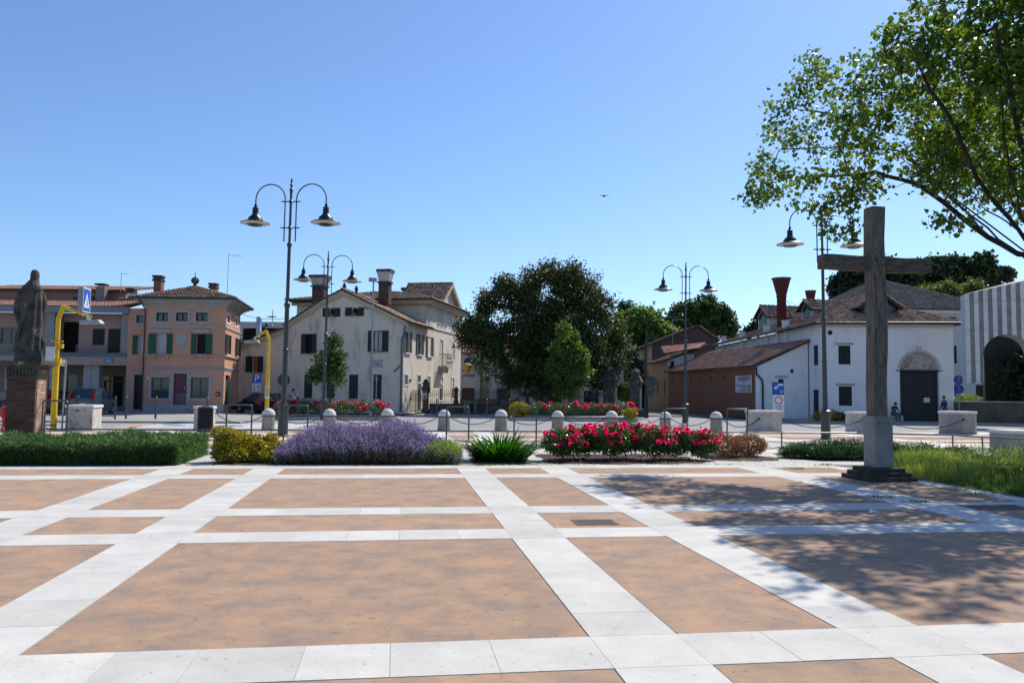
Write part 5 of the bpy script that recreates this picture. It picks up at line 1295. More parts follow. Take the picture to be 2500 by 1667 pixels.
# ------------------------------------------------------------------ street furniture
def street_lamp():
    t = thing('street_lamp', 'x', 'street lamp', (0, 0, 0), 0, 'twin-armed street lamps of the square')
    m = MB(); m.lathe([(.20, 0), (.20, .04), (.17, .06), (.165, .95), (.21, .98), (.21, 1.03), (.12, 1.08)], 12); m.lathe([(.12, 1.03), (.095, 1.2), (.085, 2.8), (.10, 2.82), (.10, 2.9), (.082, 2.92), (.075, 4.3), (.10, 4.33), (.10, 4.45), (.06, 4.5), (.055, 6.35), (.085, 6.4), (.085, 6.48), (.045, 6.52)], 12)
    m.lathe([(.044, 6.5), (.04, 8.2), (.05, 8.25), (.065, 8.33), (.03, 8.4), (.05, 8.5), (.02, 8.56), (.04, 8.64), (.01, 8.72)], 10)
    for z in (7.02, 7.92): m.lathe([(.04, z - .07), (.085, z), (.04, z + .07)], 10)
    m.build('pole', lamp_iron, t, smooth=True)
    m = MB()
    for z in (7.02, 7.92):
        m.tube([(-.30, 0, z), (.30, 0, z)], .02, 6)
        for s in (-1, 1): m.tube([(s * .27, 0, z), (s * .36, 0, z)], [.03, .004], 6); m.lathe([(.02, z - .05), (.04, z), (.02, z + .05)], 8, (s * .2, 0, 0))
    m.build('crossbar', lamp_iron, t, smooth=True)
    for s in (-1, 1):
        m = MB(); pts = [(s * .20, 0, 6.62), (s * .20, 0, 7.9)]
        for i in range(0, 13):
            a = math.pi * i / 12; pts.append((s * (.20 + .52 * (1 - math.cos(a))), 0, 8.0 + .52 * math.sin(a)))
        pts.append((s * 1.24, 0, 7.75)); m.tube(pts, .022, 7); m.lathe([(.015, 6.55), (.035, 6.58), (.015, 6.62)], 8, (s * .2, 0, 0)); m.build('arm', lamp_iron, t, smooth=True)
        m = MB(); m.lathe([(.03, 7.85), (.05, 7.8), (.05, 7.74), (.10, 7.71), (.105, 7.50), (.13, 7.46), (.23, 7.36), (.25, 7.28), (.48, 7.20), (.50, 7.175)][::-1], 20, (s * 1.24, 0, 0)); sh = m.build('lamp_shade', flat('lamp_black', (.02, .028, .035), .35), t, smooth=True)
        m = MB(); m.lathe([(.485, 7.173), (.3, 7.16), (.28, 7.145)][::-1], 20, (s * 1.24, 0, 0)); m.build('reflector', lamp_under, sh)
        m = MB(); m.lathe([(.22, 7.10), (.27, 7.139)], 16, (s * 1.24, 0, 0)); m.build('lamp_glass', glass('lamp_glass', (.05, .05, .045)), sh)
    return t
lamp0 = street_lamp()
LAMPS = [(649, 1003, 29.4, 410, 'tallest twin-armed street lamp, standing behind the purple catmint bed'),
         (742, 966, 44.6, 577, 'twin-armed street lamp in front of the cream villa, beside the small street tree'),
         (1574, 972, 46.8, 602, 'twin-armed street lamp in front of the brick wing, beyond the red roses'),
         (1897, 1010, 31.6, 470, 'twin-armed street lamp left of the wooden cross, its head among the tree leaves')]
for i, (px, py, Y, ytop, lab) in enumerate(LAMPS):
    o = lamp0 if i == 0 else copy_tree(lamp0)
    b = P(px, py, Y); H = P(px, ytop, Y).z; s = H / 8.72
    o.location = (b.x, b.y, 0); o.scale = (s, s, s); o['label'] = lab; o.rotation_euler.z = R((-6, 4, 3, 5)[i])
    if i in (0, 3): o.rotation_euler.y = R((.35, -.2, 0, -.35)[i])

def bollard():
    t = thing('bollard', 'x', 'bollard', (0, 0, 0), 0, 'round-headed stone bollards along the kerb')
    m = MB(); m.lathe([(.285, 0), (.285, .12), (.275, .13), (.255, .56)], 18); m.build('shaft', bollard_stone, t, smooth=True)
    m = MB(); m.lathe([(.258, .561), (.258, .625)], 18); m.build('band', flat('dark_band', (.10, .095, .09), .8), t)
    m = MB(); m.lathe([(.275 * math.cos(a), .626 + .275 * math.sin(a)) for a in np.linspace(0, math.pi / 2 * .98, 8)], 18); m.build('head', cap_stone, t, smooth=True)
    return t
b0 = bollard()
BX = [617, 757, 890, 1020, 1151, 1281, 1405, 1528, 1645]
BL = ['stone bollard with white head beside the foot of the tallest lamp', 'stone bollard half hidden by the catmint, right of the second lamp pole', 'stone bollard rising behind the middle of the catmint bed', 'stone bollard crossed by a thin black rail, at the right end of the catmint',
      'stone bollard behind the strap-leaved lily clump', 'stone bollard behind the left end of the red roses', 'stone bollard behind the highest red roses', 'stone bollard just left of the third lamp pole', 'stone bollard between the third lamp and the weathered stone block']
bpos = []
for i, px in enumerate(BX):
    y0 = 988 + (px - 617) / 1028 * 3; g = G(px, y0); u, v = toUV(g)
    o = b0 if i == 0 else copy_tree(b0); v = 34.9; yy = None
    # stand in one line along the kerb
    d = ray(px, 960); k = -(d[0] * SU) + d[1] * CU; t_ = v / k; p = Vector((d[0] * t_, d[1] * t_, 0))
    o.location = p; s = 1.0 + random.uniform(-.02, .02); o.scale = (s, s, s * 1.02); o.rotation_euler.z = random.uniform(0, 6); o['label'] = BL[i]; bpos.append(p)
def at_uv_line(px, v, py=960):
    d = ray(px, py); k = -(d[0] * SU) + d[1] * CU; t_ = v / k; return Vector((d[0] * t_, d[1] * t_, 0))
def stone_block(label, px0, px1, v, h, depth=.95, mat=old_stone, poly=None, hexa=False):
    a, b = at_uv_line(px0, v), at_uv_line(px1, v); w = (b - a).length
    t = thing('stone_block', label, 'stone block', a, TH, 'pale stone blocks along the kerb')
    if hexa:
        n = 8; r = w / 2; pts = [(r + r * 1.05 * math.cos(math.pi / 8 + i * math.pi / 4), r + r * 1.05 * math.sin(math.pi / 8 + i * math.pi / 4)) for i in range(n)]
        m = MB(); m.prism(pts, 0, .1, 'z'); m.prism([(r + (x - r) * .97, r + (y - r) * .97) for x, y in pts], .1, h - .1, 'z'); m.build('body', mat, t)
        m = MB(); m.prism([(r + (x - r) * 1.03, r + (y - r) * 1.03) for x, y in pts], h - .099, h, 'z'); m.build('top_slab', cap_stone, t)
    else:
        m = MB(); m.box(0, w, 0, depth, 0, .1); m.box(.02, w - .02, .02, depth - .02, .1, h - .1); m.build('body', mat, t)
        m = MB(); m.box(-.02, w + .02, -.02, depth + .02, h - .099, h, bev=.02); m.build('top_slab', cap_stone, t)
    return a, b, t
s1 = stone_block('weathered white stone block right of the yellow crossing lamp', 149, 213, 33.6, 1.0, 1.05)
s2 = stone_block('narrow stone block behind the black litter bin', 444, 487, 34.2, .98, .75)
s3 = stone_block('weathered stone block with chain ring at the right end of the bollards', 1731, 1797, 34.6, 1.0, .9)
s4 = stone_block('stone block partly hidden behind the grey foot of the cross', 1965, 2030, 34.2, .98, .9)
s5 = stone_block('eight-sided grey stone block at the right with a chain ring', 2191, 2262, 33.6, 1.05, hexa=True, mat=pm('grey_block', (.33, .31, .29), (.26, .245, .23), scale=3, rough=.85, c3=(.2, .18, .16), c3scale=6))
s6 = stone_block('low grey stone block cut by the right edge of the photo', 2319, 2400, 21.9, .72, .9, mat=MATS['grey_block'])
# chains
link_me = None
def chain(a, b, sag, label):
    global link_me
    L = (b - a).length; n = max(8, int(L / .095)); pts = []
    t = thing('chain', label, 'chain', a, 0, 'hanging chains between the bollards and blocks')
    if link_me is None:
        m = MB(); m.tube([(.055 * math.cos(x), 0, .028 * math.sin(x)) for x in np.linspace(0, 2 * math.pi, 9)], .010, 4, caps=False); o = m.build('chain_link', chain_m, t); link_me = o.data; bpy.data.objects.remove(o)
    P_ = [a + (b - a) * (i / n) + Vector((0, 0, -sag * 4 * (i / n) * (1 - i / n))) for i in range(n + 1)]
    for i in range(n):
        d = (P_[i + 1] - P_[i]); o = link('chain_link', link_me, t); o.location = (P_[i] + P_[i + 1]) / 2 - a
        q = d.to_track_quat('X', 'Z'); o.rotation_mode = 'QUATERNION'
        from mathutils import Quaternion
        o.rotation_quaternion = q @ Quaternion((1, 0, 0), R(90 * (i % 2) + 20)); k = d.length / .095; o.scale = (k * 1.02, 1, 1)
CH = ['chain hanging from the narrow block to the first bollard', 'chain passing behind the tallest lamp foot', 'chain half hidden by the catmint flowers, left part', 'chain above the right part of the catmint', 'chain behind the gap between catmint and lilies', 'chain above the lily clump', 'chain above the left of the red roses', 'chain above the middle of the red roses', 'chain crossing behind the third lamp pole', 'chain rising to the ring on the weathered stone block', 'long chain from the weathered block past the fourth lamp', 'long chain from the cross foot to the eight-sided block']
Zc = .58
ru_ = Vector((CU, SU, 0)) * .27
up_c = Vector((0, 0, Zc))
chain(s2[1] + Vector((0, .3, .72)), bpos[0] - ru_ + up_c, .36, CH[0])
for i in range(8): chain(bpos[i] + ru_ + up_c, bpos[i + 1] - ru_ + up_c, .30, CH[i + 1])
chain(bpos[8] + ru_ + up_c, s3[0] + Vector((.25, -.04, .62)), .36, CH[9])
chain(s3[1] + Vector((-.1, .2, .62)), s4[0] + Vector((.5, -.02, .68)), .42, CH[10]); chain(s4[1] + Vector((.0, .1, .62)), s5[0] + Vector((.45, .0, .68)), .42, CH[11])
for s, off in ((s3, (.25, -.05, .62)), (s4, (.5, -.04, .68)), (s5, (.45, -.02, .68))):
    m = MB(); m.tube([(0, .06, 0), (0, -.02, 0)], .05, 8); o = m.build('chain_ring', chain_m, s[2]); o.matrix_parent_inverse = Matrix(); o.location = Matrix.Rotation(-TH, 3, 'Z') @ (Vector(off))

# low pipe rail and hoops
def pipe_rail(label, pts, posts, h=.5, posth=None):
    a = pts[0]; t = thing('low_rail', label, 'rail', (a.x, a.y, 0), 0, 'low black pipe rails behind the planting bed')
    m = MB(); m.tube([Vector((p.x - a.x, p.y - a.y, h)) for p in pts], .024, 8); m.build('pipe', iron, t, smooth=True)
    for q in posts: m = MB(); m.tube([(q.x - a.x, q.y - a.y, 0), (q.x - a.x, q.y - a.y, h - .01)], .024, 8); m.build('post', iron, t, smooth=True)
vR = 24.4
pA = at_uv_line(95, vR); pB = at_uv_line(1968, vR)
Lq = [at_uv_line(q, vR) for q in (97, 300, 470, 752, 905, 1077, 1320, 1577, 1795)]
pipe_rail('long low black pipe rail running behind the whole planting bed', [pA, pB], Lq)
pC = P(1970, 1000, 26.6); pD = P(2188, 1000, 25.0); pE = P(2256, 1000, 24.2); pF = P(2420, 1000, 22.6)
hh = lambda p, y: P(p, y, 24.8)
pipe_rail('low black pipe rail slanting towards the right edge of the photo', [Vector((pB.x, pB.y, 0)), Vector((pD.x, pD.y, 0)), Vector((pE.x, pE.y, 0)), Vector((pF.x, pF.y, 0))], [pD, pE], .52)
HO = [(97, 154, 'black hoop rail between the brick pedestal and the white stone block'), (520, 578, 'black hoop rail just right of the litter bin'), (652, 707, 'black hoop rail behind the tallest lamp foot'), (1026, 1077, 'black hoop rail at the right end of the catmint'),
      (1181, 1232, 'black hoop rail behind the lily clump'), (1527, 1578, 'black hoop rail left of the third lamp pole'), (1670, 1717, 'black hoop rail left of the weathered stone block')]
for i, (x0, x1, lab) in enumerate(HO):
    a, b = at_uv_line(x0, vR + .06), at_uv_line(x1, vR + .06); w = (b - a).length; H = (1.24 if i not in (0,) else 1.3)
    m = MB(); r = .07 if i != 6 else .02
    pts = [(0, 0, 0), (0, 0, H - r)] + [(r - r * math.cos(x), 0, H - r + r * math.sin(x)) for x in (.5, 1.0, 1.57)] + [(w - r + r * math.sin(x), 0, H - r + r * math.cos(x)) for x in (0, .5, 1.0, 1.57)] + [(w, 0, 0)]
    m.tube(pts, .024, 8); m.build('hoop_rail', iron, None, smooth=True, label=lab, cat='hoop rail', group='black hoop rails behind the planting bed', loc=a, rz=TH)

# litter bin
a, b = at_uv_line(457, 32.2), at_uv_line(488, 32.2); t = thing('litter_bin', 'black slatted litter bin in front of the narrow stone block', 'litter bin', ((a.x + b.x) / 2, a.y, 0), TH); w = (b - a).length * .52
m = MB(); m.lathe([(w, .04), (w, .95)], 20); m.build('bin_body', black_m, t)
m = MB(); m.lathe([(w * 1.06, .951), (w * 1.06, 1.0), (w * .3, 1.04)], 20); m.build('lid', flat('bin_lid', (.05, .05, .055), .5), t)
m = MB()
for k in range(24): an = 2 * math.pi * k / 24; m.tube([(w * 1.02 * math.cos(an), w * 1.02 * math.sin(an), .05), (w * 1.02 * math.cos(an), w * 1.02 * math.sin(an), .93)], .02, 4)
m.build('slat', flat('bin_slat', (.022, .022, .026), .5), t)

# yellow crossing lamps
def crosswalk_face(parent, w, h):     # built in its own x/z plane, facing -y
    m = MB(); m.box(-w / 2, w / 2, -.012, 0, 0, h, ); f = m.build('sign_face', sign_blue, parent)
    m = MB(); m.box(-w / 2, w / 2, -.014, -.0125, 0, .03); m.box(-w / 2, w / 2, -.014, -.0125, h - .03, h); m.box(-w / 2, -w / 2 + .025, -.014, -.0125, .03, h - .03); m.box(w / 2 - .025, w / 2, -.014, -.0125, .03, h - .03); m.build('border', sign_white, f)
    m = MB(); m.prism([(-w * .38, h * .18), (w * .38, h * .18), (0, h * .82)], -.016, -.0125); m.build('triangle', sign_white, f)
    m = MB(); q = w * .1
    m.prism([(-.02 * w, h * .40), (-.13 * w, h * .27), (-.07 * w, h * .26), (.02 * w, h * .36), (.09 * w, h * .26), (.15 * w, h * .27), (.06 * w, h * .42), (.05 * w, h * .55), (-.04 * w, h * .55)], -.018, -.0162)
    m.prism([(.0, h * .56), (.05 * w, h * .57), (.05 * w, h * .62), (0, h * .63), (-.04 * w, h * .59)], -.018, -.0162)
    for i in range(4): xx = -w * .3 + w * .17 * i; m.prism([(xx, h * .19), (xx + w * .05, h * .19), (xx + w * .09, h * .245), (xx + w * .05, h * .245)], -.018, -.0162)
    m.build('pedestrian', black_m, f)
    return f
def crossing(label, px, py, Y, ytop, side, faceaz, A, fx):
    b = P(px, py, Y); b.z = -.03; H = P(px + (side * 4), ytop, Y).z
    t = thing('crossing_lamp', label, 'crossing lamp', b, 0, 'yellow pedestrian crossing lamps')
    m = MB(); m.tube([(0, 0, 0), (0, 0, H * .52)], .115, 12); m.tube([(0, 0, H * .52), (0, 0, H * .89)], .088, 12); m.lathe([(.15, H * .56), (.15, H * .57)], 12)
    m.tube([(0, 0, H * .885), (side * .17, 0, H * .985)], .088, 10); m.tube([(side * .16, 0, H * .982), (side * A, 0, H * .90)], [.08, .05], 10); m.build('pole', yellow, t, smooth=True)
    x = side * A * fx; z = H * .935
    m = MB(); m.box(-.085, .085, -.42, .42, 0, .98); sb = m.build('sign_box', flat('sign_box_grey', (.30, .29, .28), .5), t); sb.location = (x, 0, z); sb.rotation_euler.z = faceaz
    m = MB(); m.box(-.09, .09, -.425, .425, .981, 1.0); m.build('box_lid', sign_white, sb)
    f = crosswalk_face(sb, .80, .94); f.rotation_euler.z = R(90); f.location = (.087, 0, .02)
    f = crosswalk_face(sb, .80, .94); f.rotation_euler.z = R(-90); f.location = (-.087, 0, .02)
    m = MB(); m.tube([(x, 0, z - .12), (x, 0, z + .02)], .07, 8); m.tube([(x + side * .18, 0, z - .15), (x + side * .22, 0, z - .34)], .07, 8); m.build('clamp', sign_white, t)
    m = MB(); xx = x + side * .35; m.prism([(xx - .42, z - .32), (xx + .30, z - .28), (xx + .42, z - .42), (xx - .42, z - .46)], -.17, .17); m.build('floodlight', galv, t)
    return t, H
tA, HA = crossing('yellow crossing lamp with blue pedestrian sign box, right of the statue', 122, 988, 31.5, 697, 1, R(9), 1.3, .76)
m = MB(); m.box(-.34, .0, -.17, .17, 2.75, 3.3); m.build('control_box', flat('box_white', (.60, .60, .62), .5), tA)
m = MB(); m.tube([(-.16, -.12, 3.52), (.3, -.12, 3.52)], .035, 6); m.box(.1, .26, -.1, .02, 3.25, 3.42); m.box(.05, .2, -.1, .0, 2.6, 2.85); m.build('bracket', yellow, tA)
tB, HB = crossing('yellow crossing lamp with blue pedestrian sign box in front of the cream villa wing', 612, 960, 44.5, 755, -1, R(11), .85, .68)
m = MB(); m.box(-.10, .02, -.13, -.117, 1.3, 1.95); m.build('sticker', flat('pink_sticker', (.55, .42, .5)), tB)
m = MB(); m.lathe([(.12, 1.22), (.12, 1.3)], 12); m.lathe([(.12, 1.86), (.12, 1.92)], 12); m.build('strap', sign_white, tB)
# street name sign, leaning
b = P(142, 986, 31.8); top = P(152, 828, 31.8); t = thing('street_sign', 'white street name plate on a leaning grey pole beside the yellow crossing lamp', 'street sign', (b.x, b.y, 0))
dx = top.x - b.x; m = MB(); m.tube([(0, 0, 0), (dx, 0, top.z)], .035, 8); m.build('pole', galv, t)
m = MB(); m.box(-.36, -.02, -.02, 0, -.13, .13); pl_ = m.build('plate', sign_white, t); pl_.location = (dx, -.04, top.z - .1); pl_.rotation_euler = (0, R(6), 0)
o = text_obj("S. Borgo", .085, flat('sign_ink', (.05, .05, .06)), pl_, (-.19, -.023, -.035), ext=.001); o = text_obj("via", .05, MATS['sign_ink'], pl_, (-.19, -.023, .07), ext=.001)

def post_sign(px, Y, ybase, label, build, cat='road sign', h=None, ytop=None):
    b = P(px, ybase, Y); t = thing('road_sign', label, cat, (b.x, b.y, 0)); H = P(px, ytop, Y).z
    m = MB(); m.tube([(0, .03, 0), (0, .03, H)], .03, 6); m.build('post', galv, t); build(t, H, Y); return t
# parking sign
def bp(t, H, Y):
    k = lambda d: d / F_PX * Y * .9408 / 3.267
    m = MB(); m.box(-.32, .32, -.03, -.01, H - .75, H - .1); f = m.build('parking_board', sign_blue, t)
    text_obj("P", .72, sign_white, f, (0, -.034, H - .43), ext=.002, name='letter')
    m = MB(); m.box(-.31, .31, -.03, -.01, H - 1.02, H - .78); f = m.build('panel', sign_white, t)
    m = MB(); m.box(-.26, -.1, -.034, -.031, H - .95, H - .85); m.box(-.04, .27, -.034, -.031, H - .97, H - .93); m.box(0, .27, -.034, -.031, H - .89, H - .85); m.build('print', sign_blue, f)
    m = MB(); m.box(-.31, .31, -.03, -.01, H - 1.34, H - 1.1); f = m.build('arrow_panel', sign_white, t)
    m = MB(); m.prism([(-.27, H - 1.22), (-.14, H - 1.14), (-.14, H - 1.3)], -.034, -.031); m.prism([(.27, H - 1.22), (.14, H - 1.3), (.14, H - 1.14)], -.034, -.031); m.box(-.14, -.06, -.034, -.031, H - 1.24, H - 1.2); m.box(.06, .14, -.034, -.031, H - 1.24, H - 1.2); m.build('arrow', black_m, f)
post_sign(588, 58.0, 945, 'blue parking sign with two white panels in front of the villa wing', bp, ytop=856)
def disc_back(t, H, Y):
    m = MB(); m.tube([(0, -.03, H - .42), (0, .0, H - .42)], .43, 24); m.build('disc', sign_back, t)
o = post_sign(650, 55, 945, 'dark oval back of a round road sign half hidden by the tallest lamp pole', disc_back, ytop=858)
def bus(t, H, Y):
    m = MB(); m.box(-.36, .36, -.06, -.01, H - .75, H); f = m.build('tourist_board', sign_blue, t)
    m = MB(); m.box(-.37, .37, -.005, .03, H - .79, H + .02); m.build('board_back', black_m, f)
    m = MB(); n = 12
    m.prism([(.14 + .2 * math.cos(a), H - .15 + .06 * math.sin(a)) for a in np.linspace(0, 2 * math.pi, n)], -.064, -.0605)
    m.box(-.27, -.08, -.064, -.0605, H - .42, H - .28); m.prism([(-.24, H - .28), (-.02, H - .2), (.0, H - .24), (-.06, H - .3)], -.064, -.0605); m.box(-.02, .0, -.064, -.0605, H - .4, H - .25)
    m.prism([(.05, H - .6), (.16, H - .5), (.12, H - .6)], -.064, -.0605); m.prism([(.2, H - .55), (.3, H - .48), (.26, H - .62)], -.064, -.0605); m.box(.12, .26, -.064, -.0605, H - .68, H - .65); m.build('pictogram', sign_white, f)
    m = MB(); m.box(-.35, .35, -.05, -.01, H - 1.92, H - .80); f = m.build('zone_board', sign_white, t)
    m = MB()
    for i in range(24):
        a0, a1 = 2 * math.pi * i / 24, 2 * math.pi * (i + 1) / 24
        m.prism([(.20 * math.cos(a0), H - 1.15 + .20 * math.sin(a0)), (.26 * math.cos(a0), H - 1.15 + .26 * math.sin(a0)), (.26 * math.cos(a1), H - 1.15 + .26 * math.sin(a1)), (.20 * math.cos(a1), H - 1.15 + .20 * math.sin(a1))], -.054, -.0505)
    m.build('red_ring', sign_red, f)
    m = MB()
    for i, w in enumerate((.22, .18, .19)):
        x = -w
        while x < w: m.box(x, x + .05, -.054, -.0505, H - 1.56 - i * .14, H - 1.50 - i * .14); x += .065
    m.build('lettering', MATS['sign_ink'], f)
    m = MB(); m.box(-.35, .35, -.05, -.01, H - 2.18, H - 1.95); f = m.build('time_panel', sign_white, t)
    m = MB(); m.box(-.28, -.22, -.054, -.0505, H - 2.1, H - 2.04)
    for i in range(6): m.box(-.05 + i * .06, -.01 + i * .06, -.054, -.0505, H - 2.1, H - 2.02)
    m.build('lettering', MATS['sign_ink'], f)
post_sign(1788, 51.0, 955, 'blue tourist board above a white red-ringed board before the white end wall', bus, ytop=878)
def twin(t, H, Y):
    for k, zz in enumerate((H - .3, H - .92)):
        m = MB(); m.tube([(0, -.05, zz), (0, -.02, zz)], .30, 22); f = m.build('disc', flat('disc_blue', (.015, .05, .30), .4), t)
        m = MB(); m.tube([(0, -.015, zz), (0, .0, zz)], .305, 22); m.build('disc_back', black_m, f)
        m = MB()
        if k == 0: m.prism([(-.21, zz - .16), (-.15, zz - .21), (.21, zz + .17), (.15, zz + .22)], -.058, -.0505); m.build('red_bar', sign_red, f)
        m = MB(); m.prism([(-.04, zz + .2), (.0, zz + .2), (.02, zz + .02), (-.04, zz + .02)], -.057, -.0505); m.prism([(.02, zz - .06), (.08, zz - .06), (.06, zz - .2)], -.057, -.0505); m.build('symbol', flat('pale_symbol', (.3, .36, .5)), f)
ts = post_sign(2204, 54.0, 960, 'two round blue signs on one pole at the right corner of the white house', twin, ytop=862); ts.rotation_euler.z = R(-28)
# floodlight mast and small sign pole in front of villa
b = P(851, 945, 52); H = P(851, 646, 52).z; t = thing('floodlight_mast', 'tall slim grey mast with flat lamp head in front of the villa plaque', 'lamp post', (b.x, b.y, 0))
m = MB(); m.tube([(0, 0, 0), (0, 0, H)], [.08, .05], 8); m.build('mast', galv, t); m = MB(); m.prism([(-.3, H), (.18, H - .02), (.22, H + .2), (-.26, H + .22)], -.2, .25); m.build('lamp_head', flat('lamp_head_grey', (.3, .3, .31), .4), t)
b = P(863, 945, 51); m = MB(); m.tube([(0, 0, 0), (0, 0, P(863, 868, 51).z)], .03, 6); o = m.build('short_pole', galv, None, label='short grey pole beside the slim mast under the villa plaque', cat='pole', loc=(b.x, b.y, 0)); q = MB(); hz = P(863, 868, 51).z; q.box(-.06, .06, -.05, -.03, hz - .15, hz + .1); q.build('plate_edge', galv, o)
# green curved lamp post
b = P(1484, 950, 56); Ht = P(1487, 730, 56).z; t = thing('curved_lamp_post', 'tall dark green lamp post curving to the right near the great pillars', 'lamp post', (b.x, b.y, 0)); gm = flat('lamp_green', (.015, .04, .035), .4)
m = MB(); m.tube([(0, 0, 0), (0, 0, 1.6)], .14, 10); m.tube([(0, 0, 1.6), (0, 0, Ht - .9)], [.09, .07], 8); e = P(1545, 728, 56)
m.tube([(0, 0, Ht - .9), (.05, 0, Ht - .5), (.3, 0, Ht - .15), (.8, 0, Ht + .02), (e.x - b.x, 0, Ht + .08)], .04, 7); m.lathe([(.15, 1.0), (.15, 1.08)], 10); m.build('pole', gm, t, smooth=True)
m = MB(); m.prism([(e.x - b.x - .1, Ht), (e.x - b.x + .45, Ht + .03), (e.x - b.x + .45, Ht + .12), (e.x - b.x - .1, Ht + .14)], -.12, .12); m.build('lamp_head', gm, t)
m = MB(); m.tube([(.12, -.12, 0), (.12, -.12, P(1491, 862, 56).z + .4)], .03, 6); z_ = P(1491, 877, 56).z; m.tube([(.28, -.16, z_), (.28, -.13, z_)], .42, 20); z_ = P(1491, 905, 56).z; m.prism([(-.1, z_ + .35), (.66, z_ + .35), (.28, z_ - .3)], -.16, -.13); m.build('sign_back', sign_back, t)
aerial('rod_aerial', 'thin aerial on a mast above the brick wing, left of the white house', P(*z6(417, 820), 75), (820 - 610) / 3.409 * .9408 * 75 / F_PX, 1.6)
# black posts and railings on the far pavement
def black_post(px, py, Y, H, lab):
    b = P(px, py, Y); t = thing('black_post', lab, 'post', (b.x, b.y, 0), 0, 'slim black posts on the far pavement'); m = MB(); m.lathe([(.055, 0), (.055, .3), (.045, .32), (.042, H - .12)], 10); m.build('shaft', iron, t, smooth=True)
    m = MB(); m.lathe([(.042, H - .119), (.06, H - .1), (.035, H - .07), (.05, H - .03), (.02, H)], 10); m.build('knob', iron, t, smooth=True)
for px, Y, lab in ((289, 44.0, 'slim black post in front of the shaded shops'), (357, 44.0, 'slim black post before the left shop window of the pink house'), (475, 45.0, 'slim black post before the pink house, above the litter bin'), (832, 54, 'slim black post before the villa gable, above the red roses'), (1118, 54, 'slim black post before the grey cabinet'), (1170, 53, 'slim black post before the low dark wall'), (1220, 54, 'slim black post left of the yellow bush'), (1003, 54, 'slim black post near the little iron gate')):
    black_post(px, 960, Y, 1.25, lab)
def railing(lab, px0, px1, Y):
    a, b = P(px0, 960, Y), P(px1, 960, Y); w = b.x - a.x; t = thing('street_railing', lab, 'railing', (a.x, a.y, 0), 0, 'black street railings on the far pavement')
    for x in (0, w): m = MB(); m.lathe([(.05, 0), (.05, 1.15), (.065, 1.18), (.03, 1.25)], 8, (x, 0, 0)); m.build('post', iron, t)
    m = MB(); m.box(.05, w - .05, -.015, .015, .15, .19); m.box(.05, w - .05, -.015, .015, 1.0, 1.04); m.build('rail', iron, t)
    bm = MB(); bm.tube([(0, 0, .19), (0, 0, 1.0)], .011, 4); n = int(w / .13); b0 = bm.build('bar', iron, t); b0.location.x = .1
    for i in range(1, n): o = b0.copy(); COL.objects.link(o); o.location.x = .1 + (w - .2) * i / (n - 1)
railing('black railing in front of the teal car', 178, 264, 43.0); railing('black railing left of the white stone block', 100, 174, 43.0); railing('black railing at the left edge beside the red hydrant', -30, 60, 43.2)
# hydrant
b = P(9, 988, 30); t = thing('hydrant', 'red fire hydrant cut by the left edge beside the brick pedestal', 'hydrant', (b.x, b.y, 0)); redm = pm('hydrant_red', (.5, .015, .03), (.42, .01, .02), scale=4, rough=.3)
m = MB(); m.lathe([(.13, 0), (.13, .12), (.07, .16), (.08, .5), (.13, .55), (.14, .85), (.12, .92), (.05, .97)], 12); m.build('body', redm, t, smooth=True); m = MB(); m.tube([(.1, 0, .7), (.2, 0, .7)], .045, 8); m.tube([(-.1, 0, .7), (-.2, 0, .7)], .045, 8); m.build('outlet', redm, t)
# scrolled iron garden edging at far left
b = P(-12, 1040, 24.6); t = thing('scroll_railing', 'black scrolled iron garden edging left of the brick pedestal', 'railing', (b.x, b.y, 0), TH)
m = MB()
for cx_ in (.12, .55, .98, 1.4):
    m.tube([(cx_ + (.03 + .018 * a) * math.cos(a), 0, .28 + (.03 + .018 * a) * math.sin(a)) for a in np.linspace(0, 9, 26)], .012, 5)
m.build('scroll', iron, t); m = MB(); m.tube([(-.6, 0, .52), (1.7, 0, .52)], .02, 6); m.tube([(-.6, 0, .06), (1.7, 0, .06)], .02, 6); m.build('rail', iron, t)

# ------------------------------------------------------------------ statue on a brick pedestal
pc_ = P(57, 1000, 23.9); t = thing('pedestal', 'square brick pedestal with weathered stone capital carrying the friar statue', 'pedestal', (pc_.x, pc_.y, 0), TH)
W = .80; Hc = P(75, 870, 23.5).z
m = MB(); m.box(-W / 2 + .015, W / 2 - .015, -W / 2 + .015, W / 2 - .015, 0, Hc); m.build('mortar_core', flat('mortar', (.2, .17, .145), .95), t)
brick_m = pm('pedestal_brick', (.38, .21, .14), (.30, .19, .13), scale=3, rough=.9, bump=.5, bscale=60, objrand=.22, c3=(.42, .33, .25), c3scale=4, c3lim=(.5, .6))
brick_soot_shade = pm('sooty_shade_brick', (.11, .06, .04), (.055, .038, .028), scale=2.5, rough=.95, bump=.5, bscale=60, objrand=.3)  # soot plus shade painted into the colour, for all faces but the sunny one
bmb = MB(); bmb.box(-.5, .5, -.5, .5, -.5, .5); bme = bmb.build('b', brick_m).data; bme2 = bme.copy(); bme2.materials[0] = brick_soot_shade; bpy.data.objects.remove(bpy.data.objects['b'])
ch_ = .074; nc = int(Hc / ch_); ch_ = Hc / nc; rr_ = random.Random(5)
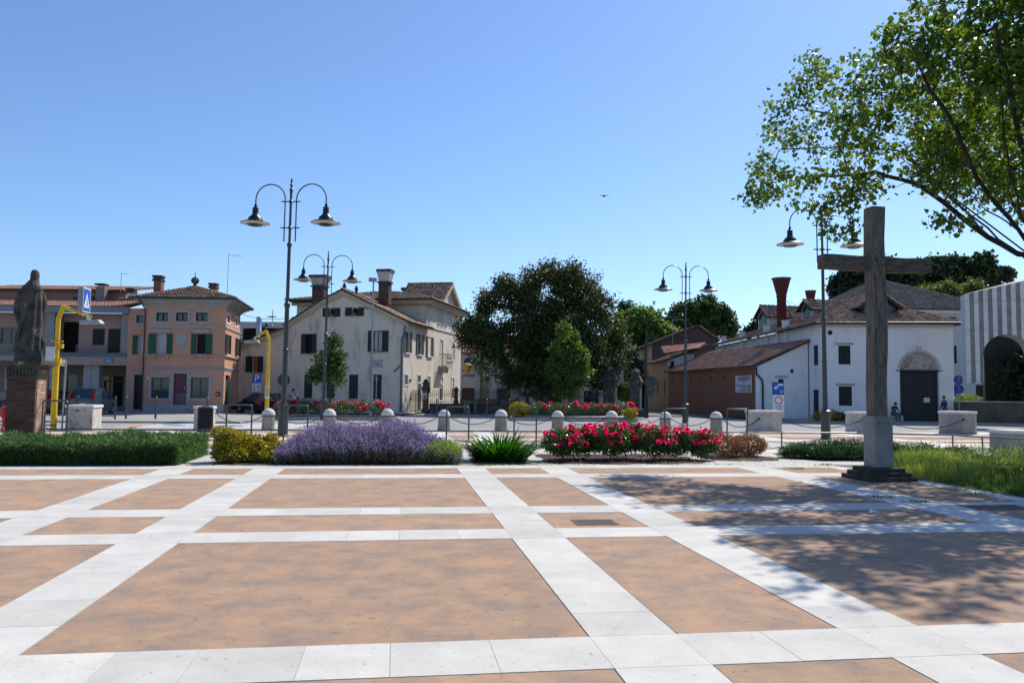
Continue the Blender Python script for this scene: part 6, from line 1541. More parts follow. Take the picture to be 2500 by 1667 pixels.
for k in range(nc):
    off = k % 2
    for face in range(4):
        cuts = [-.5, -.14, .2, .5] if (off + face) % 2 else [-.5, -.2, .16, .5]
        if face % 2: cuts = [-.5, -.02, .5] if off else [-.5, -.26, .24, .5]
        c0 = .11 / W if face % 2 else 0
        for a, b_ in zip(cuts[:-1], cuts[1:]):
            a = max(a, -.5 + c0); b_ = min(b_, .5 - c0)
            if b_ - a < .05: continue
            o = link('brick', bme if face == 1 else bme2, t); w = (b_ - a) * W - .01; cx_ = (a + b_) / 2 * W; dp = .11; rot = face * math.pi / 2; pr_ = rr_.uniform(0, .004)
            lx, ly = cx_, -W / 2 + dp / 2 - pr_
            o.location = (lx * math.cos(rot) - ly * math.sin(rot), lx * math.sin(rot) + ly * math.cos(rot), ch_ * (k + .5)); o.rotation_euler.z = rot; o.scale = (w, dp, ch_ - .011)
H = Hc
m = MB(); W2 = W / 2
m.frustum(0, 0, H, H + .06, W2 + .02, W2 + .02, W2 + .06, W2 + .06); m.frustum(0, 0, H + .06, H + .34, W2 - .0, W2 - .0, W2 + .03, W2 + .03); m.frustum(0, 0, H + .34, H + .43, W2 + .03, W2 + .03, W2 + .16, W2 + .16); m.frustum(0, 0, H + .43, H + .52, W2 + .17, W2 + .17, W2 + .19, W2 + .19)
cap_o = m.build('capital', statue_stone, t)
m = MB()
for fx in range(4):
    for i in range(8):
        x = -W2 + .06 + i * (W - .12) / 7; rot = fx * math.pi / 2; c, s = math.cos(rot), math.sin(rot); y = -W2 - .035
        m.tube([(x * c - y * s, x * s + y * c, H + .12), (x * c - (y - .01) * s, x * s + (y - .01) * c, H + .31)], .028, 5)
m.build('fluting', statue_stone, cap_o)
st_mat = statue_stone
H2 = H + .52
# statue: robed figure seen from behind, facing away to the right
S = thing('statue', 'dark weathered stone statue of a hooded robed figure seen from behind on the brick pedestal', 'statue', (pc_.x, pc_.y, H2), TH + R(20))
m = MB(); m.frustum(0, 0, 0, .30, .36, .30, .33, .28); m.build('plinth', st_mat, S)
def loft(rings, n=40, folds=None):
    V = []; F = []
    for (z, cx_, cy, rx, ry, amp) in rings:
        for k in range(n):
            a = 2 * math.pi * k / n; f = 1 + amp * (math.sin(a * 9 + z * 1.2) * .6 + math.sin(a * 15 + z * 2.5 + 1) * .4)
            V.append((cx_ + rx * f * math.cos(a), cy + ry * f * math.sin(a), z))
    for i in range(len(rings) - 1):
        for k in range(n): j = (k + 1) % n; F.append((i * n + k, i * n + j, (i + 1) * n + j, (i + 1) * n + k))
    F.append(tuple(range(n - 1, -1, -1))); F.append(tuple((len(rings) - 1) * n + k for k in range(n)))
    return V, F
Hs = P(84, 619, 23.9).z - H2; k = Hs / 2.3
m = MB(); V, F = loft([(.28, -.03, 0, .36, .27, .07), (.34, -.03, 0, .345, .26, .10), (.6, -.02, 0, .315, .235, .11), (1.0, 0, 0, .29, .215, .10), (1.35, .0, 0, .275, .21, .07), (1.6, 0, 0, .285, .21, .05), (1.75, 0, 0, .285, .20, .04), (1.86, 0, 0, .25, .18, .03), (1.93, .01, 0, .18, .15, .02), (1.97, .02, .01, .12, .12, 0), (2.0, .03, .02, .105, .11, 0)])
m.add([(x * 1.04, y, z * k if z > .28 else z) for x, y, z in V], F); m.build('robe', st_mat, S, smooth=True)
m = MB(); V, F = loft([(1.93, .03, .02, .13, .14, 0), (1.99, .04, .03, .125, .14, 0), (2.06, .05, .04, .12, .135, 0), (2.14, .055, .05, .125, .135, .02), (2.22, .055, .04, .115, .125, .02), (2.28, .05, .03, .08, .09, 0), (2.3, .05, .03, .03, .04, 0)], 20)
m.add([(x, y, z * k) for x, y, z in V], F); m.build('head', st_mat, S, smooth=True)
m = MB(); V, F = loft([(1.78 * 1, .0, -.02, .27, .2, .05), (1.86, 0, -.03, .235, .185, .05), (1.93, .01, -.03, .17, .16, .04), (1.99, .03, -.01, .14, .15, .03), (2.03, .05, .0, .13, .14, .0)], 28)
m.add([(x * 1.06, y * 1.1, z * k) for x, y, z in V], F); m.build('hood_collar', st_mat, S, smooth=True)
m = MB(); m.tube([(-.26, 0, 1.75 * k), (-.33, .02, 1.45 * k), (-.34, .1, 1.15 * k), (-.30, .2, .98 * k), (-.25, .25, .93 * k)], [.09, .12, .12, .09, .05], 10); m.tube([(.25, .03, 1.72 * k), (.31, .08, 1.45 * k), (.30, .2, 1.25 * k), (.2, .3, 1.2 * k)], [.09, .11, .1, .05], 10); m.build('sleeve', st_mat, S, smooth=True)
m = MB(); m.tube([(.02, -.2, 1.72 * k), (-.1, -.235, 1.3 * k), (-.24, -.22, .9 * k), (-.34, -.12, .5 * k)], [.03, .045, .05, .06], 8); m.tube([(.12, -.2, 1.7 * k), (.1, -.23, 1.1 * k), (.06, -.25, .35)], [.03, .04, .05], 8); m.tube([(.24, -.12, 1.6 * k), (.25, -.14, 1.0 * k), (.24, -.16, .35)], [.03, .04, .05], 8); m.tube([(-.1, -.22, 1.0 * k), (-.14, -.25, .35)], [.03, .05], 8); m.build('robe_fold', st_mat, S, smooth=True)
m = MB(); m.tube([(.26, .05, .36), (.34, .02, .5), (.36, -.02, .62), (.3, -.02, .7)], [.08, .09, .07, .03], 8); m.build('foot_drapery', st_mat, S, smooth=True)

# ------------------------------------------------------------------ wooden cross
cb = G(2015, 1103); Yc = cb.y + .25; cx0 = P(2015, 900, Yc).x
C = thing('cross', 'tall weathered oak cross in a grey square socket on three dark steps', 'cross', (cx0, Yc, 0), R(9))
stepm = pm('dark_wood_step', (.07, .055, .045), (.035, .03, .025), scale=4, rough=.85, bump=.5, bscale=25)
for i, hw2 in enumerate((.52, .44, .36)):
    m = MB(); m.box(-hw2, hw2, -hw2, hw2, .085 * i + .002, .085 * i + .083, bev=.012); o = m.build('step', stepm, C)
zs0 = .257; zs1 = P(2015, 955, Yc).z; m = MB(); sw_ = .20; m.box(-sw_, sw_, -sw_, sw_, zs0, zs1, bev=.01); so = m.build('socket', steel_socket, C)
m = MB()
for x in (-.10, .10): m.tube([(x, -sw_ - .012, zs1 - .14), (x, -sw_ - .002, zs1 - .14)], .014, 8)
m.build('bolt', black_m, so)
zt = P(2005, 478, Yc).z; zm = P(2005, 607, Yc).z; aw = .165
def beam(pts, hx, hy, jit, seed, axis):
    """hand-hewn square beam: chamfered octagonal section with slight wander"""
    rg = random.Random(seed); V = []; F = []; n = 8
    for i, p in enumerate(pts):
        a = hx * (1 + rg.uniform(-jit, jit)); b = hy * (1 + rg.uniform(-jit, jit)); c = .82
        sec = [(-a, -b * c), (-a * c, -b), (a * c, -b), (a, -b * c), (a, b * c), (a * c, b), (-a * c, b), (-a, b * c)]
        for (x, y) in sec: V.append((p[0] + x, p[1] + y, p[2]) if axis == 'z' else (p[0], p[1] + x, p[2] + y))
    for i in range(len(pts) - 1):
        for k in range(n): j = (k + 1) % n; F.append((i * n + k, i * n + j, (i + 1) * n + j, (i + 1) * n + k))
    F += [tuple(range(n)), tuple((len(pts) - 1) * n + k for k in range(n))]
    m = MB(); m.add(V, F); return m
pts = [(-.02 * math.sin(i * .7) , 0, zs1 - .3 + (zt - zs1 + .3) * i / 14) for i in range(15)]
m = beam(pts, .160, .155, .035, 3, 'z'); m.build('upright', wood_old, C)
m = beam([(-1.22 + 2.44 * i / 12, .015 + .01 * math.sin(i), zm + .008 * math.sin(i * 1.3) - .012 * (i - 6) / 6) for i in range(13)], .140, .150, .03, 4, 'x'); m.build('crossbeam', wood_arm, C)
m = MB()
for zz in (zm + .1, zm - .05, zm + .12, zm - .45, zm + .3):
    for x in (-.09, .08): m.tube([(x, -.17, zz + x * .2), (x, -.14, zz + x * .2)], .012, 6)
m.build('nail', black_m, C)

# ------------------------------------------------------------------ plants in the bed
def fm(name, c1, c2, trans=.25, rough=.5, c3=None, spec=.35):
    return pm(name, c1, c2, scale=1.5, rough=rough, attr=True, trans=trans, spec=spec, c3=c3, c3scale=2)
leaf_hedge = fm('hedge_needles', (.028, .075, .018), (.075, .155, .035), .2)
leaf_cat = fm('catmint_leaf', (.045, .06, .04), (.10, .12, .07), .2)
fl_purple = fm('catmint_flower', (.12, .09, .18), (.27, .205, .35), .25, .7)
leaf_strap = fm('strap_leaf', (.012, .07, .008), (.035, .14, .012), .3, .25, spec=.6)
leaf_rose = fm('rose_leaf', (.025, .065, .02), (.09, .16, .04), .25, .3)
leaf_gold = pm('golden_leaf', (.10, .14, .012), (.50, .43, .03), scale=4, rough=.5, attr=True, trans=.2, c3=(.17, .12, .025), c3scale=5, c3lim=(.48, .60))
leaf_nand = fm('nandina_leaf', (.09, .10, .03), (.24, .09, .05), .25, .6)
leaf_jun = fm('juniper_needles', (.022, .065, .03), (.06, .13, .05), .1)
leaf_grass = pm('meadow_grass', (.045, .10, .018), (.24, .30, .07), scale=.9, rough=.5, attr=True, trans=.3, contrast=(.4, .6), c3=(.03, .075, .015), c3scale=1.1, c3lim=(.50, .56))
rng = np.random.default_rng(11)
def uvarr(u, v, z): return np.stack([u * CU - v * SU, u * SU + v * CU, z], 1)
def stuffthing(name, label, cat, parts, base, stems=None):
    t = thing(name, label, cat, base); b = np.array([base[0], base[1], base[2] if len(base) > 2 else 0])
    for (pn, V, F, mat, rnd) in parts: npmesh(pn, V - b, F, mat, rnd=rnd, parent=t, kind='stuff')
    return t
# -- clipped juniper hedge at left
def hedge_top(u, v):
    h = (.34 + .19 * np.clip((u + 13.5) / 6.5, 0, 1)) * (1 - .22 * np.exp(-((v - 18.7) / .45) ** 2))
    return h + .025 * np.sin(u * 9 + v * 4) + .035 * np.sin(u * 2.1 + v) + .03 * np.sin(u * 5 + v * 3.1)
n = 46000; u = rng.uniform(-17, -4.75, n); vb = 18.72 + .0 * u; vt = 21.9 - .0 * u
vt = np.where(u < -9.5, 21.9 + (u + 9.5) * .12, 21.9)
f = rng.random(n); v = vb + (vt - vb) * f
top = rng.random(n) < .55; z = np.where(top, hedge_top(u, v) - .06 * rng.random(n), rng.random(n) * hedge_top(u, v))
side = ~top; ff = rng.random(n); v = np.where(side & (ff < .72), vb + .08 * rng.random(n), v); u = np.where(side & (ff >= .72), -4.82 - .08 * rng.random(n), u)
D = rng.normal(size=(n, 3)) * .55; D[:, 2] += np.where(top, .75, .35)
D[:, 1] -= np.where(side & (ff < .72), .8, 0); D[:, 0] += np.where(side & (ff >= .72), .9, 0)
V, F = blade_arrays(uvarr(u, v, z), D, rng.uniform(.07, .17, n), rng.uniform(.012, .028, n), .3, rng)
r_ = rng.random(n); hb = UV(-10, 20)
hd = stuffthing('hedge', 'long low clipped green hedge in front of the brick pedestal', 'hedge', [('foliage', V, F, leaf_hedge, np.tile(r_, 2))], hb)
# dense interior twigs: an irregular body of foliage under the needles
gu, gv = 40, 10; VV = []; FF = []
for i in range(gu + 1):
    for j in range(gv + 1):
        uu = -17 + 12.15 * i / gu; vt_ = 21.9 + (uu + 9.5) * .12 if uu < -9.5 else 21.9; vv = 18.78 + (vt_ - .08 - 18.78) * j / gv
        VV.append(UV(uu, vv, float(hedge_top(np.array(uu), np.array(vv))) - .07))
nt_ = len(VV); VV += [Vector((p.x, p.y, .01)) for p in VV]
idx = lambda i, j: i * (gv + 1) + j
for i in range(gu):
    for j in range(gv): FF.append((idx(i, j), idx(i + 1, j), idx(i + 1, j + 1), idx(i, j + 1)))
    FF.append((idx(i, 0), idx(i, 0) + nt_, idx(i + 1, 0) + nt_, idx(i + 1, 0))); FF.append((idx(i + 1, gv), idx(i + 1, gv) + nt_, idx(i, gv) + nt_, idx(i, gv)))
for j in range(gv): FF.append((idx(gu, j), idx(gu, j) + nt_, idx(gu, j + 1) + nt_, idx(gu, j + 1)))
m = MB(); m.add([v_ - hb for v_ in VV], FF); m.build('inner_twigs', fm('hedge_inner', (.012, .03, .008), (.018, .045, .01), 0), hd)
# weeds poking out of the hedge
# -- rounded shrubs made of leaf clumps
def shrub(name, label, u, v, rad, h, nleaf, size, mat, seed, zc=.5, up=.4, cat='shrub', blobs=None, twig=True, aspect=.6, group=None):
    rg = np.random.default_rng(seed); b = UV(u, v)
    bl = list(blobs or [(0, 0, h * zc, rad, rad * .9, h * (1 - zc))])
    if blobs: bl += [(rg.uniform(-.8, .8) * rad, rg.uniform(-.6, .6) * rad, h * rg.uniform(.3, .85), rad * .3, rad * .3, h * .17) for _ in range(4)]
    t = thing(name, label, cat, b, group=group)
    roots = [np.array([0, 0, -.02]), np.array([0, 0, .05]), np.array([0, 0, .12])]
    T = in_blobs(bl, 90, rg, .3); T[:, 2] = np.maximum(T[:, 2], .05)
    N, par, tips = grow(roots, T, .12, rg, .25)
    V, F, _ = tube_edges(N, par, .004, .45, .02, 4); npmesh('branch', V, F, bark, parent=t)
    C = in_blobs(bl, nleaf, rg, .35); C[:, 2] = np.maximum(C[:, 2], .03); C += rg.normal(size=C.shape) * .03
    # leaf clumps: tone shared by neighbourhood
    tone = (np.sin(C[:, 0] * 9 + seed) * np.sin(C[:, 1] * 8) * np.sin(C[:, 2] * 10 + 1) * .5 + .5)
    V, F = leaf_arrays(C, size * (.6 + .8 * rg.random(nleaf)), -up, aspect, rg)
    npmesh('foliage', V, F, mat, rnd=np.clip(.5 * tone + .5 * rg.random(nleaf), 0, 1), parent=t, kind='stuff')
    return t
s_ = shrub('golden_shrub', 'taller yellow-gold shrub right of the hedge', -3.78, 19.6, .56, 1.0, 9000, .07, leaf_gold, 21, blobs=[(0, 0, .40, .42, .5, .42), (-.1, .1, .66, .32, .34, .28), (.05, -.1, .22, .46, .48, .22)])
s_.scale.z = .80
s_ = shrub('golden_shrub', 'lower yellow and orange shrub touching the catmint', -3.02, 19.75, .5, .85, 9000, .07, leaf_gold, 22, blobs=[(0, 0, .32, .38, .45, .34), (-.3, .1, .42, .3, .35, .33), (.1, -.2, .2, .42, .4, .2)])
s_.scale.z = .78
# -- catmint mound
def mound(u, v): 
    x = (u + .58) / 2.12; y = (v - 20.4) / 1.75; return np.clip(1 - x * x, 0, 1) ** .42 * np.clip(1 - y * y, 0, 1) ** .45
n = 21000; u = rng.uniform(-2.7, 1.54, n); v = rng.uniform(18.75, 22.1, n); mm = mound(u, v); k = rng.random(n) < (mm > .12); u, v, mm = u[k], v[k], mm[k]; n = len(u)
hgt = mm * (.70 + .09 * np.sin(u * 3.3 + 1) + .08 * np.sin(v * 5 + u * 7) + .05 * np.sin(u * 17 + v * 9) - .1 * np.clip(u, 0, 2))
outd = np.stack([(u + .62) * .35, (v - 20.4) * .4, np.full(n, .95)], 1) + rng.normal(size=(n, 3)) * .22
outw = np.stack([outd[:, 0] * CU - outd[:, 1] * SU, outd[:, 0] * SU + outd[:, 1] * CU, outd[:, 2]], 1)
base = uvarr(u, v, hgt * rng.uniform(.25, .8, n)); V1, F1 = blade_arrays(base, outw, rng.uniform(.10, .22, n), .018, .2, rng)
grn = (u > .95).astype(float)
keep = rng.random(n) < .36 * np.where(u > .75, .42 + .5 * (v > 20.2), 1.0); tipb = uvarr(u, v, hgt * (.40 + .66 * rng.random(n) ** .6) + .02 + .11 * (rng.random(n) < .12))[keep]; ow = outw[keep]; nf = len(tipb)
spk = []; 
for q in range(7):
    c = tipb + unit(ow) * (.0 + .028 * q); spk.append(c + rng.normal(size=(nf, 3)) * .008)
Cq = np.concatenate(spk); V2, F2 = leaf_arrays(Cq, .036 * (.7 + .6 * rng.random(len(Cq))), -.3, .7, rng); r2 = np.tile(rng.random(nf), 7)
Vs, Fs = blade_arrays(tipb - unit(ow) * .12, ow, .32, .006, .05, rng)
cb_ = UV(-.6, 20.3); nin = 9000; uu = rng.uniform(-2.8, 1.5, nin); vv = rng.uniform(18.8, 22, nin); hh_ = mound(uu, vv) * .62; Ci = uvarr(uu, vv, hh_ * rng.random(nin) ** .5); V3, F3 = leaf_arrays(Ci, .06, -.2, .6, rng)
stuffthing('catmint', 'wide mound of purple flowering catmint in the middle of the bed', 'flowering plant', [('foliage', *join_arrays([(V1, F1), (V3, F3)]), leaf_cat, np.concatenate([np.tile(np.clip(rng.random(n) + grn, 0, 1), 2), rng.random(nin)])), ('flower_spikes', V2, F2, fl_purple, r2), ('stems', Vs, Fs, leaf_cat, None)], cb_)
shrub('green_tuft', 'fresh green low bush at the right foot of the catmint', 1.12, 19.15, .5, .52, 5000, .045, fm('fresh_green', (.10, .19, .03), (.22, .32, .05), .3), 31, aspect=.35, up=1.2)
# -- strap-leaved lily clump, each long leaf its own object
t = thing('lily_clump', 'clump of arching dark green strap leaves between catmint and roses', 'plant', UV(2.62, 19.9))
vars_ = []
for s in range(6):
    rg = random.Random(s); bend = .12 + .12 * s; L = 1.0; m = MB(); V = []; nseg = 7
    for i in range(nseg + 1):
        f = i / nseg; x = L * (f * (.35 + .1 * s) + bend * f * f * .35); zz = L * (f * .95 - bend * f ** 2.2 * .85); w = .022 * (1 - f ** 2.5) + .001
        V += [(x, -w, zz + w * .35), (x, 0, zz), (x, w, zz + w * .35)]
    F_ = []
    for i in range(nseg): a = i * 3; F_ += [(a, a + 1, a + 4, a + 3), (a + 1, a + 2, a + 5, a + 4)]
    m.add(V, F_); o = m.build('leaf', leaf_strap, None, smooth=True); me = o.data; bpy.data.objects.remove(o); vars_.append(me)
rg = random.Random(3)
for i in range(290):
    a = rg.uniform(0, 6.283); rr = math.sqrt(rg.random()) * .55; s = min(5, int(rr / .55 * 4 + rg.random() * 2)); o = link('leaf', vars_[s], t); L = rg.uniform(.62, .98)
    o.location = (rr * 1.15 * math.cos(a), rr * math.sin(a), -.01); o.rotation_euler = (rg.uniform(-.12, .12), rg.uniform(-.15, .1), a + rg.uniform(-.5, .5)); o.scale = (L, L * 1.3, L * 1.15)
nn = 500; aa = rng.uniform(0, 6.28, nn); rad = np.sqrt(rng.random(nn)) * .6; B = np.stack([rad * np.cos(aa), rad * np.sin(aa), np.zeros(nn)], 1); Dd = np.stack([np.cos(aa) * (.3 + rad), np.sin(aa) * (.3 + rad), np.full(nn, 1.1)], 1) + rng.normal(size=(nn, 3)) * .2
V, F = blade_arrays(B, Dd, rng.uniform(.35, .7, nn), .035, .5, rng); npmesh('inner_leaves', V, F, leaf_strap, rnd=None, parent=t, kind='stuff')
# -- roses
rose_red = pm('rose_petal', (.60, .02, .075), (.66, .04, .15), scale=3, rough=.5, trans=.3, objrand=.25, attr=False)
def bloom_mesh(seed):
    rg = np.random.default_rng(seed); V = []; F = []
    for ring, (r, npet, tilt) in enumerate(((.25, 5, .1), (.6, 6, .5), (1.0, 7, 1.0))):
        for k in range(npet):
            a = 2 * math.pi * k / npet + ring * .5 + rg.uniform(-.2, .2); c, s = math.cos(a), math.sin(a); o = len(V); w = .42 + .1 * ring
            for (x, y, z) in ((.05, -.1, 0), (.05, .1, 0), (r * .8, w, .75 - tilt * .5), (r * 1.05, 0, .85 - tilt * .55), (r * .8, -w, .75 - tilt * .5)): V.append((x * c - y * s, x * s + y * c, z + rg.uniform(-.05, .05)))
            F.append((o, o + 1, o + 2, o + 3, o + 4))
    m = MB(); m.add(V, F); o = m.build('rose_bloom', rose_red, None); me = o.data; bpy.data.objects.remove(o); return me
bl_me = [bloom_mesh(s) for s in range(3)]
def rose_bush(label, u, v, rad, h, nbl, seed, nleaf=5200, group='red rose bushes in the front bed', bs=.056, low=False, name='rose_bush', mat=None):
    rg = np.random.default_rng(seed); t = thing(name, label, 'rose bush', UV(u, v), group=group)
    bl = [(0, 0, h * .58, rad, rad * .85, h * .42), (rad * .3, 0, h * .7, rad * .55, rad * .5, h * .3)]
    roots = [np.array([0, 0, -.02]), np.array([0, 0, .04]), np.array([0, 0, .1])]
    T = in_blobs(bl, 70, rg, .3); N, par, tips = grow(roots, T, .14, rg, .25)
    V, F, _ = tube_edges(N, par, .004, .45, .018, 4); npmesh('stems', V, F, bark, parent=t)
    C = in_blobs(bl, nleaf, rg, .3); C += rg.normal(size=C.shape) * .04; C[:, 2] = np.maximum(C[:, 2], .06); V, F = leaf_arrays(C, .055 * (.6 + .8 * rg.random(nleaf)), .1, .7, rg)
    npmesh('foliage', V, F, mat or leaf_rose, rnd=rg.random(nleaf), parent=t, kind='stuff')
    d = rg.normal(size=(nbl, 3)); d[:, 2] = np.abs(d[:, 2]) * 1.3 - .25; d[:, 1] -= .35; d = unit(d); k = rg.choice(2, nbl, p=[.7, .3])
    for i in range(nbl):
        b = bl[k[i]]; p = (b[0] + d[i, 0] * b[3] * 1.05, b[1] + d[i, 1] * b[4] * 1.05, b[2] + d[i, 2] * b[5] * 1.08)
        if i % 3 and i > 2: q = last; p = (q[0] + rg.normal() * .06, q[1] + rg.normal() * .06, q[2] + rg.normal() * .045)
        last = p
        o = link('rose_bloom', bl_me[i % 3], t); o.location = p; s = bs * rg.uniform(.75, 1.3); o.scale = (s, s, s)
        nrm = Vector((d[i, 0] * .8, d[i, 1] * .8 - .2, abs(d[i, 2]) + .5)); o.rotation_euler = nrm.to_track_quat('Z', 'Y').to_euler()
    return t
RB = [(4.2, 19.9, .50, .80, 34, 'red rose bush at the left end of the front bed, next to the lily clump'), (4.85, 20.3, .50, .84, 38, 'second red rose bush from the lily clump'), (5.45, 19.9, .50, .92, 40, 'tall red rose bush left of the middle of the front bed'),
      (6.0, 20.4, .5, .95, 38, 'tall red rose bush in the middle of the front bed'), (6.6, 19.9, .52, .86, 42, 'red rose bush right of the middle of the front bed'), (7.25, 20.2, .5, .82, 40, 'red rose bush with a bare gap under it, before the third lamp'), (7.95, 20.15, .45, .75, 34, 'red rose bush at the right end, next to the reddish shrubs')]
for i, (u, v, r, h, nb, lab) in enumerate(RB): rose_bush(lab, u, v, r * 1.06, h * .98, nb + 30, 40 + i)
nn = 700; C = uvarr(rng.uniform(3.8, 8, nn), rng.uniform(19, 21.5, nn), np.full(nn, .03)); V, F = leaf_arrays(C, .04, 0, .8, rng)
o = npmesh('fallen_petals', V, F, fm('fallen_petal', (.16, .03, .03), (.28, .06, .05), .1), rnd=rng.random(nn), kind='stuff', label='fallen rose petals and leaf litter on the soil under the roses', cat='leaf litter')
for (u, v, r, h, s, lab) in ((8.9, 20.9, .55, .62, 51, 'reddish brown feathery shrub beside the last rose bush'), (9.75, 21.2, .5, .6, 52, 'reddish green feathery shrub between the rose bed and the creeping juniper')):
    shrub('reddish_shrub', lab, u, v, r, h, 5200, .045, leaf_nand, s, aspect=.4, up=1.4)
# -- creeping juniper
def juniper(label, blobs, n, seed):
    rg = np.random.default_rng(seed); b = UV(blobs[0][0], blobs[0][1]); t = thing('creeping_juniper', label, 'juniper', b, group=None)
    C = []; D = []
    B = np.array([(*UV(x[0], x[1], 0)[:2], 0, x[2], x[3]) for x in blobs]); k = rg.integers(0, len(B), n)
    a = rg.uniform(0, 6.283, n); q = np.sqrt(rg.random(n)); X = B[k, 0] + np.cos(a) * q * B[k, 3]; Y = B[k, 1] + np.sin(a) * q * B[k, 3] * .8; zz = B[k, 4] * np.sqrt(np.clip(1 - q * q * .9, 0, 1)) * rg.uniform(.35, 1, n)
    C = np.stack([X, Y, zz], 1) - np.array([b.x, b.y, 0]); D = np.stack([np.cos(a) * .8, np.sin(a) * .8, np.full(n, .75)], 1) + rg.normal(size=(n, 3)) * .35
    V, F = blade_arrays(C, D, rg.uniform(.08, .2, n), rg.uniform(.015, .035, n), .25, rg); npmesh('foliage', V, F, leaf_jun, rnd=np.tile(rg.random(n), 2), parent=t, kind='stuff')
    m = MB()
    for i in range(14): a = rg.uniform(0, 6.28); k = blobs[int(rg.integers(0, len(blobs)))]; e = UV(k[0], k[1]) - b; m.tube([(0, 0, .02), (e.x * .5, e.y * .5, .08), (e.x + .4 * math.cos(a), e.y + .4 * math.sin(a), k[3] * .7)], [.02, .015, .006], 4)
    m.build('branch', bark, t)
juniper('spreading green juniper left of the foot of the cross', [(11.2, 20.9, .6, .38), (11.9, 20.6, .7, .48), (12.7, 20.8, .7, .5), (13.3, 20.4, .6, .45), (10.9, 20.6, .4, .28), (13.6, 20.9, .6, .42), (12.3, 20.2, .6, .35), (11.5, 20.2, .5, .33)], 15000, 61)
juniper('juniper sprays just right of the foot of the cross', [(14.25, 20.0, .35, .42), (14.5, 20.4, .3, .3), (14.1, 20.5, .4, .38)], 2600, 62)
juniper('small dark juniper behind the tall grass', [(15.5, 20.3, .32, .35), (15.25, 20.5, .3, .25)], 1500, 63)
# -- tall grass
def inmeadow(u, v):
    lo = np.interp(v, [3, 14, 15.6, 18.0, 19.3], [10.75, 10.75, 10.85, 11.5, 13.3]); return (u > lo) & (v < np.interp(u, [11, 13.2, 22], [17.6, 19.2, 18.5]))
n = 60000; u = rng.uniform(10.7, 17.5, n); v = rng.uniform(8.5, 19.3, n); k = inmeadow(u, v); u, v = u[k], v[k]; n = len(u)
dens = np.sin(u * 1.7 + 1) * np.sin(v * 1.3) * .5 + .5
h = (.20 + .22 * dens + .16 * rng.random(n)) * np.clip((u - 10.6) / .9, .35, 1)
D = rng.normal(size=(n, 3)) * .32; D[:, 2] = 1; V, F = blade_arrays(uvarr(u, v, np.zeros(n)), D, h, rng.uniform(.008, .02, n), .35, rng)
n2 = 1600; u2 = rng.uniform(10.8, 17, n2); v2 = rng.uniform(9, 19.2, n2); k = inmeadow(u2, v2); u2, v2 = u2[k], v2[k]; n2 = len(u2); D2_ = rng.normal(size=(n2, 3)) * .2; D2_[:, 2] = 1; h2 = rng.uniform(.4, .72, n2)
V2, F2 = blade_arrays(uvarr(u2, v2, np.zeros(n2)), D2_, h2, .006, .1, rng); tip = uvarr(u2, v2, np.zeros(n2)) + unit(D2_) * h2[:, None]; Cs = np.concatenate([tip - unit(D2_) * s + rng.normal(size=(n2, 3)) * .008 for s in (0, .04, .08, .12)]); V3, F3 = leaf_arrays(Cs, .035, -.8, .4, rng)
nb = 14000; ub = rng.uniform(12.0, 17.5, nb); vb_ = rng.uniform(9, 18.8, nb); k = inmeadow(ub, vb_) & (np.sin(ub * 1.1) * np.sin(vb_ * .9 + 1) > -.3); ub, vb_ = ub[k], vb_[k]; nb = len(ub); Vb, Fb = leaf_arrays(uvarr(ub, vb_, rng.uniform(.05, .5, nb)), .06, -.3, .5, rng)
o = npmesh('tall_grass', *join_arrays([(V, F), (V2, F2), (V3, F3), (Vb, Fb)]), leaf_grass, rnd=np.concatenate([np.tile(np.clip(dens * .6 + .4 * rng.random(n), 0, 1), 2), np.ones(2 * n2), np.ones(4 * n2) * .9, rng.random(nb) * .35]), kind='stuff', label='tall seeding grass and weeds right of the cross', cat='grass')
# weeds in joints
n = 900; cs = [G(1830, 1077), G(1975, 1090), G(1700, 1058), G(2110, 1152), G(2195, 1124), G(1520, 1063), G(1900, 1068), G(2030, 1143), G(2240, 1135), G(1120, 1068)]; kk_ = rng.integers(0, len(cs), n); Bc = np.array([[c.x, c.y, 0] for c in cs])[kk_]; sp = rng.normal(size=(n, 3)) * [.13, .07, 0]; D = rng.normal(size=(n, 3)) * .6; D[:, 2] = .9
V, F = blade_arrays(Bc + sp, D, rng.uniform(.03, .09, n), .012, .5, rng); npmesh('joint_weeds', V, F, leaf_grass, rnd=np.tile(rng.random(n), 2), kind='stuff', label='small weeds sprouting from the paving joints near the cross', cat='weeds')
# crumbs of soil and leaves spilled on the stone edge
n = 2600; u = rng.uniform(-4.6, 10.5, n); v = 18.58 + np.abs(rng.normal(size=n)) * .18 + np.where(u > 8.5, rng.uniform(-1.5, 1.2, n), 0); V, F = leaf_arrays(uvarr(u, v, np.full(n, .006)), .03 * (.4 + rng.random(n)), 0, .8, rng); V[:, 2] = np.clip(V[:, 2], .003, .016)
npmesh('leaf_litter', V, F, fm('dry_litter', (.10, .075, .045), (.2, .15, .09), 0), rnd=rng.random(n), kind='stuff', label='dry leaf crumbs scattered along the bed edge', cat='leaf litter')
n = 160; pu = rng.uniform(-7, 9, n); pv = rng.uniform(4.6, 17.5, n); V, F = leaf_arrays(uvarr(pu, pv, np.full(n, .004)), .014 * (.4 + rng.random(n)), 0, .8, rng); V[:, 2] = np.clip(V[:, 2], .0015, .008)
npmesh('paving_debris', V, F, fm('debris', (.12, .09, .06), (.6, .58, .5), 0), rnd=rng.random(n), kind='stuff', label='tiny twigs and grit scattered over the paving', cat='debris')

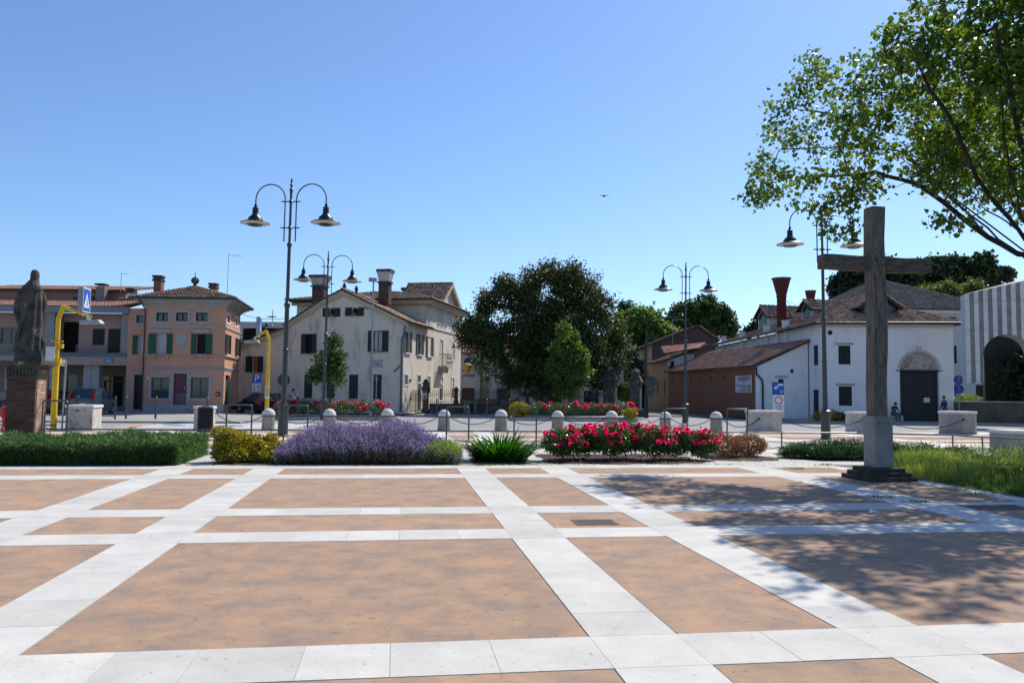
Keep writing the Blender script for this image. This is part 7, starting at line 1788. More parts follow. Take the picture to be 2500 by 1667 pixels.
# -- planters in the road with roses
def bed_island(label, px0, px1, Y, h):
    a, b = P(px0, 962, Y), P(px1, 962, Y); t = thing('planter_bed', label, 'planter', (a.x, a.y, 0)); w = b.x - a.x
    m = MB(); m.box(0, w, -.6, 1.6, -.1, .10); m.build('kerb', kerb_m, t); m = MB(); m.box(.12, w - .12, -.48, 1.48, .101, .13); m.build('earth', soil, t); return a, w
aL, wL = bed_island('kerbed road island planted with red roses before the villa', 628, 885, 48.6, .8)
aR, wR = bed_island('kerbed road island planted with red roses before the yew', 1172, 1462, 51.3, .8)
rg_ = random.Random(9)
for i in range(6):
    u, v = toUV(Vector((aL.x + wL * (i + .5) / 6, aL.y + .4, 0))); o = rose_bush(['red rose bush at the left end of the left road island', 'red rose bush behind the tallest lamp on the left road island', 'red rose bush between the two lamp poles on the left road island', 'red rose bush right of the second lamp on the left road island', 'red rose bush below the slim mast on the left road island', 'red rose bush at the right end of the left road island'][i], u, v, wL / 11, .95, 16, 70 + i, 2600, 'red rose bushes on the left road island', .10); o.location.z = .12
for i in range(7):
    u, v = toUV(Vector((aR.x + wR * (i + .5) / 7, aR.y + .4, 0))); yb = i == 0
    if yb: o = shrub('golden_shrub', 'yellow bush at the left end of the right road island', u, v, wR / 12, .95, 3200, .09, leaf_gold, 80); o.location.z = .12; continue
    o = rose_bush(['', 'shaded red rose bush next to the yellow bush', 'shaded red rose bush below the white van', 'red rose bush under the bright green young tree', 'red rose bush right of the young tree on the right island', 'red rose bush before the first great pillar', 'red rose bush at the right end of the right island'][i], u, v, wR / 12, .95, (16, 6, 7, 16, 18, 18, 18)[i], 80 + i, 2600, 'red rose bushes on the right road island', .10); o.location.z = .12
g_ = P(1448, 962, 50.6); u, v = toUV(g_); o = shrub('golden_shrub', 'small yellow bush beside the last rose of the right road island', u, v, .45, .7, 1500, .08, leaf_gold, 91); o.location.z = .1
# shrubs by the white house, hedge balls behind the boundary wall
for i, (q, c, lab) in enumerate(((250, leaf_gold, 'yellow-green little bush left of the fourth lamp before the white house'), (318, leaf_gold, 'yellow little bush right of the fourth lamp before the white house'), (356, leaf_nand, 'orange-brown little bush, middle of the row before the white house'), (395, leaf_nand, 'small reddish bush before the white house'), (420, leaf_nand, 'dark reddish bush nearest the cross before the white house'))):
    p = P(*z1b(q, 1150), 53.6); u, v = toUV(p); o = shrub('little_bush', lab, u, v, .42 if i < 3 else .33, .75 if i in (1,) else .6, 900, .09, c, 100 + i); o.location.z = .02
for q, w, h, lab in ((2342, 2.6, 2.5, 'large clipped dark green dome bush behind the boundary wall'), (2215, 1.2, 2.0, 'light green bush peeping over the boundary wall beside the blue signs')):
    p = P(q if q > 2300 else 2222, 930, 56.5); u, v = toUV(p); shrub('dome_bush', lab, u, v, w, h, 6000, .09, fm('dome_leaf', (.03, .055, .02), (.06, .09, .03), .1) if w > 2 else leaf_grass, 110, zc=.5)
p = P(1436, 950, 63.5); u, v = toUV(p); shrub('glossy_bush', 'glossy green bush between the two great pillars', u, v, .8, 2.6, 2600, .16, fm('glossy_leaf', (.03, .08, .02), (.08, .14, .03), .2, .15), 112, zc=.7)

# ------------------------------------------------------------------ trees
lf_fore = fm('lime_leaf', (.022, .058, .010), (.095, .155, .022), .44, .4)
lf_yew = fm('yew_foliage', (.020, .042, .013), (.075, .092, .022), .15, .6, c3=(.10, .075, .02))
lf_light = fm('young_tree_leaf', (.03, .075, .012), (.095, .15, .03), .3)
lf_mid = fm('mid_green_leaf', (.028, .07, .014), (.075, .125, .03), .25)
lf_dark = fm('dark_green_leaf', (.015, .035, .013), (.04, .065, .02), .12)
lf_olive = fm('olive_leaf', (.06, .08, .045), (.12, .14, .08), .2)
def pxblob(px, py, r, Y, flat_=.9, dy=None):
    c = P(px, py, Y); k = r * Y / F_PX; return (c.x, c.y, c.z, k, dy or k, k * flat_)
# the great yew
Yy = 63.8
yb = [pxblob(*b, Yy + random.uniform(-1.5, 1.5)) for b in ((1245, 790, 60), (1310, 780, 60), (1200, 765, 48), (1088, 752, 32), (1076, 792, 20), (1122, 702, 28), (1158, 662, 24), (1192, 692, 38), (1230, 642, 28), (1262, 624, 19), (1300, 645, 34), (1333, 624, 17), (1356, 658, 24), (1295, 705, 52), (1370, 705, 34), (1398, 748, 28), (1414, 792, 26), (1405, 842, 28), (1380, 882, 22), (1350, 820, 48), (1122, 782, 38), (1140, 840, 30), (1105, 828, 18), (1180, 866, 28), (1240, 868, 42), (1300, 868, 42), (1245, 715, 40))]
bb = P(1275, 935, Yy); tree('yew_tree', 'huge spreading dark yew tree with brownish foliage behind the garden railings', (bb.x, bb.y, 0), (bb.x - .2, bb.y, 3.0), yb, 620, 74000, .27, lf_yew, bark_dark, .035, .5, .75, .9, 201, spread=.36, droop=.2, shell=.3, aspect=.42)
for (px, py, r, nlf, lab, s) in ((1255, 905, 36, 0, '', 0),): pass
# dark palm left of the yew trunk
p = P(1240, 940, 63.2); t = thing('palm_tree', 'dark drooping fan palm under the left side of the yew', 'palm', (p.x, p.y, 0)); m = MB(); m.tube([(0, 0, 0), (.2, 0, 1.6), (.1, 0, 3.0)], [.16, .14, .12], 8); m.build('trunk', bark_dark, t)
frond_m = lf_dark; rg2 = np.random.default_rng(5)
for i in range(16):
    a = rg2.uniform(0, 6.28); el = rg2.uniform(-.5, 1.0); d = Vector((math.cos(a) * math.cos(el), math.sin(a) * math.cos(el), math.sin(el))); st = Vector((.1, 0, 3.0)) + d * .7
    nb_ = 26; D = np.array([tuple(d)] * nb_) + rg2.normal(size=(nb_, 3)) * .45; V, F = blade_arrays(np.tile(np.array(st), (nb_, 1)), D, rg2.uniform(.7, 1.0, nb_), .07, 1.2, rg2); npmesh('frond', V, F, frond_m, rnd=np.full(len(F), .2), parent=t)
# bright young tree in front of the yew
Yb = 58.5; bl = [pxblob(*b, Yb) for b in ((1305, 775, 26), (1300, 815, 40), (1320, 845, 42), (1290, 850, 36), (1305, 885, 34), (1298, 752, 15), (1335, 820, 24))]
bb = P(1308, 945, Yb); tree('young_tree', 'bright green young tree with upright oval crown in front of the yew', (bb.x, bb.y, 0), (bb.x, bb.y, 1.9), bl, 170, 9500, .17, lf_light, bark, .012, .5, .3, .4, 202, spread=.16, droop=.3)
# street tree left
Yt = 50; bl = [pxblob(*b, Yt) for b in ((765, 785, 20), (768, 810, 26), (752, 830, 28), (770, 845, 26), (735, 860, 24), (765, 868, 26), (718, 866, 14), (785, 815, 12), (762, 890, 12))]
bb = P(757, 948, Yt); tree('street_tree', 'small loose-crowned street tree beside the second lamp before the villa', (bb.x, bb.y, 0), (bb.x, bb.y, 1.8), bl, 110, 3500, .15, lf_mid, bark, .012, .5, .10, .35, 203, spread=.15, droop=.3, shell=.1)
# trees beyond the roofs
def far_tree(label, blobs, Y, basepx, nt, nl, size, mat, seed, name='background_tree', asp=1.0):
    bl = [pxblob(*b, Y) for b in blobs]; bb = P(basepx, 900, Y); tree(name, label, (bb.x, bb.y, 0), (bb.x, bb.y, 4), bl, nt, nl, size, mat, bark_dark, .03, .5, .5, 1.2, seed, spread=.35, droop=.2, aspect=asp, shell=.5)
far_tree('light green tree right behind the yew', ((1450, 750, 34), (1480, 735, 34), (1500, 775, 36), (1440, 790, 30), (1525, 765, 24)), 112, 1480, 180, 12000, .45, fm('sunlit_leaf', (.05, .11, .02), (.13, .20, .045), .3), 211)
far_tree('pale olive green bush-like tree between the great pillars', ((1447, 850, 22), (1455, 880, 24), (1440, 820, 20), (1462, 915, 20)), 100, 1450, 90, 6000, .34, lf_olive, 212)
far_tree('tall dark cedar tip showing above the light green tree', ((1432, 700, 12), (1440, 722, 16), (1428, 735, 14), (1447, 705, 8)), 118, 1437, 60, 2600, .5, lf_dark, 213, 'cedar_tree', .4)
far_tree('round dark green tree behind the ridge of the brick gable', ((1580, 730, 38), (1620, 715, 36), (1655, 740, 32), (1600, 760, 45), (1555, 750, 24), (1675, 755, 18)), 125, 1610, 220, 15000, .5, fm('round_tree_leaf', (.025, .06, .015), (.06, .11, .025), .15), 214)
far_tree('distant small tree crown on the horizon left of the tall red chimney', ((1735, 752, 10), (1755, 748, 10), (1718, 762, 8)), 150, 1740, 40, 1800, .5, lf_dark, 215)
far_tree('broad dark tree rising behind the hipped roofs left of the cross', ((1935, 655, 26), (1965, 628, 30), (1995, 650, 32), (1925, 690, 12), (2040, 625, 30)), 112, 1975, 170, 9000, .5, lf_dark, 216)
far_tree('broad dark tree rising behind the hipped roofs right of the cross', ((2090, 640, 30), (2140, 625, 34), (2190, 618, 34), (2240, 625, 34), (2290, 640, 28), (2260, 600, 18), (2150, 660, 34), (2215, 665, 34)), 112, 2180, 300, 15000, .5, lf_dark, 217)
far_tree('yellow green conifer hedge behind the rear house beside the loggia', ((2115, 672, 12), (2145, 672, 14), (2180, 665, 16), (2205, 682, 16), (2235, 665, 18), (2160, 690, 12)), 104, 2170, 120, 7000, .34, fm('conifer_yellow', (.07, .10, .02), (.14, .17, .04), .2), 218, asp=.4)
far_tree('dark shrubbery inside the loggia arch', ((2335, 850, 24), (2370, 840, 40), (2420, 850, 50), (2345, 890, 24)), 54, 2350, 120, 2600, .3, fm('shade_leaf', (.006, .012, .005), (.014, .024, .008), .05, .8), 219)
# dark trees west and north-east outside the frame edges keep the skyline going
# the big lime tree at the right, trunk just outside the frame
Tb = np.array([12.8, 17.2, 0.0]); rg3 = np.random.default_rng(77)
def along(pts): return [np.array(p, float) for p in pts]
root = thing('lime_tree', 'large lime tree whose leafy branches reach in from the upper right, trunk outside the frame', 'tree', tuple(Tb))
trunk = [Tb + np.array([0, 0, -.02]), Tb + np.array([-.05, .05, 1.5]), Tb + np.array([-.15, .1, 2.8]), Tb + np.array([-.3, .1, 3.6])]
DF = lambda Y: 14.2 + (Y - 11.8) * 1.75
limbs = [[(2400, 590, 13.6), (2340, 580, 13.6), (2270, 540, 13.7), (2200, 490, 13.8), (2110, 425, 14.1), (2010, 395, 14.6), (1930, 405, 15.2), (1850, 405, 15.8)],
         [(2380, 560, 13.4), (2300, 500, 13.0), (2230, 455, 12.8), (2150, 430, 12.9), (2080, 425, 13.2), (2040, 430, 13.6)],
         [(2400, 560, 13.8), (2340, 480, 14.2), (2250, 380, 14.8), (2170, 300, 15.2), (2080, 240, 15.6), (1980, 200, 16.0)],
         [(2400, 600, 13.6), (2290, 560, 14.2), (2210, 480, 14.8), (2110, 380, 15.2), (2010, 310, 15.6), (1900, 260, 16.0), (1830, 250, 16.3)],
         [(2390, 590, 13.2), (2310, 500, 12.9), (2240, 400, 12.8), (2190, 290, 12.8), (2120, 170, 13.0), (2090, 90, 13.2)],
         [(2400, 600, 13.2), (2345, 500, 12.6), (2315, 350, 12.4), (2300, 200, 12.2)],
         [(2330, 575, 13.8), (2180, 450, 14.4), (2080, 350, 14.8), (1990, 335, 15.3), (1880, 340, 16.0), (1790, 345, 16.4)],
         [(2420, 560, 13.4), (2370, 400, 12.8), (2330, 260, 12.2), (2300, 120, 12.0), (2270, 0, 11.8)],
         [(2440, 560, 13.6), (2440, 300, 13.4), (2460, 0, 13.2), (2480, -300, 13.2)]]
Nn = list(trunk); par_ = [-1, 0, 1, 2]
def interp(a, b, step=.35):
    k = max(1, int(np.linalg.norm(b - a) / step)); return [a + (b - a) * (i + 1) / k for i in range(k)]
for li in limbs:
    prev = 3
    pts = [np.array(tuple(P(q[0], q[1], DF(q[2])))) for q in li]; cur = Nn[3]
    for p in pts:
        for x in interp(cur, p): Nn.append(x + rg3.normal(size=3) * .02); par_.append(prev); prev = len(Nn) - 1
        cur = p
for az in (0.3, 1.0, -.6, 2.2):   # limbs on the far and right side
    prev = 3; cur = Nn[3]
    for r in (1.2, 2.4, 3.6, 4.6): p = Tb + np.array([r * math.cos(az), r * math.sin(az), 3.2 + r * .95]); 
    for f in np.linspace(.1, 1, 10): p = Tb + np.array([5 * f * math.cos(az), 5 * f * math.sin(az), 3.6 + 5 * f]); Nn.append(p); par_.append(prev); prev = len(Nn) - 1
nfix = len(Nn)
blobs = [pxblob(b[0], b[1], b[2], DF(b[3])) for b in ((1800, 440, 75, 15.6), (1760, 380, 50, 16.2), (1800, 280, 62, 16.0), (1870, 200, 75, 15.8), (1930, 330, 95, 15.0), (2000, 180, 100, 14.6), (2090, 90, 90, 13.6), (2080, 300, 110, 14.0), (2200, 150, 130, 13.0), (2300, 60, 130, 12.2), (2230, 330, 110, 13.4), (2320, 250, 120, 12.6), (2350, 420, 90, 12.8), (1960, 440, 70, 14.4), (2130, 10, 60, 13.2), (2420, 150, 140, 12.0), (2330, -80, 150, 12.0), (1880, 120, 32, 15.8), (2160, 400, 60, 13.4), (1870, 480, 34, 14.6), (1735, 440, 34, 15.8))]
blobs += [(15, 17.8, 9.4, 3.2, 3.0, 2.2), (17, 18.5, 8.6, 3.4, 3.4, 2.8), (13.6, 20.6, 8.8, 3.4, 2.6, 2.4)]
T = in_blobs(blobs, 2500, rg3, .1)
wind = [(np.array(tuple(P(1900, 500, 18.5))), .3, 5), (np.array(tuple(P(1940, 530, 18.2))), .2, 4), (np.array(tuple(P(2165, 500, 16.6))), .35, 10), (np.array(tuple(P(2235, 530, 17))), .3, 6)]
def clear_of_cross(t):
    q = proj(t); return q is None or not (q[1] > np.interp(q[0], [1680, 1760, 1830, 1900, 1960, 1970, 2060, 2080, 2180, 2230, 2300, 2352], [500, 505, 470, 540, 560, 455, 455, 475, 520, 530, 470, 520]))
T = np.concatenate([T] + [c + rg3.normal(size=(k, 3)) * s for c, s, k in wind])
T = np.array([t_ for t_ in T if clear_of_cross(t_)])
arr = np.zeros((nfix + len(T) * 30, 3)); arr[:nfix] = Nn; cnt = nfix; par_ = list(par_); tips = []
T = T[np.argsort(np.min(np.linalg.norm(T[:, None] - arr[None, 4:nfix:3], axis=2), axis=1))]
for tt_ in T:
    dd = np.linalg.norm(arr[6:cnt] - tt_, axis=1) + np.maximum(arr[6:cnt, 2] - tt_[2], 0) * .5
    j = int(np.argmin(dd)) + 6; p = arr[j]; d = np.linalg.norm(tt_ - p); k = max(1, int(d / .22)); prev = j
    for q in range(1, k + 1):
        f = q / k; x = p + (tt_ - p) * f + (rg3.normal(size=3) * .022 if q < k else 0); x[2] += .06 * math.sin(f * math.pi) * d
        arr[cnt] = x; par_.append(prev); prev = cnt; cnt += 1
    tips.append(prev)
arr = arr[:cnt]; par_ = np.array(par_)
V, F, rad = tube_edges(arr, par_, .0055, .53, .36, 6); npmesh('trunk', V - Tb, F, bark_dark, parent=root, smooth=True)
nl = 62000; k = rg3.choice(len(tips), nl); Cc = arr[np.array(tips)[k]] + rg3.normal(size=(nl, 3)) * np.array([.14, .14, .11])
sz = .112 * (.55 + .8 * rg3.random(nl)); dist = np.linalg.norm(Cc - np.array([0, 0, 1.7]), axis=1)
tone = rg3.random(len(tips))[k]; vis = np.array([(lambda q: q is not None and -20 < q[0] < 2372 and -20 < q[1] < 1000)(proj(c)) for c in Cc[:6000]])
big = [i for i in np.argsort(dist[:6000] / sz[:6000]) if vis[i]][:300]; bigset = np.zeros(nl, bool); bigset[big] = True
V, F = leaf_arrays(Cc[~bigset], sz[~bigset], .55, .95, rg3); npmesh('crown', V - Tb, F, lf_fore, rnd=np.clip(.5 * tone[~bigset] + .5 * rg3.random((~bigset).sum()), 0, 1), parent=root, kind='stuff')
m = MB(); hs_ = [(0, .0), (.18, -.3), (.5, -.48), (.8, -.3), (1, 0), (.8, .3), (.5, .48), (.18, .3)]
m.add([(x, y, -.12 * abs(y)) for x, y in hs_] + [(.5, 0, .0)], [(0, 1, 2, 8), (8, 2, 3, 4), (8, 4, 5, 6), (0, 8, 6, 7)]); o = m.build('leaf', lf_fore, None); lme = o.data; bpy.data.objects.remove(o)
for i in big:
    o = link('leaf', lme, root); o.location = Cc[i] - Tb; o.rotation_euler = tuple(rg3.uniform(0, 6.28, 3)); s = float(sz[i]) * 1.15; o.scale = (s, s, s)

# ------------------------------------------------------------------ people
def skin(name, nodes, edges, mat, parent, sub=1):
    me = bpy.data.meshes.new(name); me.from_pydata([n[:3] for n in nodes], edges, []); me.materials.append(mat); o = link(name, me, parent)
    md = o.modifiers.new('skin', 'SKIN'); md.use_smooth_shade = True
    for v, n in zip(me.skin_vertices[0].data, nodes): r = n[3]; v.radius = (r, n[4] if len(n) > 4 else r)
    me.skin_vertices[0].data[0].use_root = True
    s = o.modifiers.new('sub', 'SUBSURF'); s.levels = sub; s.render_levels = sub; return o
skin_m = flat('skin_tone', (.32, .18, .12), .6); hair_m = flat('dark_hair', (.02, .014, .01), .6)
def person(label, base, rz, pose, shirt, trousers, arms_bare=True, shoe=black_m, scale=1.0):
    t = thing('person', label, 'person', base, rz); t.scale = (scale,) * 3
    J = pose
    def n(k, r, r2=None): return (*J[k], r) if r2 is None else (*J[k], r, r2)
    body = [n('pelvis', .12, .09), n('belly', .12, .09), n('chest', .15, .10), n('neck0', .07, .06), n('neck1', .052), n('headb', .075, .085), n('headt', .085, .10), n('crown', .05),
            n('ls', .06), n('le', .042), n('lw', .03), n('lh', .035, .02), n('rs', .06), n('re', .042), n('rw', .03), n('rh', .035, .02),
            n('lhip', .08), n('lk', .055), n('la', .038), n('lt', .03), n('rhip', .08), n('rk', .055), n('ra', .038), n('rt', .03)]
    E_ = [(0, 1), (1, 2), (2, 3), (3, 4), (4, 5), (5, 6), (6, 7), (2, 8), (8, 9), (9, 10), (10, 11), (2, 12), (12, 13), (13, 14), (14, 15), (0, 16), (16, 17), (17, 18), (18, 19), (0, 20), (20, 21), (21, 22), (22, 23)]
    # fingers and thumb
    for s, (w, h) in (('l', (10, 11)), ('r', (14, 15))):
        d = (Vector(J[s + 'h']) - Vector(J[s + 'w'])).normalized(); side = d.cross(Vector((0, 1, .2))).normalized()
        for i, (o_, L) in enumerate(((-.03, .06), (-.01, .075), (.01, .07), (.03, .055), (.05, .04))):
            p = Vector(J[s + 'h']) + side * o_ + d * (.02 if i < 4 else -.02); q = p + d * L * (1 if i < 4 else .6) + side * (0 if i < 4 else .03); body += [(*p, .011), (*(q + Vector((0, 0, -.012))), .009)]; a = len(body); E_ += [(h, a - 2), (a - 2, a - 1)]
    b = skin('body', body, E_, skin_m, t)
    hd = Vector(J['headt']); f = Vector(J['face']).normalized(); sd_ = f.cross(Vector((0, 0, 1))).normalized()
    m = MB(); c = hd - f * .015 + Vector((0, 0, .03)); V = []
    for i in range(7):
        for k in range(12):
            ph = (i / 6) * math.pi * .60; th_ = 2 * math.pi * k / 12; r = .108; d = Vector((math.sin(ph) * math.cos(th_), math.sin(ph) * math.sin(th_), math.cos(ph)))
            if d.dot(f) > .55 and d.z < .5: d = d * .86
            V.append(c + d * r + Vector((0, 0, -.01)))
    m.add(V, [(i * 12 + k, i * 12 + (k + 1) % 12, (i + 1) * 12 + (k + 1) % 12, (i + 1) * 12 + k) for i in range(6) for k in range(12)]); m.build('hair', hair_m, t, smooth=True)
    m = MB(); nb_ = hd + f * .095 + Vector((0, 0, -.035)); m.tube([nb_ + Vector((0, 0, .03)), nb_ + f * .02 - Vector((0, 0, .005))], [.008, .014], 6); m.build('nose', skin_m, b)
    m = MB()
    for e in (-1, 1): p = hd + f * .088 + sd_ * .032 * e - Vector((0, 0, .01)); m.tube([p, p + f * .01], .009, 6)
    m.build('eye', black_m, b); m = MB(); p = hd + f * .09 - Vector((0, 0, .075)); m.tube([p - sd_ * .022, p + sd_ * .022], .006, 5); m.build('mouth', sign_red, b)
    m = MB()
    for e in (-1, 1): p = hd + sd_ * .092 * e - Vector((0, 0, .02)); m.tube([p + Vector((0, 0, .022)), p - Vector((0, 0, .022))], [.014, .01], 6)
    m.build('ear', skin_m, b)
    arm_e = .45 if arms_bare else 1.0
    def mid(a, b_, f_): return tuple(Vector(J[a]).lerp(Vector(J[b_]), f_))
    sh_ = [(*J['pelvis'], .145, .115), (*J['belly'], .14, .11), (*J['chest'], .17, .12), (*J['neck0'], .085, .075)]; se = [(0, 1), (1, 2), (2, 3)]
    for s in 'lr':
        a = len(sh_); sh_ += [(*J[s + 's'], .078), (*mid(s + 's', s + 'e', .55 if arms_bare else 1), .064)]; se += [(2, a), (a, a + 1)]
        if not arms_bare: sh_.append((*mid(s + 'e', s + 'w', .95), .048)); se.append((a + 1, a + 2))
    skin('shirt', sh_, se, shirt, t)
    tr = [(*J['pelvis'], .14, .115), (*J['lhip'], .10), (*J['lk'], .078), (*mid('lk', 'la', .93), .062), (*J['rhip'], .10), (*J['rk'], .078), (*mid('rk', 'ra', .93), .062)]
    skin('trousers', tr, [(0, 1), (1, 2), (2, 3), (0, 4), (4, 5), (5, 6)], trousers, t)
    for s in 'lr': skin('shoe', [(*J[s + 'a'][:2], J[s + 'a'][2] - .03, .05), (*mid(s + 'a', s + 't', .6)[:2], J[s + 't'][2] + .02, .048), (*J[s + 't'][:2], J[s + 't'][2] + .005, .035)], [(0, 1), (1, 2)], shoe, t)
    return t
# pose frames: x = walking / facing direction
def stand(stride=.0, lean=0, arm=((.05, .0), (-.05, .0)), L=None):
    J = dict(pelvis=(0, 0, .95), belly=(lean * .3, 0, 1.08), chest=(lean * .7, 0, 1.32), neck0=(lean * .9, 0, 1.46), neck1=(lean + .01, 0, 1.52), headb=(lean + .03, 0, 1.58), headt=(lean + .04, 0, 1.66), crown=(lean + .03, 0, 1.73), face=(1, 0, 0),
             ls=(lean * .8, .19, 1.40), rs=(lean * .8, -.19, 1.40), lhip=(0, .09, .90), rhip=(0, -.09, .90), lk=(stride * .55, .10, .50), la=(stride * .9, .10, .09), lt=(stride * .9 + .17, .11, .03), rk=(-stride * .15, -.10, .49), ra=(-stride, -.10, .12), rt=(-stride + .14, -.11, .03))
    J.update(le=(arm[0][0] * .5 + lean * .6, .25, 1.13), lw=(arm[0][0] + lean * .5, .25, .90), lh=(arm[0][0] * 1.15 + .02, .25, .81), re=(arm[1][0] * .5 + lean * .6, -.25, 1.13), rw=(arm[1][0] + lean * .5, -.25, .90), rh=(arm[1][0] * 1.15 + .02, -.25, .81)); return J
pm_ = P(2171, 962, 54.2); person('person in blue jacket and jeans walking left past the big arched gate', (pm_.x, pm_.y, .02), R(185), stand(.22, .03, ((.1, 0), (.12, 0))), pm('denim_jacket', (.03, .07, .17), (.02, .05, .12), scale=6, rough=.8), pm('jeans', (.06, .11, .20), (.04, .08, .15), scale=6, rough=.85), False)
J = stand(.02, .10); J.update(le=(.14, .24, 1.18), lw=(.36, .20, 1.12), lh=(.45, .18, 1.15), re=(.16, -.24, 1.20), rw=(.40, -.2, 1.22), rh=(.48, -.18, 1.26)); pm_ = P(676, 945, 56.5)
person('person in white T-shirt and black trousers standing behind the dark car', (pm_.x, pm_.y, 0), R(175), J, pm('white_tee', (.55, .6, .68), (.48, .52, .6), scale=5, rough=.8), flat('black_trousers', (.015, .015, .02), .8))
J = dict(pelvis=(0, 0, .50), belly=(.02, 0, .64), chest=(.10, 0, .88), neck0=(.16, 0, 1.0), neck1=(.19, 0, 1.05), headb=(.22, 0, 1.10), headt=(.24, 0, 1.18), crown=(.23, 0, 1.25), face=(.9, 0, -.4), ls=(.12, .19, .95), rs=(.12, -.19, .95), lhip=(.05, .1, .50), rhip=(.05, -.1, .50), lk=(.45, .14, .50), rk=(.45, -.14, .50), la=(.42, .14, .09), ra=(.42, -.14, .09), lt=(.58, .15, .03), rt=(.58, -.15, .03), le=(.2, .25, .70), lw=(.42, .15, .62), lh=(.5, .1, .6), re=(.2, -.25, .70), rw=(.42, -.15, .62), rh=(.5, -.1, .6))
pm_ = P(2052, 962, 55.0); person('person in black top and blue jeans sitting on a low block beside the arched gate', (pm_.x, pm_.y, .02), R(-75), J, flat('black_top', (.012, .013, .018), .8), MATS['jeans'])
m = MB(); m.box(-.45, .6, -.2, .25, 0, .40, bev=.02); m.build('low_block', old_stone, None, label='low stone block used as a seat beside the arched gate', cat='stone block', loc=(pm_.x, pm_.y + .02, .02))

# ------------------------------------------------------------------ cars
tyre = flat('tyre', (.012, .012, .013), .8); rimm = flat('rim', (.35, .36, .37), .35, metal=.6); cglass = glass('car_glass', (.02, .03, .04)); tail = pm('tail_lamp', (.22, .008, .015), (.16, .006, .01), rough=.15); headl = flat('head_lamp', (.6, .62, .65), .1); chrome = flat('chrome', (.6, .6, .62), .15, metal=.9)
def car(label, base, rz, L, W, H, paint, sedan=True, nm='parked_car', cat='car'):
    """x = forward; rings across the width give tumblehome"""
    t = thing(nm, label, cat, base, rz); h = L / 2; wl = .62 * H / 1.45
    lower = [(-h, .30), (-h - .02, .55), (-h + .05, wl * 1.42), (-h + (.55 if sedan else .12), wl * 1.50), (-h * .2, wl * 1.45), (h * .42, wl * 1.40), (h * .86, wl * 1.14), (h, .62), (h, .32), (h - .1, .22), (-h + .1, .22)]
    m = MB(); n = len(lower); V = []
    for (y, s, dz) in ((-W / 2, .985, .0), (-W / 2 + .0, 1, 0), (W / 2, 1, 0)): pass
    ys = [(-W / 2 + .0, .93), (-W / 2 + .06, 1.0), (W / 2 - .06, 1.0), (W / 2, .93)]
    for (y, s) in ys: V += [(x * (1 - (1 - s) * .25), y, .22 + (z - .22) * (1 - (1 - s) * .6)) for x, z in lower]
    F_ = [tuple(range(n)), tuple(range(4 * n - 1, 3 * n - 1, -1))]
    for r in range(3):
        for i in range(n): j = (i + 1) % n; F_.append((r * n + i, r * n + n + i, r * n + n + j, r * n + j))
    m.add(V, F_); body = m.build('body', paint, t, smooth=True)
    zb = wl * 1.42
    roofp = [(-h + (.62 if sedan else .15), zb), (-h + (1.15 if sedan else .42), H - .04), (-h * .15, H), (h * .12, H - .03), (h * .52, zb)]
    m = MB(); n = len(roofp); V = []
    for (y, s) in ((-W / 2 + .05, 0), (-W / 2 + .22, 1), (W / 2 - .22, 1), (W / 2 - .05, 0)):
        for x, z in roofp: V.append((x * (1 if s else 1.0), y if z <= zb + .01 or s else y + (.10 if y < 0 else -.10), z if z <= zb + .01 else z - (0 if s else .10)))
    F_ = [tuple(range(n)), tuple(range(4 * n - 1, 3 * n - 1, -1))]
    for r in range(3):
        for i in range(n): j = (i + 1) % n; F_.append((r * n + i, r * n + n + i, r * n + n + j, r * n + j))
    m.add(V, F_); m.build('windows', cglass, t, smooth=True)
    m = MB(); x0, x1 = roofp[1][0] + .0, roofp[3][0]; m.add([(x0, -W / 2 + .17, H - .05), (x1, -W / 2 + .17, H - .04), (x1, W / 2 - .17, H - .04), (x0, W / 2 - .17, H - .05), (x0 + .05, -W / 2 + .25, H + .012), (x1 - .05, -W / 2 + .25, H + .0), (x1 - .05, W / 2 - .25, H + .0), (x0 + .05, W / 2 - .25, H + .012)], [(0, 1, 5, 4), (1, 2, 6, 5), (2, 3, 7, 6), (3, 0, 4, 7), (4, 5, 6, 7)])
    for y in (-1, 1):
        for (a, b) in ((roofp[0], roofp[1]), (roofp[4], roofp[3])): m.tube([(a[0], y * (W / 2 - .055), a[1]), (b[0], y * (W / 2 - .17), b[1] - .04)], .04, 5)
        m.tube([(-.1, y * (W / 2 - .05), zb), (-.05, y * (W / 2 - .16), H - .08)], .035, 5)
    m.build('roof', paint, t, smooth=True)
    for x in (-h * .62, h * .62):
        for y in (-1, 1):
            yy = y * (W / 2 - .10); m = MB(); m.tube([(x, yy - .11, .32), (x, yy + .11, .32)], .325, 20); w = m.build('wheel', tyre, t); m = MB(); m.tube([(x, yy + y * .08, .32), (x, yy + y * .115, .32)], .21, 14); m.build('rim', rimm, w)
            m = MB(); m.tube([(x, y * (W / 2 - .02), .34), (x, y * (W / 2 + .003), .34)], .375, 20); m.build('wheel_arch', black_m, body)
    for y in (-1, 1):
        m = MB()
        if sedan: m.box(-h - .03, -h + .25, y * (W / 2 - .32) - .22, y * (W / 2 - .32) + .24, wl * 1.15, wl * 1.35)
        else: m.prism([(y * (W / 2 - .13), wl * 1.25), (y * (W / 2 - .03), wl * 1.25), (y * (W / 2 - .12), H * .90), (y * (W / 2 - .20), H * .91)], -h - .015, -h + .2, 'x')
        m.build('tail_light', tail, t)
        m = MB(); m.box(h - .12, h + .015, y * (W / 2 - .30) - .2, y * (W / 2 - .30) + .2, .62, .76); m.build('headlight', headl, t)
        m = MB(); m.box(h * .34, h * .42, y * (W / 2 + .08) - .09, y * (W / 2 + .08) + .09, zb, zb + .14); m.build('wing_mirror', paint, t)
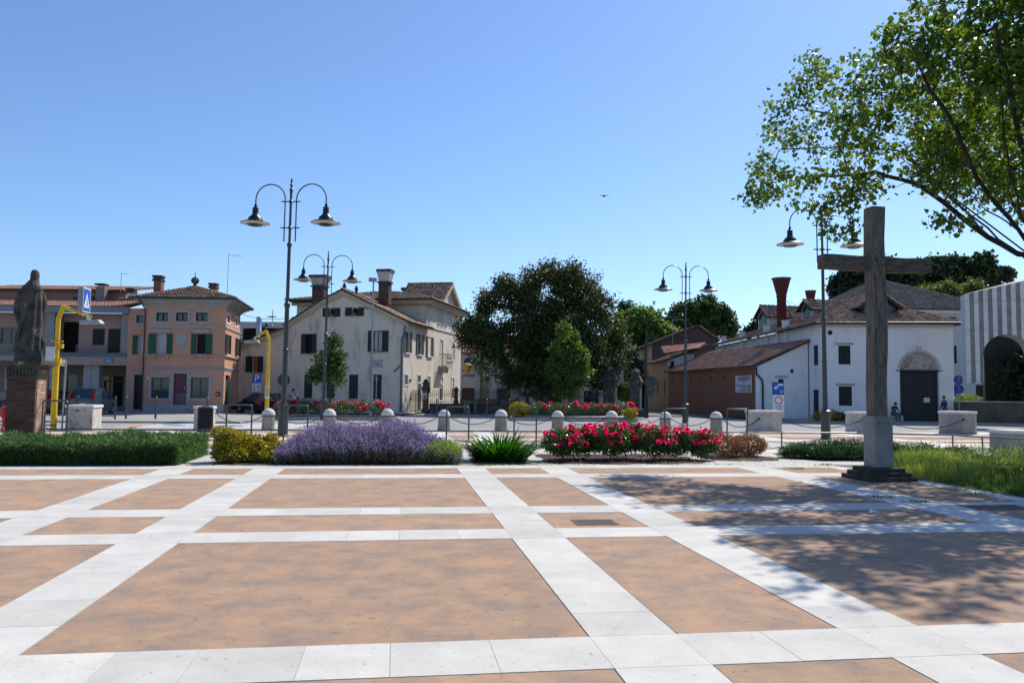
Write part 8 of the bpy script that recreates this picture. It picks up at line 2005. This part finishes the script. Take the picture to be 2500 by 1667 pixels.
    m = MB(); m.box(-h - .035, -h - .005, -.26, .26, .62 if not sedan else .72, .73 if not sedan else .83); m.build('number_plate', sign_white, t)
    m = MB(); m.box(-h - .05, -h + .1, -W / 2 + .08, W / 2 - .08, .3, .48); m.box(h - .1, h + .04, -W / 2 + .08, W / 2 - .08, .26, .42); m.build('bumper', paint, t)
    return t
pk_black = pm('black_car_paint', (.010, .009, .014), (.014, .012, .018), rough=.12, spec=.6, coat=.6); pk_teal = pm('teal_car_paint', (.012, .055, .075), (.015, .065, .085), rough=.12, spec=.6, coat=.6)
p = P(604, 950, 57.2); car('black saloon car parked before the villa wing, seen from rear right', (p.x, p.y, 0), R(150), 4.6, 1.8, 1.42, pk_black)
p = P(212, 950, 50.5); car('teal hatchback seen from behind beyond the railing and white stone block', (p.x, p.y, 0), R(98), 3.8, 1.65, 1.62, pk_teal, False)
p = P(-8, 950, 47); car('dark car with red tail lamps cut by the left edge of the photo', (p.x, p.y, 0), R(100), 4.2, 1.75, 1.48, pk_black, False)
p = P(118, 950, 52); car('dark car behind the yellow crossing lamp, only its rear visible', (p.x, p.y, 0), R(95), 4.2, 1.75, 1.5, pm('graphite_paint', (.03, .03, .035), rough=.15, coat=.5), False)
p = P(1222, 940, 70); car('small white van parked under the yew behind the railings', (p.x, p.y, 0), R(90), 4.4, 1.9, 2.05, flat('van_white', (.50, .51, .53), .3), False, 'parked_van', 'van')
# bird
p = P(1388, 451, 60); t = thing('bird', 'small dark bird gliding in the open sky', 'bird', p, R(20)); m = MB(); m.tube([(0, -.22, 0), (0, -.1, .02), (0, .08, 0), (0, .2, -.03)], [.02, .06, .055, .01], 8); m.build('body', black_m, t)
for s, dz in ((-1, .0), (1, .14)): m = MB(); m.add([(0, -.1, 0), (s * .25, -.07, .05 + dz * .5), (s * .5, .08, .02 + dz), (s * .25, .05, .04 + dz * .5), (0, .08, 0)], [(0, 1, 2, 3, 4)]); m.add([(0, -.1, -.01), (s * .25, -.07, .04 + dz * .5), (s * .5, .08, .015 + dz), (s * .25, .05, .03 + dz * .5), (0, .08, -.01)], [(4, 3, 2, 1, 0)]); m.build('wing', black_m, t)
